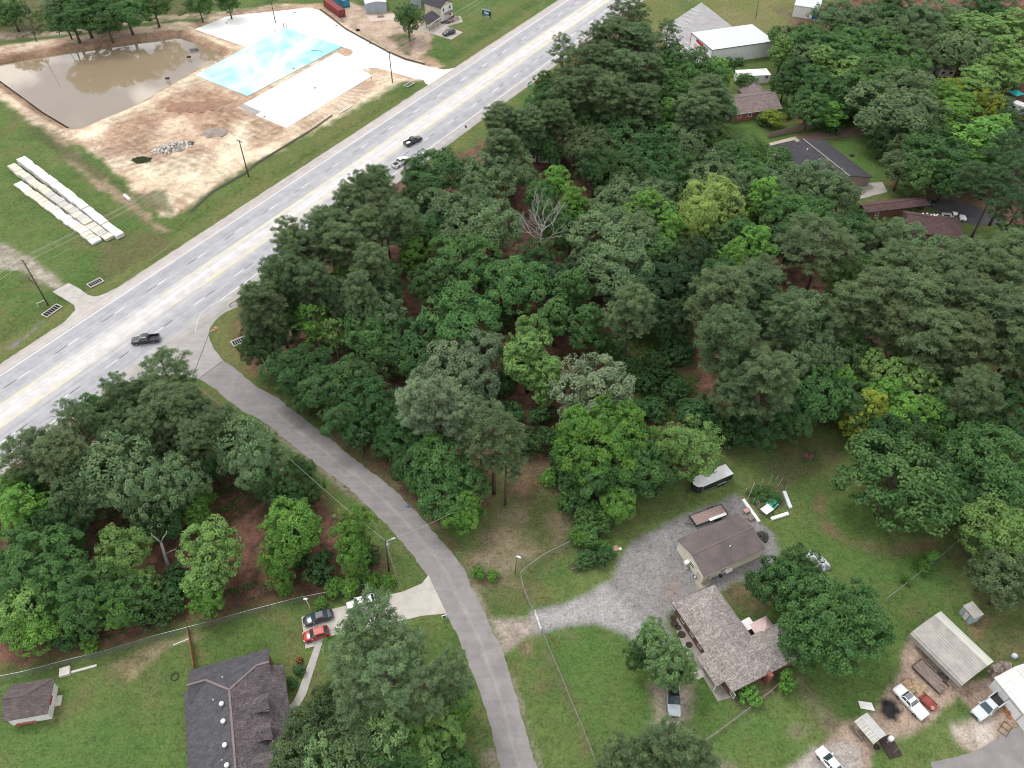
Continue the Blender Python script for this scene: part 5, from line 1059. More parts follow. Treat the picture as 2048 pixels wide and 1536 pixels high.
# gazebo with pink fabric top
p = G(1529, 1257, 2.4); t = thing('gazebo', 'gazebo with pale pink fabric canopy behind the grey-roofed house', 'gazebo', (p.x, p.y, 0), fr.rz)
PINK = mat('pink_canopy', (.62, .46, .44), (.55, .41, .40), 1.2, .85); a = 1.75
mb = MB(); mb.add([(-a, -a, 2.2), (a, -a, 2.2), (a, a, 2.2), (-a, a, 2.2), (-.4, -.4, 3.05), (.4, -.4, 3.05), (.4, .4, 3.05), (-.4, .4, 3.05), (-.5, -.5, 3.15), (.5, -.5, 3.15), (.5, .5, 3.15), (-.5, .5, 3.15), (0, 0, 3.5), (-a, -a, 1.98), (a, -a, 1.98), (a, a, 1.98), (-a, a, 1.98)],
    [(0, 1, 5, 4), (1, 2, 6, 5), (2, 3, 7, 6), (3, 0, 4, 7), (8, 9, 12), (9, 10, 12), (10, 11, 12), (11, 8, 12), (0, 13, 14, 1), (1, 14, 15, 2), (2, 15, 16, 3), (3, 16, 13, 0)]); mb.build('canopy', PINK, t)
for x in (-1, 1):
    for y in (-1, 1): mb = MB(); mb.bar((x*(a-.06), y*(a-.06), 0), (x*(a-.06), y*(a-.06), 2.2), .07); mb.build('leg', DKSTEEL, t)
p = G(1495, 1248, 2.3); t = thing('awning', 'small white fabric awning between the grey roof and pink gazebo', 'awning', (p.x, p.y, 0), fr.rz)
mb = MB(); slab(mb, [(-1, -.9, 2.15), (1, -.9, 2.3), (1, .9, 2.3), (-1, .9, 2.15)], .05); mb.build('fabric', mat('white_fabric', (.75, .73, .72), (.66, .64, .63), 1.5), t)
for x, y in ((-.9, -.8), (.9, -.8), (.9, .8), (-.9, .8)): mb = MB(); mb.bar((x, y, 0), (x, y, 2.12), .05); mb.build('leg', DKSTEEL, t)
tag(sheet('deck', [(1486, 1262), (1500, 1252), (1530, 1288), (1550, 1276), (1568, 1308), (1552, 1318), (1520, 1298)], .32, mat('dark_deck', (.12, .085, .075), (.07, .052, .048), 2), thick=.3, kind=None), 'dark wooden deck beside the pink gazebo', 'deck')
p = G(1551, 1300, .7); t = thing('picnic_table', 'grey picnic table on the deck below the pink gazebo', 'table', (p.x, p.y, .32), fr.rz+1.57)
mb = MB(); mb.box(-.9, .9, -.38, .38, .72, .77); mb.build('table_top', WOOD, t)
for s in (-1, 1): mb = MB(); mb.box(-.9, .9, s*.72-.13, s*.72+.13, .42, .46); mb.build('bench', WOOD, t); mb = MB(); mb.bar((s*.6, -.72, 0), (s*.6, .3, .72), .06); mb.bar((s*.6, .72, 0), (s*.6, -.3, .72), .06); mb.build('trestle', WOOD, t)
# arched metal carport
fr = Fr((1924, 1371.7), (1987.4, 1323.5), (1825.6, 1263.4), 2.3)
o = building('arched_carport', 'ribbed metal carport with bowed weathered roof over the dirt yard', fr, 'carport')
L, W_ = fr.L, fr.W; mb = MB(); n = 12; rise = 1.2
CP_ = ribbed('weathered_ribbed_roof', (.40, .375, .35), (.30, .28, .265), 'x', .5, .6, .15, .6)
top = []; bot = []
for k in range(n+1):
    a = math.pi*(.06+.88*k/n); x = -math.cos(a)*L/2/math.cos(math.pi*.06); z = 2.05+rise*math.sin(a)**.8
    top.append((x, z))
mb.v = [(x, y, z) for y in (-W_/2, W_/2) for x, z in top]+[(x, y, z-.06) for y in (-W_/2, W_/2) for x, z in top]; q = n+1
for k in range(n): mb.f += [(k, k+1, q+k+1, q+k), (2*q+k, 3*q+k, 3*q+k+1, 2*q+k+1), (k, 2*q+k, 2*q+k+1, k+1), (q+k, q+k+1, 3*q+k+1, 3*q+k)]
mb.build('roof', CP_, o)
LIT_STRIP = ribbed('lit_ribbed_strip', (.56, .56, .50), (.50, .50, .45), 'x', .5, .6, .1, .5)  # light on the right face of the bow, painted as a paler strip
mb = MB(); mb.v = [(x, y, z+.03) for y in (-W_/2-.02, W_/2+.02) for x, z in top[8:]]; m_ = len(top[8:]); mb.f = [(k, k+1, m_+k+1, m_+k) for k in range(m_-1)]; mb.build('lit_side_strip', LIT_STRIP, o)
mb = MB(); mb.box(-L/2+.02, -L/2+.08, -W_/2, W_/2, 1.35, 2.3); mb.build('side_panel', CP_, o)
for s in (-1, 1):
    for k in range(5): mb = MB(); y = -W_/2+.3+k*(W_-.6)/4; mb.bar((s*(L/2-.15), y, 0), (s*(L/2-.15), y, 2.3), .09); mb.build('post', STEEL, o)
# small blue-grey shed
fr = Fr((1926, 1211), (1949, 1238), (1943.7, 1203.3), 2.1); o = building('garden_shed', 'small blue-grey shed with ribbed pale roof beyond the carport', fr, 'shed')
L, W_ = fr.L-.2, fr.W-.1; walls(MB(), L, W_, 2.0, 0).build('wall', mat('blue_grey_paint', (.34, .42, .46), (.29, .37, .41), 1), o); mb = MB(); slab(mb, [(-fr.L/2, -fr.W/2, 2.1), (fr.L/2, -fr.W/2, 2.1), (fr.L/2, fr.W/2, 2.35), (-fr.L/2, fr.W/2, 2.35)], .1); mb.build('roof', ribbed('shed_ribbed_roof', (.52, .50, .47), (.34, .32, .30), 'x', .33, .6, .1, .9), o); opening(o, '-y', L, W_, 0, 0, .9, 1.8, 'door', STEEL, OFFW)
# white metal building at the right edge
h = 3.0; fr = Fr((1988.5, 1355), (2060, 1442), (2019, 1332), h); o = building('white_garage', 'white metal garage at the right edge with pale skylight panel', fr, 'garage')
L, W_ = fr.L+2, fr.W*2; o.location = Vector(o.location)+Matrix.Rotation(fr.rz, 3, 'Z') @ Vector((1, fr.W/2, 0))
walls(MB(), L-.4, W_-.4, h-.1, 1.0).build('wall', MW, o); mb = MB(); gable_roof(mb, L-.4, W_-.4, h-.1, 1.0, .2, .2, .1); mb.build('roof', ribbed('white_ribbed_roof', (.62, .62, .60), (.55, .55, .53), 'x', .6, .5, .1, .5), o)
mb = MB(); k = 1.0/(W_/2-.2); zz = lambda y: h+1.0-.1+.115+(-abs(y))*k+.02
mb.add([(-L/2+1.6, -W_/2+.6, zz(W_/2-.6)), (-L/2+6.2, -W_/2+.6, zz(W_/2-.6)), (-L/2+6.2, -W_/2+1.7, zz(W_/2-1.7)), (-L/2+1.6, -W_/2+1.7, zz(W_/2-1.7))], [(0, 1, 2, 3)]); mb.build('skylight', mat('skylight_sheet', (.58, .66, .66), (.52, .6, .6), 1, .4), o)
opening(o, '-y', L-.4, W_-.4, 0, 0, 2.6, 2.3, 'door', STEEL, MW)
# low corrugated shelter
fr = Fr((1708.6, 1442.7), (1746.9, 1487.6), (1733.7, 1424), 1.9); o = building('corrugated_shelter', 'small open shelter with white corrugated roof beside the burnt patch', fr, 'shelter')
L, W_ = fr.L, fr.W; mb = MB()
gable_roof(mb, L, W_, 1.8, .35, .0, .0, .04); mb.build('roof', ribbed('white_corrugated', (.74, .74, .72), (.60, .60, .57), 'x', .28, .5, .1, 1), o)
mb = MB()
for k in range(7): x = -L/2+.35+k*(L-.6)/6; slab(mb, [(x-.13, -W_/2+.02, 1.87), (x+.13, -W_/2+.02, 1.87), (x+.13, -.1, 2.2), (x-.13, -.1, 2.2)], .02)
mb.build('clear_strips', mat('translucent_strip', (.46, .45, .40), (.36, .35, .31), 2), o)
for x in (-L/2+.2, 0, L/2-.2):
    for y in (-W_/2+.1, W_/2-.1): mb = MB(); mb.bar((x, y, 0), (x, y, 1.8), .08); mb.build('post', WOOD, o)
mb = MB(); rr = random.Random(4)
for k in range(26): mb.obox((rr.uniform(-L/2+.3, L/2-.3), -W_/2-.1+rr.uniform(-.2, .4), .3+rr.uniform(-.2, .5)), Vector((rr.uniform(.2, .6), rr.uniform(-.2, .2), 0)), Vector((0, .07, 0)), Vector((0, 0, .06)))
tag(mb.build('firewood_pile', WOOD), 'pile of split firewood under the corrugated shelter', 'firewood').location = fr.loc; bpy.data.objects['firewood_pile'].rotation_euler = (0, 0, fr.rz)
# red-doored shed, lower left
h = 2.5; fr = Fr((5, 1443), (95, 1427), (15, 1372), h); o = building('playhouse_shed', 'white shed with brown hip roof and red door panel', fr, 'shed')
L, W_ = fr.L-.7, fr.W-.6; walls(MB(), L, W_, h, 0).build('wall', WHITE, o); mb = MB(); hip_roof(mb, L, W_, h, 1.5, .35, ends=(0, 1)); mb.build('roof', shingle('shed_shingles', (.155, .125, .12), (.11, .088, .09), .12), o)
mb = MB(); mb.add([(-L/2-.02, -W_/2, h), (-L/2-.02, W_/2, h), (-L/2-.02, 0, h+1.5), (-L/2-.3, -W_/2, h), (-L/2-.3, W_/2, h), (-L/2-.3, 0, h+1.5)], [(0, 1, 2), (5, 4, 3), (0, 3, 4, 1), (1, 4, 5, 2), (2, 5, 3, 0)]); mb.build('gable_end', WHITE, o)
REDD = mat('red_door_paint', (.48, .05, .045), (.4, .04, .04), 2, .6); opening(o, '+x', L, W_, -.3, 1.25, 1.6, 1.0, 'window', WHITE, REDD, False); opening(o, '-y', L, W_, 0, 1.5, .5, .35)
mb = MB(); mb.box(L/2+.05, L/2+.9, -.6, 1.0, 0, .15); mb.build('step', CONC, o)
# dormered dark house, bottom left
h = 3.1; fr = Fr((380, 1346), (540, 1300.8), (386, 1406), h); o = building('dormered_house', 'dark shingled house with dormers and white turbine vents', fr)
RD_SHADE = shingle('shaded_shingles', (.105, .102, .112), (.078, .076, .086), .16); RD_LIT = shingle('lit_shingles', (.165, .135, .142), (.10, .085, .092), .34)  # one shingle roof; lit east slope and shaded slopes painted as two tones
L, W_ = fr.L-.7, fr.W; rise = 2.4
Lm = 26; yb = -W_/2-Lm; kk = .60; yn = W_/2+.35; zr = h+4.2; yr = yn-4.2/kk; yw = yn-3.3; zw = h+3.3*kk; xw = .4-(zr-zw)/kk; xe = .4+(zr-zw)/kk; XL, XR = -L/2-.35, L/2+.35
def P2(l): return [(x, y, z+.14) for x, y, z in l]
mb = MB(); slab(mb, P2([(XL, yn, h), (XL, yw, zw), (xw, yw, zw), (.4, yr, zr), (xe, yw, zw), (XR, yw, zw), (XR, yn, h)][::-1]), .14); mb.build('north_roof', RD_SHADE, o)
mb = MB(); slab(mb, P2([(.4, yb, zr), (.4, yr, zr), (xw, yw, zw), (.4-zr/kk+h/kk-.3, yw, h-.18), (.4-zr/kk+h/kk-.3, yb, h-.18)]), .14)
slab(mb, P2([(XL, yw, zw), (XL, yw-3.4, h-.05), (xw, yw-3.4, h-.05), (xw, yw, zw)]), .13); mb.build('west_roof', RD_SHADE, o)
mb = MB(); slab(mb, P2([(.4, yr, zr), (.4, yb, zr), (.4+(zr-h)/kk+.3, yb, h-.18), (.4+(zr-h)/kk+.3, yw, h-.18), (xe, yw, zw)]), .14)
slab(mb, P2([(xe, yw, zw), (xe, yw-3.4, h-.05), (XR, yw-3.4, h-.05), (XR, yw, zw)]), .13); mb.build('east_roof', RD_LIT, o)
mb = MB(); mb.loft([[(x, y, z) for y, z in ((yw-3.1, 0), (yn-.4, 0), (yn-.4, h), (yw, zw-.1), (yw-3.1, h))] for x in (-L/2, L/2)]); mb.build('wall', BRICKB, o)
mb = MB(); mb.box(-L/2+.1, L/2+1.0, yb, yw-3.12, 0, h-.25); mb.build('main_wall', BRICKB, o)
mb = MB(); z_ = .17
for p, q in (((.4, yb, zr), (.4, yr, zr)), ((.4, yr, zr), (xw, yw, zw)), ((.4, yr, zr), (xe, yw, zw)), ((XL, yw, zw), (xw, yw, zw)), ((xe, yw, zw), (XR, yw, zw))): mb.bar((p[0], p[1], p[2]+z_), (q[0], q[1], q[2]+z_), .3, .06)
mb.build('ridge_cap', mat('plum_ridge', (.21, .165, .16)), o)
mb = MB(); mb.box(L/2+1.02, L/2+1.2, -W_/2-6.5, -W_/2+2.0, 0, h-.3); mb.build('white_trim', WHITE, o)
for k in range(4):
    y = yw-6.3-k*4.2; z = h+2.75
    mb = MB(); mb.loft([[(x, y+a, zz_) for a, zz_ in ((-.95, z-1.6), (.95, z-1.6), (.95, z), (0, z+.55), (-.95, z))] for x in (2.2, L/2-.5)]); d = mb.build('dormer', WHITE, o)
    mb = MB()
    for s in (-1, 1): slab(mb, [(1.2, y+s*1.25, z+.02), (L/2-.2, y+s*1.25, z+.02), (L/2-.2, y+s*.001, z+.75), (1.2, y+s*.001, z+.75)], .1)
    mb.build('dormer_roof', RD_LIT, d)
def turbine(par, x, y, z):
    mb = MB(); mb.cyl((x, y), .16, z, z+.3, 10); b_ = mb.build('turbine_vent', WHITE, par)
    mb = MB(); rings = []
    for k in range(7):
        a = -1.2+2.4*k/6; r_ = .36*math.cos(a); rings.append([(x+r_*math.cos(j*math.pi/6), y+r_*math.sin(j*math.pi/6), z+.55+.3*math.sin(a)) for j in range(12)])
    mb.loft(rings); mb.build('turbine_head', WHITE, b_, smooth=True)
Rm = Matrix.Rotation(-fr.rz, 3, 'Z')
for (a, b2) in ((444.7, 1410), (448, 1445), (451, 1492.5), (455.5, 1533)):
    q = Rm @ (G(a, b2, h+3.6)-Vector(fr.loc)); turbine(o, q.x, q.y, zr+.1-abs(.4-q.x)*kk)
for (a, b2) in ((446.5, 1357.5), (428.5, 1402.5), (446, 1523.5)): q = Rm @ (G(a, b2, h+2.6)-Vector(fr.loc)); mb = MB(); mb.cyl(q.xy, .07, h+1.2, h+3.3); mb.build('vent_pipe', WHITE, o)
for y in (-W_/2-3, -W_/2-8, -W_/2-13): opening(o, '+x', L+2.2, W_, y, 1, 1, 1.3)
# campers and sheds under the right-hand trees
def camper(name, label, a, b, d, hh, wm_):
    fr = Fr(a, b, d, hh); t = thing(name, label, 'camper', fr.loc, fr.rz); L, W_ = max(fr.L, 5), 2.5
    mb = MB(); mb.loft([[(x, y, z) for y, z in ((-W_/2, .55), (W_/2, .55), (W_/2, zt-.15), (W_/2-.15, zt), (-W_/2+.15, zt), (-W_/2, zt-.15))] for x, zt in ((-L/2, hh-.5), (-L/2+.5, hh), (L/2-.4, hh), (L/2, hh-.3))]); mb.build('body', wm_, t)
    for p in (-L/4, L/4): opening(t, '-y', L, W_, p, 1.5, .9, .7, 'window', DKSTEEL)
    mb = MB(); mb.box(-L/2+.4, L/2-.4, -W_/2-.02, -W_/2+.0, 1.0, 1.25); mb.build('stripe', mat('dark_stripe', (.05, .05, .06)), t)
    for p in (-.5, .5):
        for s in (-1, 1): mb = MB(); mb.tube([(p, s*(W_/2-.05), .35), (p, s*(W_/2-.3), .35)], .35, 12); mb.build('wheel', RUBBER, t)
    mb = MB(); mb.box(-.4, .4, -.4, .4, hh, hh+.22); mb.build('roof_unit', WHITE, t)
camper('motorhome', 'grey and cream motorhome parked under the right-hand trees', (1866, 134), (1880, 118), (1862, 124), 3.1, mat('cream_grey_body', (.52, .50, .47), (.44, .42, .4), .6, .5))
camper('travel_trailer', 'white travel trailer half hidden by leaves beside the motorhome', (1896, 150), (1915, 150), (1899, 122), 2.9, WHITE)
camper('mobile_home', 'pale grey mobile home under trees at the right edge', (2014, 208), (2048, 222), (2030, 190), 3.0, mat('pale_grey_body', (.55, .56, .57), (.48, .49, .5), .6, .5))
for lb, a, b2, d, hh, rm in (('small shed with grey metal roof behind the dark shrubs', (1657, 211), (1674, 213), (1664, 203), 2.1, STEEL), ('grey-roofed shed among the right-hand trees', (1944, 170), (1960, 168), (1945, 153), 2.6, mat('purple_grey_roof', (.26, .23, .26)))):
    fr = Fr(a, b2, d, hh); o = building('garden_shed', lb, fr, 'shed'); walls(MB(), fr.L, fr.W, hh, .4).build('wall', DKSTEEL, o); mb = MB(); gable_roof(mb, fr.L, fr.W, hh, .4, .15, .15); mb.build('roof', rm, o); opening(o, '-y', fr.L, fr.W, 0, 0, .9, 1.9, 'door', WOOD, WOOD)
p = G(2033, 185, 2.2); t = thing('pop_up_canopy', 'bright teal pop-up canopy at the right edge among trees', 'canopy', (p.x, p.y, 0), .4)
mb = MB(); mb.add([(-1.7, -1.7, 2.1), (1.7, -1.7, 2.1), (1.7, 1.7, 2.1), (-1.7, 1.7, 2.1), (0, 0, 3.0)], [(0, 1, 4), (1, 2, 4), (2, 3, 4), (3, 0, 4)]); mb.build('canopy', mat('teal_fabric', (.03, .45, .44), (.03, .38, .38), 2), t)
for x in (-1.6, 1.6):
    for y in (-1.6, 1.6): mb = MB(); mb.bar((x, y, 0), (x, y, 2.1), .05); mb.build('leg', STEEL, t)
# ---------------------------------------------------------------- vehicles (x forward, built at the origin)
def paint_mat(name, c): return mat(name, c, tuple(x*.94 for x in c), 2, .3, spec=.5, coat=.7)
def ring(x, w, z0, z1, ch=.12, tap=.94):
    return [(x, -w, z0+ch), (x, -w+ch*.6, z0), (x, w-ch*.6, z0), (x, w, z0+ch), (x, w*.995, z0+(z1-z0)*.6), (x, w*tap, z1-ch*.35), (x, w*tap-ch*1.2, z1), (x, -w*tap+ch*1.2, z1), (x, -w*tap, z1-ch*.35), (x, -w*.995, z0+(z1-z0)*.6)]
SPEC = dict(
 pickup=dict(L=5.85, body=[(2.92, .80, .42, .86), (2.80, .93, .34, 1.02), (2.3, .985, .30, 1.10), (1.3, .99, .28, 1.17), (.2, .99, .28, 1.18), (-.78, .99, .28, 1.18)], gh=(1.28, .42, -.55, -.76, 1.15, 1.88, .90, .74), wheels=(1.86, -1.75), wr=.40, bed=(-.8, -2.9, .72, 1.22)),
 sedan=dict(L=4.75, body=[(2.37, .60, .36, .66), (2.25, .82, .28, .78), (1.6, .90, .22, .90), (.9, .91, .2, .97), (-1.2, .91, .2, 1.0), (-1.9, .89, .24, 1.02), (-2.28, .80, .32, .98), (-2.37, .68, .42, .9)], gh=(1.05, .25, -.95, -1.75, .95, 1.43, .80, .62), wheels=(1.42, -1.38), wr=.33),
 hatch=dict(L=4.05, body=[(2.03, .60, .34, .70), (1.9, .80, .26, .84), (1.3, .86, .22, .97), (.6, .87, .2, 1.0), (-1.3, .87, .2, 1.02), (-1.85, .84, .26, 1.02), (-2.02, .76, .36, .96)], gh=(.95, .2, -1.35, -1.95, .97, 1.5, .78, .63), wheels=(1.27, -1.24), wr=.31),
 suv=dict(L=4.7, body=[(2.35, .70, .42, .85), (2.2, .88, .34, 1.0), (1.5, .94, .3, 1.1), (.8, .95, .28, 1.14), (-1.6, .95, .28, 1.16), (-2.2, .92, .32, 1.15), (-2.35, .85, .42, 1.08)], gh=(1.1, .45, -1.75, -2.25, 1.1, 1.75, .86, .73), wheels=(1.4, -1.4), wr=.37),
 classic=dict(L=5.5, body=[(2.75, .84, .36, .80), (2.68, .93, .3, .88), (1.2, .97, .26, .96), (.6, .97, .26, .98), (-1.3, .97, .26, .98), (-2.6, .93, .32, .94), (-2.75, .88, .4, .86)], gh=(.75, .2, -.95, -1.35, .96, 1.42, .84, .68), wheels=(1.6, -1.5), wr=.33))
def make_car(kind, name, label, cat, col, f, r, z=.75, roof=None, group='vehicles'):
    s = SPEC[kind]; A, B = G(*f, z), G(*r, z); c = (A+B)/2; d = A-B
    t = thing(name, label, cat, (c.x, c.y, .0), math.atan2(d.y, d.x), group)
    pm = paint_mat(*col); mb = MB(); mb.loft([ring(*q) for q in s['body']]); mb.build('body', pm, t, smooth=True)
    x0, x1, x2, x3, zb, zt, wb_, wt = s['gh']
    mb = MB(); mb.loft([[(x0, -wb_, zb), (x0, wb_, zb), (x3, wb_, zb), (x3, -wb_, zb)], [(x1, -wt, zt-.04), (x1, wt, zt-.04), (x2, wt, zt-.04), (x2, -wt, zt-.04)]]); mb.build('windows', GLASS, t)
    mb = MB(); mb.loft([[(x1+.06, -wt-.02, zt-.05), (x1+.06, wt+.02, zt-.05), (x2-.06, wt+.02, zt-.05), (x2-.06, -wt-.02, zt-.05)], [(x1+.02, -wt, zt), (x1+.02, wt, zt), (x2-.02, wt, zt), (x2-.02, -wt, zt)], [(x1-.15, -wt+.12, zt+.035), (x1-.15, wt-.12, zt+.035), (x2+.15, wt-.12, zt+.035), (x2+.15, -wt+.12, zt+.035)]])
    for sy in (-1, 1):
        for (xa, xb) in ((x0, x1), (x3, x2)): mb.bar((xa, sy*(wb_+.005), zb), (xb, sy*(wt+.005), zt-.03), .09, .07)
        xm = (x1+x2)/2; mb.bar((xm, sy*(wb_+.008), zb), (xm, sy*(wt+.008), zt-.03), .10, .04)
    mb.build('roof', paint_mat(*roof) if roof else pm, t)
    if 'bed' in s:
        a, b2, zf, zt_ = s['bed']; mb = MB(); mb.box(b2, a, -.97, .97, .34, zf)
        for sy in (-1, 1): mb.box(b2, a, sy*.905-.08, sy*.905+.08, zf, zt_)
        mb.box(b2-.02, b2+.07, -.82, .82, zf, zt_-.01); mb.box(a-.07, a, -.82, .82, zf, zt_); mb.build('bed', pm, t)
        mb = MB(); mb.box(b2+.08, a-.08, -.82, .82, zf+.004, zf+.02); mb.build('bed_liner', PLAST, t)
    W_ = .93 if kind in ('pickup', 'suv', 'classic') else .86
    for x in s['wheels']:
        for sy in (-1, 1):
            wr = s['wr']; mb = MB(); mb.tube([(x, sy*(W_-.13), wr), (x, sy*(W_-.09), wr), (x, sy*(W_+.05), wr), (x, sy*(W_+.085), wr)], [wr*.92, wr, wr, wr*.9], 16); w_ = mb.build('wheel', RUBBER, t)
            mb = MB(); mb.tube([(x, sy*(W_+.06), wr), (x, sy*(W_+.10), wr)], [wr*.6, wr*.55], 12); mb.build('rim', ALLOY, w_)
    xf = s['body'][0][0]; xr = s['bed'][1] if 'bed' in s else s['body'][-1][0]; zl = s['body'][1][3]-.2; zr_ = (s['bed'][3] if 'bed' in s else s['body'][-1][3])-.22
    for sy in (-1, 1):
        mb = MB(); mb.box(xf-.25, xf-.04, sy*.66-.15, sy*.66+.15, zl-.02, zl+.2-.04); mb.build('headlight', LAMPW, t)
        mb = MB(); mb.box(xr-.03, xr+.12, sy*(W_-.19)-.13, sy*(W_-.19)+.13, zr_-.14, zr_+.14); mb.build('tail_light', LAMPR, t)
        mb = MB(); mb.box(x0-.42, x0-.22, sy*(W_+.13)-.1, sy*(W_+.13)+.08, zb-.02, zb+.15); mb.build('mirror', pm if kind != 'classic' else ALLOY, t)
    mb = MB(); mb.box(xf-.06, xf+.03, -.62, .62, s['body'][0][2]+.02, s['body'][0][2]+.2); mb.build('front_bumper', PLAST if kind != 'classic' else ALLOY, t)
    mb = MB(); mb.box(xr-.06, xr+.05, -.8, .8, .36, .54); mb.build('rear_bumper', PLAST if kind in ('sedan', 'hatch', 'suv') else ALLOY, t)
    mb = MB(); mb.box(xf-.02, xf+.015, -.45, .45, zl-.12, zl+.05); mb.build('grille', PLAST, t)
    return t
BLK, CHAR = ('black_car_paint', (.014, .015, .019)), ('charcoal_car_paint', (.028, .034, .046)); RED, WHT, SIL = ('red_car_paint', (.42, .03, .018)), ('white_car_paint', (.76, .78, .77)), ('silver_car_paint', (.42, .47, .51))
make_car('pickup', 'pickup_truck', 'black pickup turning from the highway into the side road', 'pickup', BLK, (262, 681), (319, 674), .9)
t = make_car('pickup', 'pickup_truck', 'black pickup with a white load in its bed on the highway', 'pickup', ('green_black_paint', (.013, .022, .022)), (843, 272), (808.5, 289), .9)
o = thing('cargo_bag', 'white bundle lying in the bed of the black highway pickup', 'bag', t.matrix_world.translation[:], 0); o.location = t.location+Vector((0, 0, .745)); o.rotation_euler = t.rotation_euler
mb = MB(); mb.loft([[(x, y*k-.1, z*k) for y, z in ((-.6, 0), (.6, 0), (.55, .3), (0, .42), (-.55, .3))] for x, k in ((-2.5, .7), (-2.1, 1), (-1.5, .95), (-1.15, .7))]); mb.build('sack', WHITE, o)
make_car('pickup', 'pickup_truck', 'white pickup with empty dark bed on the highway beside the trees', 'pickup', WHT, (816, 312), (785, 333), .9)
make_car('suv', 'parked_suv', 'dark blue-black car parked on the concrete before the two-storey house', 'car', ('navy_paint', (.02, .024, .034)), (884, 69), (911, 60), .8)
make_car('sedan', 'parked_sedan', 'dark grey sedan parked on the driveway above the red hatchback', 'car', CHAR, (608, 1243), (663, 1226), .7)
make_car('hatch', 'parked_hatchback', 'red hatchback parked on the corner of the concrete driveway', 'car', RED, (607, 1275), (656, 1261), .7)
make_car('suv', 'parked_suv', 'white car parked under the pine along the driveway edge', 'car', WHT, (698, 1213), (746, 1199), .9)
make_car('pickup', 'pickup_truck', 'silver pickup with dark cab parked under the olive tree by the patio', 'pickup', SIL, (1349, 1426), (1345, 1362), .9, roof=BLK)
make_car('classic', 'parked_sedan', 'long white old sedan with grey rear roof in the dirt yard', 'car', WHT, (1850, 1432), (1795, 1374), .8, roof=None)
o = bpy.data.objects['parked_sedan.001']; mb = MB(); mb.box(-.97, -.25, -.6, .6, 1.45, 1.47); mb.build('vinyl_roof', mat('grey_vinyl', (.20, .22, .25)), o)
make_car('pickup', 'pickup_truck', 'silver pickup with empty dark bed backed up to the white garage', 'pickup', ('pale_silver_paint', (.52, .55, .57)), (1950, 1433), (2005, 1392), .9)
make_car('sedan', 'parked_sedan', 'white car cut by the bottom edge on the dirt yard', 'car', ('bright_white_paint', (.80, .80, .80)), (1643, 1502), (1681, 1548), .75)
make_car('pickup', 'pickup_truck', 'white pickup parked beside the maroon hip roof', 'pickup', ('clean_white_paint', (.74, .75, .76)), (1928, 434.5), (1890, 432), .9)
make_car('pickup', 'pickup_truck', 'dark pickup with its tail poking out of the long carport', 'pickup', ('grey_truck_paint', (.06, .062, .068)), (1836, 408), (1869, 404), .9)
# wrecked red car body
A = G(1856, 1403, .4); t = thing('car_wreck', 'red crumpled car front lying beside the old white sedan', 'car wreck', (A.x, A.y, 0), math.radians(-52))
mb = MB(); mb.loft([ring(x, w_, .1, z, .1, .9) for x, w_, z in ((1.3, .55, .4), (1.0, .75, .55), (.2, .8, .62), (-.7, .78, .6), (-1.2, .6, .42))]); mb.build('bonnet', mat('faded_red_paint', (.30, .06, .05), (.20, .045, .04), 1.5, .5), t)
mb = MB()
for y in (-.7, .7): mb.bar((1.2, y*.8, .55), (-1.3, y*.9, .66), .12)
mb.bar((-.9, -.7, .7), (-.9, .7, .7), .1); mb.bar((.6, -.7, .62), (.6, .7, .62), .12); mb.build('frame', RUST, t)
mb = MB(); mb.cyl((.95, -.45), .28, .45, .62, 12); mb.build('lamp_bowl', mat('pink_plastic', (.55, .28, .24)), t)
# trailers
h = hgt(1399, 990.5, 975.5); fr = Fr((1399, 975.5), (1466.5, 946.7), (1384, 957), h); t = thing('enclosed_trailer', 'black enclosed cargo trailer with white roof at the edge of the wood', 'trailer', fr.loc, fr.rz); L, W_ = fr.L, 2.5
mb = MB(); P_ = lambda z: [(-L/2-.1, -W_/2+.35, z), (-L/2+.8, -W_/2, z), (L/2, -W_/2, z), (L/2, W_/2, z), (-L/2+.8, W_/2, z), (-L/2-.1, W_/2-.35, z), (-L/2-.5, 0, z)]
mb.loft([P_(.45), P_(h-.06)]); mb.build('body', mat('black_trailer_skin', (.018, .018, .022), (.03, .03, .034), 1, .4), t); mb = MB(); mb.loft([[(x*1.012, y*1.02, z) for x, y, z in P_(h-.055)], P_(h+.03)]); mb.build('roof', mat('white_trailer_roof', (.80, .80, .81), (.62, .62, .63), .7, .6, detail=7), t)
mb = MB(); mb.box(-L/2+.8, L/2, -W_/2-.03, -W_/2-.005, .45, .62); mb.box(-L/2+.78, -L/2+.9, -W_/2-.03, -W_/2-.005, .621, h-.1); mb.build('trim', STEEL, t)
mb = MB(); mb.box(L*.05, L*.05+1.9, -W_/2-.22, -W_/2-.031, .75, .95); mb.build('fender', STEEL, t)
for x in (L*.05+.5, L*.05+1.35):
    for s in (-1, 1): mb = MB(); mb.tube([(x, s*(W_/2-.02), .34), (x, s*(W_/2+.16), .34)], .34, 14); mb.build('wheel', RUBBER, t)
mb = MB()
for s in (-1, 1): mb.bar((-L/2+.3, s*.8, .42), (-L/2-1.7, 0, .42), .1)
mb.bar((-L/2-1.5, 0, 0), (-L/2-1.5, 0, .8), .08); mb.build('hitch', DKSTEEL, t)
fr = Fr((1391.5, 1049), (1454, 1026), (1384, 1032), .75); t = thing('flatbed_trailer', 'black flatbed trailer with plank deck beside the workshop', 'trailer', fr.loc, fr.rz); L, W_ = fr.L, 2.2
mb = MB()
for k in range(7): y = -W_/2+.06+k*(W_-.1)/7; mb.box(-L/2, L/2, y, y+(W_-.1)/7-.025, .68, .74)
mb.build('deck', mat('plank_deck', (.36, .27, .25), (.25, .18, .165), 1.2, .9, stretch=(.4, 5, 1)), t); mb = MB()
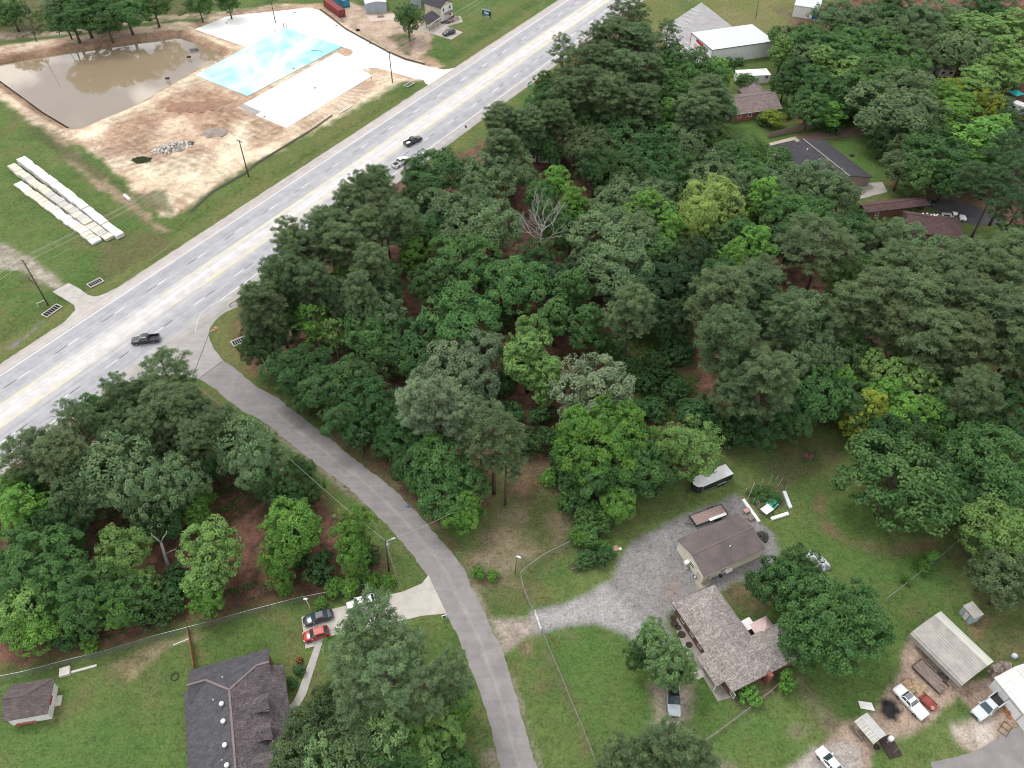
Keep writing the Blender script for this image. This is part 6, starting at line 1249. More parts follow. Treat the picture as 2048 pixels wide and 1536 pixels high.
for s in (-1, 1): mb.box(-L/2, L/2, s*W_/2-.06+s*.02, s*W_/2+.06+s*.02, .5, .82)
mb.box(-L/2-.12, -L/2-.01, -W_/2-.08, W_/2+.08, .5, .95); mb.box(L/2+.01, L/2+.1, -W_/2-.08, W_/2+.08, .5, .9)
for s in (-1, 1): mb.bar((-L/2-.12, s*.7, .55), (-L/2-1.4, 0, .5), .1)
mb.build('frame', DKSTEEL, t)
for x in (L*.12, L*.12+.85):
    for s in (-1, 1): mb = MB(); mb.tube([(x, s*(W_/2+.1), .34), (x, s*(W_/2+.32), .34)], .34, 14); mb.build('wheel', RUBBER, t)
o = tag(MB().box(-1.9, 1.6, -.28, .28, .0, .05).build('plank', WHITE), 'white board lying across the flatbed trailer deck', 'board'); q = G(1437, 1033, .78); o.location = q; o.rotation_euler = (0, 0, fr.rz+.02)
fr = Fr((1896, 1384), (1897, 1371), (1837, 1333), .6); 
A, B, C = G(1826, 1333, .6), G(1843, 1319, .6), G(1880, 1386, .6); u = (C-A).normalized(); t = thing('timber_trailer', 'rotting plank-decked trailer bed beside the arched carport', 'trailer', ((A+B)/2+(C-A)/2)[:2]+(0,), math.atan2(u.y, u.x)); L, W_ = (C-A).length, 2.1
mb = MB(); rr = random.Random(6)
for k in range(8): y = -W_/2+k*W_/8; mb.box(-L/2+rr.uniform(0, .1), L/2-rr.uniform(0, 1.2)*(k > 4), y, y+W_/8-.03, .55, .6+rr.uniform(0, .02))
mb.build('deck', mat('rotting_planks', (.27, .225, .20), (.13, .10, .09), 1.4, .95, stretch=(.5, 4, 1), detail=8), t); mb = MB()
for s in (-1, 1): mb.box(-L/2-.1, L/2+.1, s*W_/2-.05+s*.06, s*W_/2+.05+s*.06, .35, .66)
mb.box(-L/2-.2, -L/2-.05, -W_/2, W_/2, .35, .7); mb.build('frame', mat('dull_rust', (.13, .085, .065), (.08, .058, .05), 2), t)
for x in (-.6, .4):
    for s in (-1, 1): mb = MB(); mb.tube([(x, s*(W_/2-.3), .3), (x, s*(W_/2-.08), .3)], .3, 12); mb.build('wheel', RUBBER, t)

# ---------------------------------------------------------------- poles and wires
WIRE = mat('wire', (.30, .32, .30), (.22, .24, .22))
WIREP = mat('bright_wire', (.50, .54, .48), (.4, .43, .38))
def pole(label, bx, by, tx, ty, r=.16, arms=1, gear=False, name='utility_pole', m=POLEW, top=None):
    p = G(bx, by); h = hgt(bx, by, ty); q = G(tx, ty, h); d = q-p; t = thing(name, label, 'pole', p[:], 0, 'utility poles' if name == 'utility_pole' else None)
    mb = MB(); mb.tube([(0, 0, -.3), d*.5, d], [r*1.15, r, r*.8], 10); mb.build('shaft', m, t, smooth=True)
    for k in range(arms):
        z = d*(1-.03-.09*k); mb = MB(); mb.obox(z, HN*1.2, HU*.06, Vector((0, 0, .06))); a = mb.build('crossarm', POLEW, t)
        mb = MB()
        for y in (-1.1, -.5, .6, 1.1): c = z+HN*y; mb.tube([c+Vector((0, 0, .06)), c+Vector((0, 0, .28))], [.06, .04], 7)
        mb.build('insulators', OFFW, a)
    if gear:
        mb = MB(); c = d*.86+Vector((.35, -.2, 0)); mb.tube([c-Vector((0, 0, .55)), c+Vector((0, 0, .45)), c+Vector((0, 0, .6))], [.3, .3, .18], 12); mb.build('transformer', STEEL, t)
        mb = MB(); mb.bar(d*.93, d*.93+Vector((1.1, .5, .25)), .07); mb.obox(d*.93+Vector((1.25, .55, .25)), Vector((.28, .1, 0)), Vector((-.05, .12, 0)), Vector((0, 0, .07))); mb.build('lamp_arm', STEEL, t)
    return p+d
P3 = pole('utility pole on the verge at the left beside the gravel field entrance', 95, 608, 45, 520, gear=False)
P2 = pole('utility pole standing between the sandy lot and the highway verge', 497, 352, 478, 280)
P1 = pole('utility pole by the mouth of the new concrete entrance', 785, 165, 778, 104)
P4 = pole('side road pole carrying a grey transformer and lamp', 778, 1142, 770.5, 1080, arms=0, gear=True)
P5 = pole('thin lamp post alone in the dry clearing', 1029.5, 1148, 1034.5, 1113, r=.07, arms=0, name='lamp_post'); o = bpy.data.objects['lamp_post']; mb = MB(); q = P5-o.location; mb.obox(q+Vector((.25, -.1, 0)), Vector((.35, -.15, 0)), Vector((.05, .12, 0)), Vector((0, 0, .09))); mb.build('lamp', WHITE, o)
P6 = pole('leaning tall wooden pole behind the muddy pond', 72.5, 82.5, 47, -6, r=.15, arms=0)
P7 = pole('white yard light pole behind the dark grey sedan', 624, 1223, 611, 1198, r=.08, arms=0, name='lamp_post', m=OFFW); o = bpy.data.objects['lamp_post.001']; mb = MB(); q = P7-o.location; mb.obox(q, Vector((.3, 0, 0)), Vector((0, .14, 0)), Vector((0, 0, .1))); mb.build('lamp', WHITE, o)
P8 = pole('pole in the dry field beyond the metal shop', 1511.4, 35.4, 1517.5, 0, r=.12, arms=0)
pole('thin pole left of the car park', 1339, 41.5, 1343.6, 13, r=.06, arms=0, name='sign_post', m=STEEL); pole('thin pole at the top of the car park lawn', 1373, 21, 1377, 1, r=.06, arms=0, name='sign_post', m=STEEL)
P9 = pole('slender bare pole by the track above the new slab', 119, 70, 112, 2, r=.1, arms=0)
def wire(pts, label, sag=1.0, r=.022, m=WIRE):
    mb = MB()
    for a, b2 in zip(pts, pts[1:]):
        l = []
        for k in range(13): u = k/12; q = a.lerp(b2, u); q.z -= sag*4*u*(1-u); l.append(q)
        mb.tube(l, r, 4, False)
    return tag(mb.build('power_line', m), label, 'power line', 'power lines')
d32 = (P2-P3); far = P1+(P1-P2)*1.6; far.z = P1.z-.2; near = P3-(P2-P3)*.75; near.z = P3.z
for y, lb, dz in ((-1.1, 'upper power line nearest the highway along the verge poles', .2), (.6, 'upper power line second from the field side along the verge poles', .2), (1.1, 'upper power line nearest the field along the verge poles', .2)):
    o_ = HN*y+Vector((0, 0, dz-.25)); wire([near+o_, P3+o_, P2+o_, P1+o_, far+o_], lb, 1.1, .02, WIREP)
o_ = Vector((0, 0, -2.6)); wire([near+o_, P3+o_, P2+o_, P1+o_, far+o_], 'low thick cable strung along the verge poles', 1.3, .022, WIRE)
wire([P4+Vector((0, 0, -.2)), G(905, 1025, 8.5)], 'cable from the transformer pole across the side road into the trees', .5, .018, WIREP)
wire([P4+Vector((0, 0, -.2)), G(560, 900, 9), G(395, 772, 9)], 'cable along the left verge of the side road', .6, .018, WIREP)
wire([P4+Vector((0, 0, -.9)), P5], 'cable from the transformer pole to the clearing lamp post', .6, .014)
for k, (a, b2, lb) in enumerate((((808, 1190), 0, 'guy wire nearest the road beside the transformer pole'), ((800, 1180), .1, 'second guy wire beside the transformer pole'))): wire([P4+Vector((0, 0, -1)), G(*a)], lb, 0, .016, WIREP)

# ---------------------------------------------------------------- fences
def chain_mat():
    m = bpy.data.materials.new('chain_link'); m.use_nodes = True; t = m.node_tree; b = t.nodes['Principled BSDF']; b.inputs['Base Color'].default_value = (.30, .33, .33, 1); b.inputs['Metallic'].default_value = .3; b.inputs['Roughness'].default_value = .5
    tr = t.nodes.new('ShaderNodeBsdfTransparent'); mx = t.nodes.new('ShaderNodeMixShader'); mx.inputs[0].default_value = .25
    t.links.new(tr.outputs[0], mx.inputs[1]); t.links.new(b.outputs[0], mx.inputs[2]); t.links.new(mx.outputs[0], t.nodes['Material Output'].inputs[0]); return m
CHAIN = chain_mat(); GREYW = mat('grey_fence_wood', (.30, .27, .25), (.2, .175, .16), 2, .9)
def resample(pts, step):
    out = [pts[0]]
    for a, b2 in zip(pts, pts[1:]):
        n = max(1, round((b2-a).length/step)); out += [a.lerp(b2, (k+1)/n) for k in range(n)]
    return out
def fence(label, pp, h=1.4, step=3., mesh=CHAIN, rail=STEEL, post=STEEL, pr=.04, rails=(1.,), solid=False):
    pts = resample([G(*p) for p in pp], step); t = thing('fence', label, 'fence', pts[0][:]); o = pts[0]; Z = Vector((0, 0, 1))
    rel = [p-o for p in pts]
    for p in rel[:100]: mb = MB(); mb.tube([p-Z*.1, p+Z*(h+.05)], pr, 6); mb.build('post', post, t)
    mb = MB()
    for f in rails:
        for a, b2 in zip(rel, rel[1:]): mb.bar(a+Z*h*f, b2+Z*h*f, pr*1.2)
    if rails: mb.build('rail', rail, t)
    if mesh:
        mb = MB()
        for a, b2 in zip(rel, rel[1:]):
            if solid: mb.obox((a+b2)/2+Z*h*.5, (b2-a)/2, Vector((-(b2-a).y, (b2-a).x, 0)).normalized()*.03, Z*h*.48)
            else: mb.add([a+Z*.03, b2+Z*.03, b2+Z*(h-.03), a+Z*(h-.03)], [(0, 1, 2, 3)])
        mb.build('panel' if solid else 'wire_mesh', mesh, t)
    return t
fence('chain-link fence between the lower left wood and the lawns', [(-40, 1372), (0, 1362), (55, 1351), (137, 1329), (215, 1310), (310, 1281), (380, 1263), (512, 1227), (600, 1204), (690, 1187), (778, 1166)], 1.5)
fence('chain-link fence from the clearing corner along the yard hedge', [(1041, 1153), (1056, 1139), (1088, 1116), (1124, 1098), (1151, 1084), (1200, 1056)], 1.3)
fence('grey pipe fence curving from the clearing corner down to the gate', [(1041, 1153), (1047, 1180), (1057, 1205), (1069, 1226)], 1.1, 2.4, None, rails=(1., .55, .15), pr=.035, rail=GREYW, post=GREYW)
fence('grey pipe fence running down the lawn beside the side road', [(1084, 1265), (1100, 1305), (1120, 1352), (1143, 1408), (1165, 1460), (1192, 1530)], 1.1, 2.4, CHAIN, rails=(1., .5), pr=.045, rail=GREYW, post=GREYW)
fence('pale rail fence below the grey-roofed house', [(1400, 1491), (1440, 1463), (1490, 1425), (1535, 1390), (1573, 1356)], 1.1, 2.4, CHAIN, rails=(1., .5), pr=.045, rail=GREYW, post=GREYW)
fence('wire fence with saplings crossing the right lawn', [(1768, 1205), (1800, 1180), (1848, 1142), (1885, 1112), (1915, 1085), (1960, 1045)], 1.3)
fence('short copper-brown board fence meeting the dormered house', [(379, 1262), (386, 1300), (392, 1342)], 1.7, 2.0, mat('copper_boards', (.34, .16, .075), (.22, .10, .05), 2, .9, stretch=(5, 5, .5)), post=mat('copper_post', (.26, .12, .06)), rails=(), solid=True)
fence('weathered wooden privacy fence behind the brown drive', [(1536, 276), (1580, 266), (1631, 256)], 1.8, 2.4, WOOD, post=WOOD, rails=(.9,), rail=WOOD, solid=True)
SILT = mat('silt_cloth', (.12, .115, .11), (.07, .07, .07), 2)
fence('low black silt fence along the upper edge of the concrete slab', [(640, 20), (662, 35), (690, 58), (735, 83), (777, 105), (812, 120), (850, 130)], .6, 2.5, SILT, post=WOOD, rails=(), solid=True, pr=.03)
fence('low grey silt fence along the highway side of the sandy lot', [(380, 425), (425, 385), (490, 348), (512, 329), (562, 299), (624, 261), (665, 232)], .6, 3., mat('grey_silt_cloth', (.26, .25, .22), (.18, .17, .15), 2), post=WOOD, rails=(), solid=True, pr=.03)
# gate at the gravel drive
a, b2 = G(1070, 1229), G(1082, 1263); t = thing('farm_gate', 'white pipe gate across the gravel drive entrance', 'gate', a[:]); d = b2-a; Z = Vector((0, 0, 1))
for i, (q0, q1) in enumerate(((0, .49), (.51, 1))):
    mb = MB(); A, B = d*q0, d*q1
    for z in (.3, .7, 1.15): mb.bar(A+Z*z, B+Z*z, .06)
    for u in (0, .5, 1): mb.bar(A.lerp(B, u)+Z*.3, A.lerp(B, u)+Z*1.15, .05)
    mb.build('gate_leaf', WHITE, t)
for q0 in (0, .5, 1): mb = MB(); mb.cyl((d*q0).xy, .09, -.1, 1.4, 8); mb.build('gate_post', WHITE, t)

# ---------------------------------------------------------------- slab and lumber stacks by the field
def rowstack(nm, a0, a1, e0, e1, hgts, n, seed, cols):
    """a0,a1: left/right corner of the first end; e0,e1 of the last end (top face pixels)"""
    rr = random.Random(seed); hh = sum(hgts)/len(hgts)
    A0, A1, E0, E1 = G(*a0, hh), G(*a1, hh), G(*e0, hh), G(*e1, hh)
    for k in range(n):
        u0, u1 = k/n, (k+1)/n; p, q = A0.lerp(E0, u0), A0.lerp(E0, u1); p2, q2 = A1.lerp(E1, u0), A1.lerp(E1, u1)
        c = (p+q+p2+q2)/4; u = ((q+q2)-(p+p2))/4; v = ((p2+q2)-(p+q))/4
        h = hgts[min(len(hgts)-1, int(k*len(hgts)/n))]+rr.uniform(-.05, .05); j = rr.uniform(-.12, .12)
        t = thing('board_stack', f'{cols[2]} board stack, {ORD2[k]} from the upper end of the {nm} row', 'board stack', (c.x+v.x*j, c.y+v.y*j, 0), math.atan2(u.y, u.x), 'board stacks by the field')
        L, W_ = u.length*2-rr.choice((.03, .05, .1)), v.length*2*rr.uniform(.93, 1.03); m = cols[rr.choice((0, 0, 1))]
        nl = max(2, int(h/.3)); mb = MB(); gap = MB()
        for l in range(nl):
            z0 = .12+l*(h-.12)/nl; z1 = z0+(h-.12)/nl-.06; w2 = W_/2-rr.uniform(0, .1); x = L/2-rr.uniform(0, .04); nb = 3
            for b_ in range(nb): mb.box(-x+b_*2*x/nb, -x+(b_+1)*2*x/nb-.03, -w2+rr.uniform(-.04, .04), w2+rr.uniform(-.04, .04), z0, z1+(rr.uniform(0, .03) if l == nl-1 else 0))
            for y in (-w2*.7, 0, w2*.7): gap.box(-x+.02, x-.02, y-.05, y+.05, z0-.055, z0-.002)
        mb.build('boards', m, t); gap.build('spacers', WOOD, t)
ORD2 = ['first', 'second', 'third', 'fourth', 'fifth', 'sixth', 'seventh', 'eighth', 'ninth', 'tenth', 'eleventh', 'twelfth', 'thirteenth', 'fourteenth', 'fifteenth', 'sixteenth', 'seventeenth', 'eighteenth', 'nineteenth', 'twentieth', 'twenty-first', 'twenty-second', 'twenty-third']
B1, B2, B3 = mat('white_boards', (.80, .79, .77), (.66, .645, .62), .6, .85), mat('cream_boards', (.68, .64, .54), (.52, .48, .40), .6, .85), mat('pale_grey_boards', (.55, .53, .50), (.43, .41, .385), .6, .85)
rowstack('left low', (26, 369), (42, 360.5), (186, 487.5), (202.5, 476.4), [.75], 20, 1, (B1, B2, 'pale'))
rowstack('middle', (13, 333), (29, 326), (209.6, 478.4), (224.6, 468), [1.25, 1.25, 1.25, 1.2, .9], 22, 2, (B2, B3, 'cream'))
rowstack('right tall', (33, 320), (49, 312), (230.5, 469), (246.7, 461.5), [1.9, 1.9, 1.8, 1.8, 1.5, 1.2], 22, 3, (B1, B1, 'white'))

# ---------------------------------------------------------------- drains, mounds and building-lot pieces
def grate(label, a, b2, w_=1.6, n=6):
    A, B = G(*a), G(*b2); d = B-A; L = d.length; t = thing('culvert_grate', label, 'drain grate', ((A+B)/2)[:], math.atan2(d.y, d.x), 'culvert grates along the verges')
    mb = MB(); mb.box(-L/2, L/2, -w_/2, w_/2, .0, .06); mb.build('pit_shade', mat('drain_shade', (.008, .008, .009)), t)  # flat near-black slab standing in for the shade down in the drain
    mb = MB(); mb.box(-L/2-.2, L/2+.2, -w_/2-.2, -w_/2, 0, .2); mb.box(-L/2-.2, L/2+.2, w_/2, w_/2+.2, 0, .2); mb.box(-L/2-.2, -L/2, -w_/2, w_/2, 0, .2); mb.box(L/2, L/2+.2, -w_/2, w_/2, 0, .2); mb.build('concrete_rim', CONC, t)
    for k in range(1, n): mb = MB(); x = -L/2+k*L/n; mb.tube([(x, -w_/2, .17), (x, w_/2, .17)], .07, 6); mb.build('bar', STEEL, t)
grate('culvert grate in the ditch left of the field entrance', (90, 632), (118, 612)); grate('culvert grate in the verge right of the field entrance', (179, 572), (203, 560)); grate('culvert grate in the grass at the junction corner', (466, 688), (490, 678)); grate('culvert grate in the grass by the new concrete entrance', (812, 173), (824, 166), 1.4)
def heap(name, label, cat, px, py, R, h, m, seed, n=90, sz=(.15, .5), sq=1.0, ang=0, top=None):
    p = G(px, py); rr = random.Random(seed); t = MB()
    for i in range(n):
        a = rr.uniform(0, 6.28); q = R*math.sqrt(rr.random()); z = h*(1-(q/R)**2)*rr.uniform(.3, 1); c = Vector((math.cos(a)*q, math.sin(a)*q*sq, z)); s = rr.uniform(*sz)
        u = Vector((rr.uniform(-1, 1), rr.uniform(-1, 1), rr.uniform(-.5, .5))).normalized(); v = u.orthogonal().normalized(); w2 = u.cross(v); t.obox(c, u*s, v*s*rr.uniform(.4, .9), w2*s*rr.uniform(.25, .6))
    o = t.build(name, m); o.location = p; o.rotation_euler = (0, 0, ang); return tag(o, label, cat)
RUB = mat('rubble', (.70, .66, .60), (.22, .19, .165), 1.6, .95, lo=.42, hi=.55)
heap('rubble_pile', 'pile of pale broken concrete rubble on the sandy lot', 'rubble pile', 345, 296, 5.6, 1.3, RUB, 1, 260, (.15, .5), .5, .45)
heap('debris_pile', 'dark scrap lumps at the right end of the rubble pile', 'debris pile', 378, 288, 1.3, .6, DKSTEEL, 2, 30, (.15, .45), .7)
heap('brush_heap', 'heap of dark green cut brush on the sandy lot', 'brush heap', 283, 321, 2.8, .9, mat('cut_brush', (.07, .085, .035), (.035, .045, .02), 2, .95), 3, 260, (.12, .35), .6)
def mound(name, label, px, py, R, h, m, seed=1, sq=.8):
    p = G(px, py); rr = random.Random(seed); mb = MB(); rings = []; n = 26; off = [rr.uniform(.85, 1.12) for _ in range(n)]
    for k in range(9):
        u = 1-k/8.5; rings.append([(math.cos(j*6.2832/n)*R*u*(1+(off[j]-1)*u), math.sin(j*6.2832/n)*R*u*sq*(1+(off[j]-1)*u), h*(1-u*u)**1.2*rr.uniform(.93, 1.05)-.02) for j in range(n)])
    mb.loft(rings); o = mb.build(name, m, smooth=True); o.location = p; return tag(o, label, 'mound')
mound('gravel_mound', 'low grey gravel mound beside the rubble on the sandy lot', 430, 266, 4.2, 1.3, mat('gravel_grey', (.34, .29, .255), (.24, .20, .175), 1.2, .95, fine=.2, fscale=8), 1, .7)
mound('earth_mound', 'long reddish-brown earth bank in the middle of the sandy lot', 385, 215, 9, .9, mat('clay_bank', (.31, .19, .13), (.22, .13, .09), .8, .95, fine=.15), 2, .45)
def pipe(name, label, cat, a, b2, r=.2, m=WHITE, z=.0):
    A, B = G(*a), G(*b2); o = MB().tube([Vector((0, 0, r+z)), (B-A)+Vector((0, 0, r+z))], r, 10).build(name, m); o.location = A; return tag(o, label, cat)
pipe('culvert_pipe', 'short white culvert pipe lying by the earth track above the stacks', 'pipe', (250, 393), (261, 402.5), .42)
pipe('plastic_pipe', 'longer white plastic pipe on the grass below the slab corner', 'pipe', (678, 228), (706, 212), .16); pipe('plastic_pipe', 'short white plastic pipe lying beside the longer one below the slab', 'pipe', (680, 226), (692, 219), .2, OFFW)
for i, (a, b2) in enumerate((((551, 64), 56), ((568, 55), 48), ((573, 54), 47))):
    p = G(*a, .1); o = MB().cyl((0, 0), .09, 0, 1.5, 8).build('pipe_stub', DKSTEEL); o.location = p; tag(o, ('left', 'middle', 'right')[i]+'most of three upright pipe stubs at the top of the slab', 'pipe', 'pipe stubs on the slab')
for i, (a, lb) in enumerate((((589, 25.5), 'round drain inlet near the top of the concrete slab'), ((673, 51), 'round drain inlet near the right edge of the concrete slab'), ((630, 176), 'round drain inlet in the lower concrete slab'), ((529, 234), 'round drain inlet near the lower corner of the slab'), ((588, 137), 'round drain inlet on the blue slab'), ((740, 88), 'round drain inlet by the silt fence on the slab'), ((453, 46), 'round drain inlet near the far corner of the slab'))):
    p = G(*a, .1 if i != 4 else .22); t = thing('drain_inlet', lb, 'drain', p[:], 0, 'drain inlets in the slab'); MB().cyl((0, 0), .5, 0, .05, 14).build('ring', CONC, t); MB().cyl((0, 0), .36, .051, .06, 12).build('cover', DKSTEEL, t)
p = G(645, 103, .22); t = thing('hose', 'dark hose curling over the blue slab edge', 'hose', p[:]); MB().tube([(0, 0, .05), (-1, .4, .05), (-2.6, .6, .05), (-4, .8, .05)], .07, 6).build('tube', DKSTEEL, t)
p = G(684, 95); t = thing('survey_stake', 'thin upright stake at the corner of the blue slab', 'stake', p[:]); MB().cyl((0, 0), .05, 0, 1.9, 6).build('shaft', DKSTEEL, t)
p = G(744, 166); t = thing('survey_stake', 'thin rusty stake on the bank below the lower slab', 'stake', p[:]); MB().cyl((0, 0), .05, 0, 3, 6).build('shaft', RUST, t)
pond_bits = (((335, 158), .5, 'dark drain pipe end poking from the pond bank'), ((378, 115), .5, 'dark float in the far corner of the pond'),)
for a, r, lb in pond_bits: p = G(*a, -.7); o = MB().tube([(-.6, .2, .1), (.6, -.1, .3)], r*.7, 10).build('drain_pipe' if 'pipe' in lb else 'pond_float', PLAST); o.location = p; tag(o, lb, 'pipe' if 'pipe' in lb else 'float')
p = G(388, 99, -.9); o = MB().obox((0, 0, .1), (1.4, .5, 0), (-.2, .5, 0), (0, 0, .12)).build('floating_board', mat('wet_board', (.10, .12, .13))); o.location = p; tag(o, 'dark board floating near the far end of the pond', 'board')
# sign board above the verge
a, b2 = G(965, 36.5), G(982, 40.5); h = hgt(965, 36.5, 15.8); d = b2-a; t = thing('billboard', 'dark roadside sign board with a pale emblem on two posts', 'sign', ((a+b2)/2)[:], math.atan2(d.y, d.x)); L = d.length
mb = MB(); mb.box(-L/2, L/2, -.1, .1, h*.30, h); mb.build('panel', mat('dark_green_panel', (.02, .05, .055), (.03, .06, .07), 2, .5), t)
mb = MB(); mb.box(-L/2, L/2, -.16, -.101, h*.82, h); mb.build('header', mat('pale_header', (.40, .52, .55)), t)
mb = MB(); pts = [(-.32, .5), (-.1, .55), (-.02, .45), (.2, .44), (.3, .3), (.22, .1), (.1, .05), (.05, -.1), (-.05, .06), (-.18, .12), (-.3, .22), (-.22, .38)]
mb.v = [(x*L, -.115, h*(.5+z*.42)) for x, z in pts]+[(x*L, -.101, h*(.5+z*.42)) for x, z in pts]; n = len(pts); mb.f = [tuple(range(n))]+[(i, (i+1) % n, n+(i+1) % n, n+i) for i in range(n)]; mb.build('emblem', mat('pale_emblem', (.62, .78, .80)), t)
mb = MB()
for x0, x1, z in ((-.4, -.15, .40), (.05, .4, .37), (-.2, .3, .335)): mb.box(x0*L, x1*L, -.13, -.101, h*z-.08, h*z+.08)
mb.build('text_bar', mat('pale_text', (.5, .6, .62)), t)
for s in (-1, 1): mb = MB(); mb.bar((s*L*.46, .16, 0), (s*L*.46, .16, h+.3), .16); mb.build('post', POLEW, t)
# street sign at the tree edge, small stop sign and road-side bits
p = G(1056, 180); h = hgt(1056, 180, 170); t = thing('street_sign', 'teal-green street name signs on a post at the tree edge', 'sign', p[:], HA); MB().cyl((0, 0), .05, 0, h+.5, 6).build('post', STEEL, t)
TEAL = mat('sign_green', (.01, .30, .24), (.01, .26, .21), 2, .4); mb = MB(); mb.box(-.1, 2.1, -.03, .03, h+.05, h+.55); mb.build('sign_panel', TEAL, t); mb = MB(); mb.box(-.03, .03, -1.6, .2, h-.5, h-.05); mb.build('sign_panel', TEAL, t)
p = G(932, 268); t = thing('road_sign', 'small dark-backed road sign on the right shoulder of the highway', 'sign', p[:], HA); MB().cyl((0, 0), .04, 0, 2.2, 6).build('post', STEEL, t); MB().tube([(.05, 0, 2.3), (.09, 0, 2.3)], .42, 8).build('sign_panel', DKSTEEL, t)
t = fence('dark guard rail end beside the junction trees', [(461, 614), (474, 606), (484, 598)], .8, 1.6, None, rail=RUST, post=WOOD, rails=(1.,), pr=.1)
t = fence('pale guard rail on the left verge above the highway', [(300, 527), (318, 514), (350, 489)], .75, 1.8, None, rail=mat('dull_rail', (.33, .32, .25)), post=WOOD, rails=(1.,), pr=.06)
p = G(429, 659); heap('broken_marker', 'broken orange and white marker on the junction corner grass', 'road marker', 429, 659, .7, .25, mat('orange_plastic', (.50, .17, .06), (.6, .5, .42), 2.5, .6, lo=.45, hi=.55), 5, 9, (.1, .35))
p = G(84, 610); t = thing('barricade', 'cream wooden sawhorse on the verge beside the utility pole', 'barricade', p[:], .7)
mb = MB(); mb.bar((-.9, 0, .9), (.9, 0, .9), .12, .16); mb.build('beam', OFFW, t)
for s in (-1, 1): mb = MB(); mb.bar((s*.8, -.3, 0), (s*.8, 0, .85), .07); mb.bar((s*.8, .3, 0), (s*.8, 0, .85), .07); mb.build('leg', OFFW, t)
o = thing('marker_post', 'thin orange-tan marker post in the left ditch', 'post', G(48, 640)[:]); MB().tube([(0, 0, 0), (.5, .6, 2.6)], .05, 6).build('shaft', mat('tan_post', (.38, .27, .16)), o)
fence('dark low field gate rails beside the gravel entrance', [(42, 566), (58, 558), (67, 568)], 1.1, 1.5, None, rail=DKSTEEL, post=DKSTEEL, rails=(1., .6, .25), pr=.05)
p = G(815, 1012.5); t = thing('dropped_bag', 'small crumpled blue bag at the edge of the side road', 'bag', p[:]); BB = mat('blue_cloth', (.10, .18, .34), (.2, .28, .42), 4); mb = MB(); mb.loft([[(x, y*k, z*k) for y, z in ((-.3, 0), (.3, 0), (.26, .25), (0, .36), (-.26, .25))] for x, k in ((-.45, .5), (-.2, 1), (.2, .9), (.5, .4))]); mb.build('sack', BB, t); MB().tube([(-.1, 0, .3), (0, .1, .5), (.15, 0, .3)], .03, 5).build('handle', BB, t)

# ---------------------------------------------------------------- garden, yards and lawns
def board(name, label, cat, a, b2, wd, z0, z1, m=WHITE, group=None):
    A, B = G(*a, z1), G(*b2, z1); d = B-A; o = MB().box(-d.length/2, d.length/2, -wd/2, wd/2, 0, z1-z0).build(name, m, bevel=.012); c = (A+B)/2; o.location = (c.x, c.y, z0); o.rotation_euler = (0, 0, math.atan2(d.y, d.x)); return tag(o, label, cat, group)
z7 = lambda x, y: (1470+x/11.814, 930+y/11.814)
board('raised_plank', 'longest white plank on the gravel side of the garden', 'plank', z7(195, 800), z7(575, 1330), .55, .0, .45, group='white planks round the garden'); board('raised_plank', 'white plank on the lawn at the right side of the garden', 'plank', z7(1165, 610), z7(1320, 1000), .62, .0, .45, mat('blue_white_plank', (.66, .69, .74)), 'white planks round the garden'); board('raised_plank', 'short white plank below the garden on the grass', 'plank', z7(860, 1260), z7(1265, 1130), .62, .0, .4, group='white planks round the garden')
t = None
for i, (b_, tp) in enumerate((((225, 660), (275, 550)), ((290, 830), (465, 410)), ((580, 560), (670, 320)), ((775, 490), (895, 245)), ((960, 350), (1020, 255)), ((1010, 520), (1120, 320)), ((1180, 580), (1235, 480)), ((415, 920), (465, 780)), ((1170, 990), (1225, 900)))):
    p = G(*z7(*b_)); h = min(3.6, max(1.0, hgt(*z7(*b_), z7(*tp)[1]))); q = G(*z7(*tp), h)-p
    o = MB().tube([(0, 0, -.1), q], .055, 6).build('garden_post', mat('pale_green_post', (.40, .46, .38), (.32, .38, .31))); o.location = p; tag(o, ('leftmost leaning', 'second leaning', 'third leaning', 'fourth leaning', 'farthest short', 'sixth leaning', 'rightmost', 'inner short', 'near right')[i]+' pale post round the fenced garden, counting from the left', 'post', 'garden posts')
sheet('garden_bed', [z7(*q) for q in ((220, 720), (400, 560), (780, 470), (1010, 540), (1180, 640), (1260, 900), (1150, 1020), (800, 1150), (560, 1060), (330, 800))], .015, mat('weedy_soil', (.05, .085, .025), (.13, .09, .05), 1.5, .95, detail=8), jit=.25)
p = G(*z7(860, 960)); t = thing('picnic_table', 'turquoise picnic table inside the fenced garden', 'table', p[:], .75); TQ = mat('turquoise_paint', (.05, .36, .29), (.04, .30, .25), 2, .6)
mb = MB(); mb.box(-.95, .95, -.4, .4, .7, .76); mb.build('table_top', TQ, t)
for s in (-1, 1): mb = MB(); mb.box(-.95, .95, s*.75-.14, s*.75+.14, .42, .47); mb.build('bench', TQ, t); mb = MB(); mb.bar((s*.7, -.7, 0), (s*.7, .35, .7), .07); mb.bar((s*.7, .7, 0), (s*.7, -.35, .7), .07); mb.build('trestle', TQ, t)
p = G(*z7(730, 1120)); t = thing('coop', 'white-topped hutch with wire sides at the garden corner', 'hutch', p[:], .62); MB().box(-1, 1, -.75, .75, .95, 1.03).build('roof', WHITE, t); MB().box(-.9, .9, -.65, .65, .1, .94).build('wire_mesh', CHAIN, t)
for x in (-.9, .9):
    for y in (-.66, .66): mb = MB(); mb.box(x-.04, x+.04, y-.04, y+.04, 0, .949); mb.build('leg', STEEL, t)
p = G(*z7(560, 1050)); t = thing('step_ladder', 'grey stepladder leaning inside the garden', 'ladder', p[:], .4); mb = MB()
for s in (-1, 1): mb.bar((s*.28, 0, 0), (s*.24, .9, 1.7), .06)
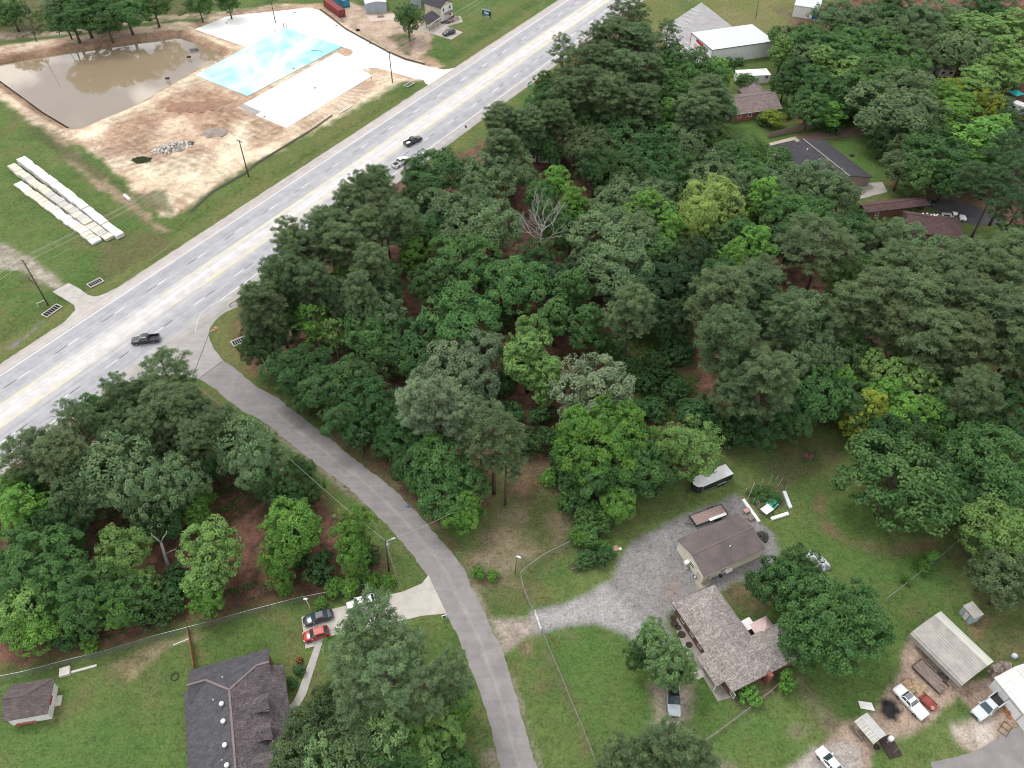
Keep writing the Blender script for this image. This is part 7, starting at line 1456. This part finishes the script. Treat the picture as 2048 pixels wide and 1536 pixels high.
for k in range(5): u = (k+.5)/5; mb.bar((-.27, .9*u, 1.7*u), (.27, .9*u, 1.7*u), .05)
mb.build('frame', STEEL, t)
p = G(*z7(270, 1110)); t = thing('wheelbarrow', 'faded red wheelbarrow on the gravel by the garden plank', 'wheelbarrow', p[:], .6); mb = MB(); mb.loft([[(-.5, -.3, .3), (.45, -.25, .3), (.45, .25, .3), (-.5, .3, .3)], [(-.65, -.4, .62), (.65, -.32, .55), (.65, .32, .55), (-.65, .4, .62)]]); mb.build('tray', mat('faded_red', (.36, .17, .15), (.5, .36, .33), 2, .7), t); MB().tube([(.75, -.05, .2), (.75, .05, .2)], .2, 10).build('wheel', RUBBER, t)
mb = MB()
for s in (-1, 1): mb.bar((.75, s*.1, .2), (-1.2, s*.3, .55), .05)
mb.build('handle', WOOD, t)
p = G(*z7(370, 1290)); t = thing('wooden_crate', 'tan wooden crate between the wheelbarrow and the workshop roof', 'crate', p[:], .5); MB().box(-.55, .55, -.35, .35, 0, .5).build('box', mat('tan_crate', (.42, .29, .2), (.3, .2, .14), 2), t); MB().box(-.57, .57, -.37, .37, .5, .55).build('lid', WOOD, t)
z8 = lambda x, y: (1340+x/9.309, 1060+y/9.309)
p = G(*z8(1075, 785)); t = thing('propane_tank', 'white propane tank under the near wall of the workshop', 'tank', p[:], .45); mb = MB(); mb.tube([(-.75, 0, .55), (-.68, 0, .55), (-.5, 0, .55), (.5, 0, .55), (.68, 0, .55), (.75, 0, .55)], [.1, .3, .4, .4, .3, .1], 14); mb.build('vessel', WHITE, t, smooth=True); mb = MB(); mb.box(-.45, -.35, -.25, .25, 0, .25); mb.box(.35, .45, -.25, .25, 0, .25); mb.build('saddle', STEEL, t)
p = G(*z8(820, 880)); t = thing('plastic_boat', 'small blue moulded tub beside the workshop wall', 'tub', p[:], .6); mb = MB(); n = 16
mb.loft([[(.62*math.cos(a*6.283/n)*k, .42*math.sin(a*6.283/n)*k, z) for a in range(n)] for k, z in ((.8, 0), (1, .5), (1, .55), (.86, .55), (.75, .15))]); mb.build('shell', mat('blue_plastic', (.12, .25, .36), (.16, .3, .42), 2, .4), t)
for a, lb, m in (((930, 800), 'olive barrel standing by the workshop wall', mat('olive_barrel', (.22, .2, .14))), ((940, 860), 'black barrel beside the blue tub at the workshop', PLAST)): p = G(*z8(*a)); t = thing('barrel', lb, 'barrel', p[:]); mb = MB(); mb.tube([(0, 0, 0), (0, 0, .3), (0, 0, .6), (0, 0, .85)], [.28, .31, .31, .28], 12); mb.build('drum', m, t); MB().cyl((0, 0), .24, .851, .87, 12).build('lid', STEEL, t)
p = G(*z8(1660, 450)); t = thing('plastic_chair', 'white plastic chair at the right corner of the workshop', 'chair', p[:], 2.4)
mb = MB(); mb.box(-.25, .25, -.25, .25, .4, .44); mb.build('seat', WHITE, t); mb = MB(); mb.obox((0, .26, .7), (.25, 0, 0), (0, .02, .0), (0, .05, .26)); mb.build('backrest', WHITE, t)
for x in (-.22, .22):
    for y in (-.22, .22): mb = MB(); mb.bar((x, y, 0), (x*.95, y*.95, .4), .045); mb.build('leg', WHITE, t)
heap('yard_clutter', 'clutter of dark machine parts at the right end of the workshop', 'clutter', 1525, 1074, 1.0, .7, DKSTEEL, 8, 26, (.12, .4)); heap('yard_clutter', 'pale clutter heaped beside the workshop end wall', 'clutter', 1377, 1127, 1.1, .7, mat('mixed_clutter', (.55, .53, .48), (.12, .11, .10), 2, .8, lo=.45, hi=.55), 9, 30, (.12, .4), .5, 1.0); heap('yard_clutter', 'white and black clutter at the near corner of the workshop', 'clutter', 1393, 1151, .7, .5, mat('clutter_white', (.7, .7, .7), (.1, .12, .16), 2.5, .7, lo=.48, hi=.52), 10, 14, (.12, .32))
# mulch shrubs along the patio
zz5 = lambda x, y: (1300+x/6.4, 1160+y/6.4)
for i, (x, y) in enumerate(((300, 490), (315, 560), (360, 610), (405, 700), (500, 830))):
    p = G(*zz5(x, y)); R_ = .55+.1*(i % 2); o = MB().cyl((0, 0), R_, .05, .12, 14, R_*.9).build('planting_ring', mat('dark_mulch', (.06, .045, .038), (.03, .024, .02), 3)); o.location = p; tag(o, ORD2[i]+' dark mulch ring from the upper end of the patio', 'mulch ring', 'mulch rings on the patio')
# white sheet, tank, drum, tyre, bed
p = G(1732, 1410, .15); o = MB().add([(-1.05, .55, .12), (.95, .5, .05), (1.2, -.75, .1), (-.9, -.6, .16), (-1.05, .55, .07), (.95, .5, .0), (1.2, -.75, .05), (-.9, -.6, .11)], [(0, 3, 2, 1), (4, 5, 6, 7), (0, 1, 5, 4), (1, 2, 6, 5), (2, 3, 7, 6), (3, 0, 4, 7)]).build('panel_sheet', WHITE); o.location = (p.x, p.y, 0); o.rotation_euler = (0, 0, -.1); tag(o, 'white sheet panel lying on the grass above the corrugated shelter', 'sheet')
p = G(1779.5, 1480); t = thing('water_drum', 'white upright drum on the grass below the corrugated shelter', 'drum', p[:]); mb = MB(); mb.tube([(0, 0, 0), (0, 0, .1), (0, 0, .8), (0, 0, .95)], [.36, .4, .4, .25], 14); mb.build('shell', WHITE, t, smooth=True); MB().bar((-.4, -.3, .2), (-1.3, -1.0, .15), .06).build('spout', OFFW, t)
p = G(1753.5, 1495); o = MB().tube([(math.cos(a*.5236)*.3, math.sin(a*.5236)*.3, .12) for a in range(13)], .12, 8, False).build('old_tyre', RUBBER); o.location = p; tag(o, 'old tyre with pale rim beside the dark planting bed', 'tyre')
board('planting_bed', 'square planting bed of dark soil below the corrugated shelter', 'planting bed', (1768, 1497), (1793, 1489), 3.0, 0, .22, mat('dark_soil', (.055, .042, .038), (.03, .024, .02), 2, .95)); fence('thin rail fence at the side of the dark planting bed', [(1785, 1508), (1798, 1496)], .8, 1.4, None, rail=WOOD, post=WOOD, pr=.04)
p = G(2025.7, 1315); t = thing('water_drum', 'pale blue drum behind the white garage corner', 'drum', p[:]); mb = MB(); mb.tube([(0, 0, 0), (0, 0, .8), (0, 0, .9)], [.42, .42, .3], 14); mb.build('shell', mat('pale_blue_plastic', (.50, .56, .66)), t, smooth=True); MB().cyl((0, 0), .2, .9, .96, 10).build('lid', OFFW, t)
heap('timber_scraps', 'yellowish scrap timber beside the old white sedan', 'scrap timber', 1829, 1376, 1.6, .45, mat('fresh_timber', (.50, .38, .24), (.34, .25, .16), 2), 11, 42, (.15, .6), .6)
heap('scrap_heap', 'grey and brown scrap between the arched carport and white garage', 'scrap heap', 2002, 1345, 2.2, .5, mat('mixed_scrap', (.34, .31, .28), (.16, .10, .07), 1.5), 12, 60, (.15, .6), .6, .6)
heap('scrap_heap', 'rust-orange scrap beside the silver pickup and garage wall', 'scrap heap', 2022, 1423, 1.3, .4, mat('orange_rust', (.36, .17, .07), (.2, .1, .05), 2), 13, 30, (.12, .5), .5, 1.0)
heap('scrap_heap', 'dark scrap wedged between the plank trailer and the carport', 'scrap heap', 1886, 1357, .9, .5, DKSTEEL, 15, 22, (.12, .4))
p0, p1 = G(1859, 1313, .6), G(1922, 1376, .6); d = p1-p0; t = thing('ladder_rack', 'long grey ladder lying beside the arched carport', 'ladder', p0[:2]+(0,), math.atan2(d.y, d.x)); mb = MB(); L = d.length
for s in (-1, 1): mb.bar((0, s*.28, .15), (L, s*.28, .15), .07)
for k in range(24): mb.bar((L*(k+.5)/24, -.28, .15), (L*(k+.5)/24, .28, .15), .045)
mb.build('rails', OFFW, t)
p = G(2010, 1458); t = thing('rusty_grate', 'rusty steel frame flat on the gravel by the lane', 'frame', p[:], .75); mb = MB()
for a, b2 in (((-1, -.6), (1, -.6)), ((1, -.6), (1, .6)), ((1, .6), (-1, .6)), ((-1, .6), (-1, -.6)), ((0, -.6), (0, .6))): mb.bar((*a, .06), (*b2, .06), .07)
mb.build('bars', RUST, t)
# bits on the lower left lawn and elsewhere
t = thing('garden_bench', 'red slatted bench against the front of the white shed', 'bench', G(54, 1447)[:], .2); mb = MB()
for k in range(9): mb.box(-1.35+k*.31, -1.35+k*.31+.2, -.25, .25, .42, .47)
mb.build('seat', mat('red_slats', (.40, .10, .075), (.32, .08, .06), 2), t); mb = MB(); mb.box(-1.4, 1.4, .24, .3, .3, .41); mb.box(-1.4, 1.4, -.3, -.24, .3, .41); mb.build('frame', mat('red_rail', (.36, .1, .07)), t)
for x in (-1.2, 1.2): mb = MB(); mb.box(x-.1, x+.1, -.22, .22, 0, .3); mb.build('leg', CONC, t)
board('storage_box', 'white storage box against the chain-link fence', 'box', (118, 1345), (139, 1339), 1.4, 0, .6, OFFW); board('timber_beam', 'long pale beam on the grass beside the white storage box', 'beam', (142, 1344), (193, 1330), .35, 0, .25, OFFW); board('timber_beam', 'thin white rail lying by the copper-brown fence', 'beam', (346, 1290), (380, 1276), .12, 0, .12); board('timber_beam', 'rusty beam lying on the front lawn beside the pipe fence', 'beam', (1104, 1271), (1115, 1294), .18, 0, .18, RUST)
p = G(350, 1354); o = MB().tube([(math.cos(a*.4189)*.55*(1+.1*(a > 15)), math.sin(a*.4189)*.55*(1+.1*(a > 15)), .06+a*.003) for a in range(31)], .05, 6).build('hose_coil', PLAST); o.location = p; tag(o, 'coiled black hose lying on the lower left lawn', 'hose')
p = G(889, 1238); t = thing('mailbox', 'white-framed mailbox stand at the driveway mouth', 'mailbox', p[:], .3); mb = MB(); mb.bar((-.35, 0, 0), (-.35, 0, 1.2), .12); mb.bar((.35, 0, 0), (.35, 0, 1.2), .12); mb.bar((-.35, 0, 1.2), (.35, 0, 1.2), .12); mb.build('frame', WHITE, t); MB().tube([(0, -.35, 1.0), (0, .35, 1.0)], .16, 10).build('letter_box', PLAST, t)
mb = MB(); rr = random.Random(9); t = thing('flower_bush', 'orange-red flowering bush beside the concrete footpath', 'bush', G(600, 1323)[:]); N_ = 200; rg = np.random.default_rng(4); d = rdir(rg, N_); me = quads_mesh('foliage', d*np.array([.55, .55, .4])+np.array([0, 0, .4]), d+rg.normal(size=d.shape)*.3, .13, .09, rg.random(N_), LEAF, rg); o = bpy.data.objects.new('foliage', me); COL.objects.link(o); o.parent = t; o.color = (.05, .09, .03, 1)
d = rdir(rg, 30); d[:, 2] = abs(d[:, 2]); me = quads_mesh('blossom', d*np.array([.6, .6, .45])+np.array([0, 0, .45]), d, .13, .11, rg.random(30), LEAF, rg); o = bpy.data.objects.new('blossom', me); COL.objects.link(o); o.parent = t; o.color = (.55, .14, .06, 1)
heap('stick_pile', 'reddish pile of sticks in a dark ring on the back lawn', 'stick pile', 1617, 912, .8, .3, mat('red_sticks', (.17, .085, .07), (.11, .06, .05), 3), 16, 46, (.06, .4))
o = MB().bar((-.5, 0, 0), (-.2, .1, .7), .05).bar((-.2, .1, .7), (.5, -.1, .1), .04).bar((.5, -.2, 0), (.7, .3, .8), .05).bar((.1, -.5, .02), (.9, -.3, .05), .05).build('bent_rods', RUST); o.location = G(1090, 1196); tag(o, 'rusty bent rods standing in the front lawn near the gate', 'rods')
board('garden_edging', 'white edging board at the end of the planted patch', 'board', (1219, 1115), (1232, 1104), .15, 0, .2); p = G(1231, 1097); t = thing('paver_stack', 'tan paver slab with white stones at the planted patch', 'pavers', p[:], .5); MB().box(-.8, .5, -.5, .5, 0, .12).build('slab', mat('tan_paver', (.42, .28, .2)), t); MB().tube([(.4, -.7, .15), (.75, -.45, .2)], .25, 8).build('stone', WHITE, t)
sheet('garden_bed', [(1133, 1135), (1160, 1115), (1205, 1090), (1222, 1098), (1226, 1110), (1190, 1125), (1155, 1148)], .015, mat('weedy_bed', (.045, .075, .025), (.09, .08, .04), 1.5, .95, detail=8), jit=.25)
p = G(1157, 1131); t = thing('garden_trellis', 'low wooden trellis frame at the planted patch', 'trellis', p[:], .6); mb = MB(); mb.bar((-1.5, 0, .4), (0, -.5, .4), .06); mb.bar((0, -.5, .4), (1.2, .6, .4), .06); mb.bar((-1.5, 0, 0), (-1.5, 0, .4), .06); mb.bar((1.2, .6, 0), (1.2, .6, .4), .06); mb.bar((0, -.5, 0), (0, -.5, .4), .06); mb.build('frame', mat('tan_timber', (.36, .3, .2)), t)
p = G(1638, 1122); t = thing('boat_hull', 'upturned white and grey boat hull under the oak by the lawn', 'boat', p[:], -.75); mb = MB(); mb.loft([[(x, -w_, 0), (x, -w_*.9, z*.6), (x, 0, z), (x, w_*.9, z*.6), (x, w_, 0)] for x, w_, z in ((-2.1, .75, .7), (-1, .9, .85), (.6, .85, .8), (1.6, .5, .6), (2.2, .05, .3))]); mb.build('hull', mat('hull_grey_white', (.62, .64, .66), (.36, .40, .42), 1, .4), t); MB().bar((-2.1, 0, .76), (1.6, 0, .66), .08).build('keel', WHITE, t)
heap('roof_scrap', 'grey sheet-metal scraps beside the upturned hull under the oak', 'scrap', 1644, 1135, 1.2, .4, STEEL, 18, 14, (.2, .6), .6)
t = thing('picnic_table', 'brown picnic table on the pink slab before the grey hall', 'table', G(761, 33.5)[:], .15); mb = MB(); mb.box(-1.2, 1.2, -.4, .4, .7, .76); mb.build('table_top', WOOD, t)
for s in (-1, 1): mb = MB(); mb.box(-1.2, 1.2, s*.75-.14, s*.75+.14, .42, .47); mb.build('bench', WOOD, t); mb = MB(); mb.bar((s*.9, -.7, 0), (s*.9, .35, .7), .07); mb.bar((s*.9, .7, 0), (s*.9, -.35, .7), .07); mb.build('trestle', WOOD, t)
p = G(716, 61); t = thing('old_tyre', 'old tyre by the silt fence above the slab', 'tyre', p[:]); MB().tube([(math.cos(a*.5236)*.6, math.sin(a*.5236)*.6, .2) for a in range(13)], .2, 8, False).build('ring', RUBBER, t)
heap('porch_clutter', 'mixed garden clutter before the tan two-storey house', 'clutter', 903, 40, 3.0, .8, mat('porch_mix', (.40, .33, .30), (.14, .10, .09), 1.2, .8, lo=.45, hi=.55), 21, 60, (.2, .6), .7, .5); heap('porch_clutter', 'dark clutter by the corner of the lean-to roof', 'clutter', 890, 46, 1.6, .7, DKSTEEL, 22, 30, (.2, .5), .6)
heap('yard_junk', 'scattered junk at the end of the long carport', 'clutter', 1718, 427, 2.2, .5, mat('junk_mix', (.40, .37, .34), (.12, .11, .1), 1.3, .8, lo=.45, hi=.55), 23, 40, (.15, .5), .7)
mb = MB(); t = thing('bucket', 'small red bucket at the corner of the long carport', 'bucket', G(1692, 413)[:]); MB().cyl((0, 0), .3, 0, .6, 10, .38).build('pail', REDS, t)
t = thing('drain_box', 'dark box sunk in the lawn behind the dark-roofed house', 'box', G(1703, 312)[:], .3); MB().box(-.5, .5, -.4, .4, 0, .35).build('body', DKSTEEL, t); MB().box(-.55, .55, -.45, .45, .351, .4).build('lid', PLAST, t)
pipe('verge_culvert', 'small white marker post on the verge by the highway trees', 'post', (1286, 33), (1288.5, 24), .12)
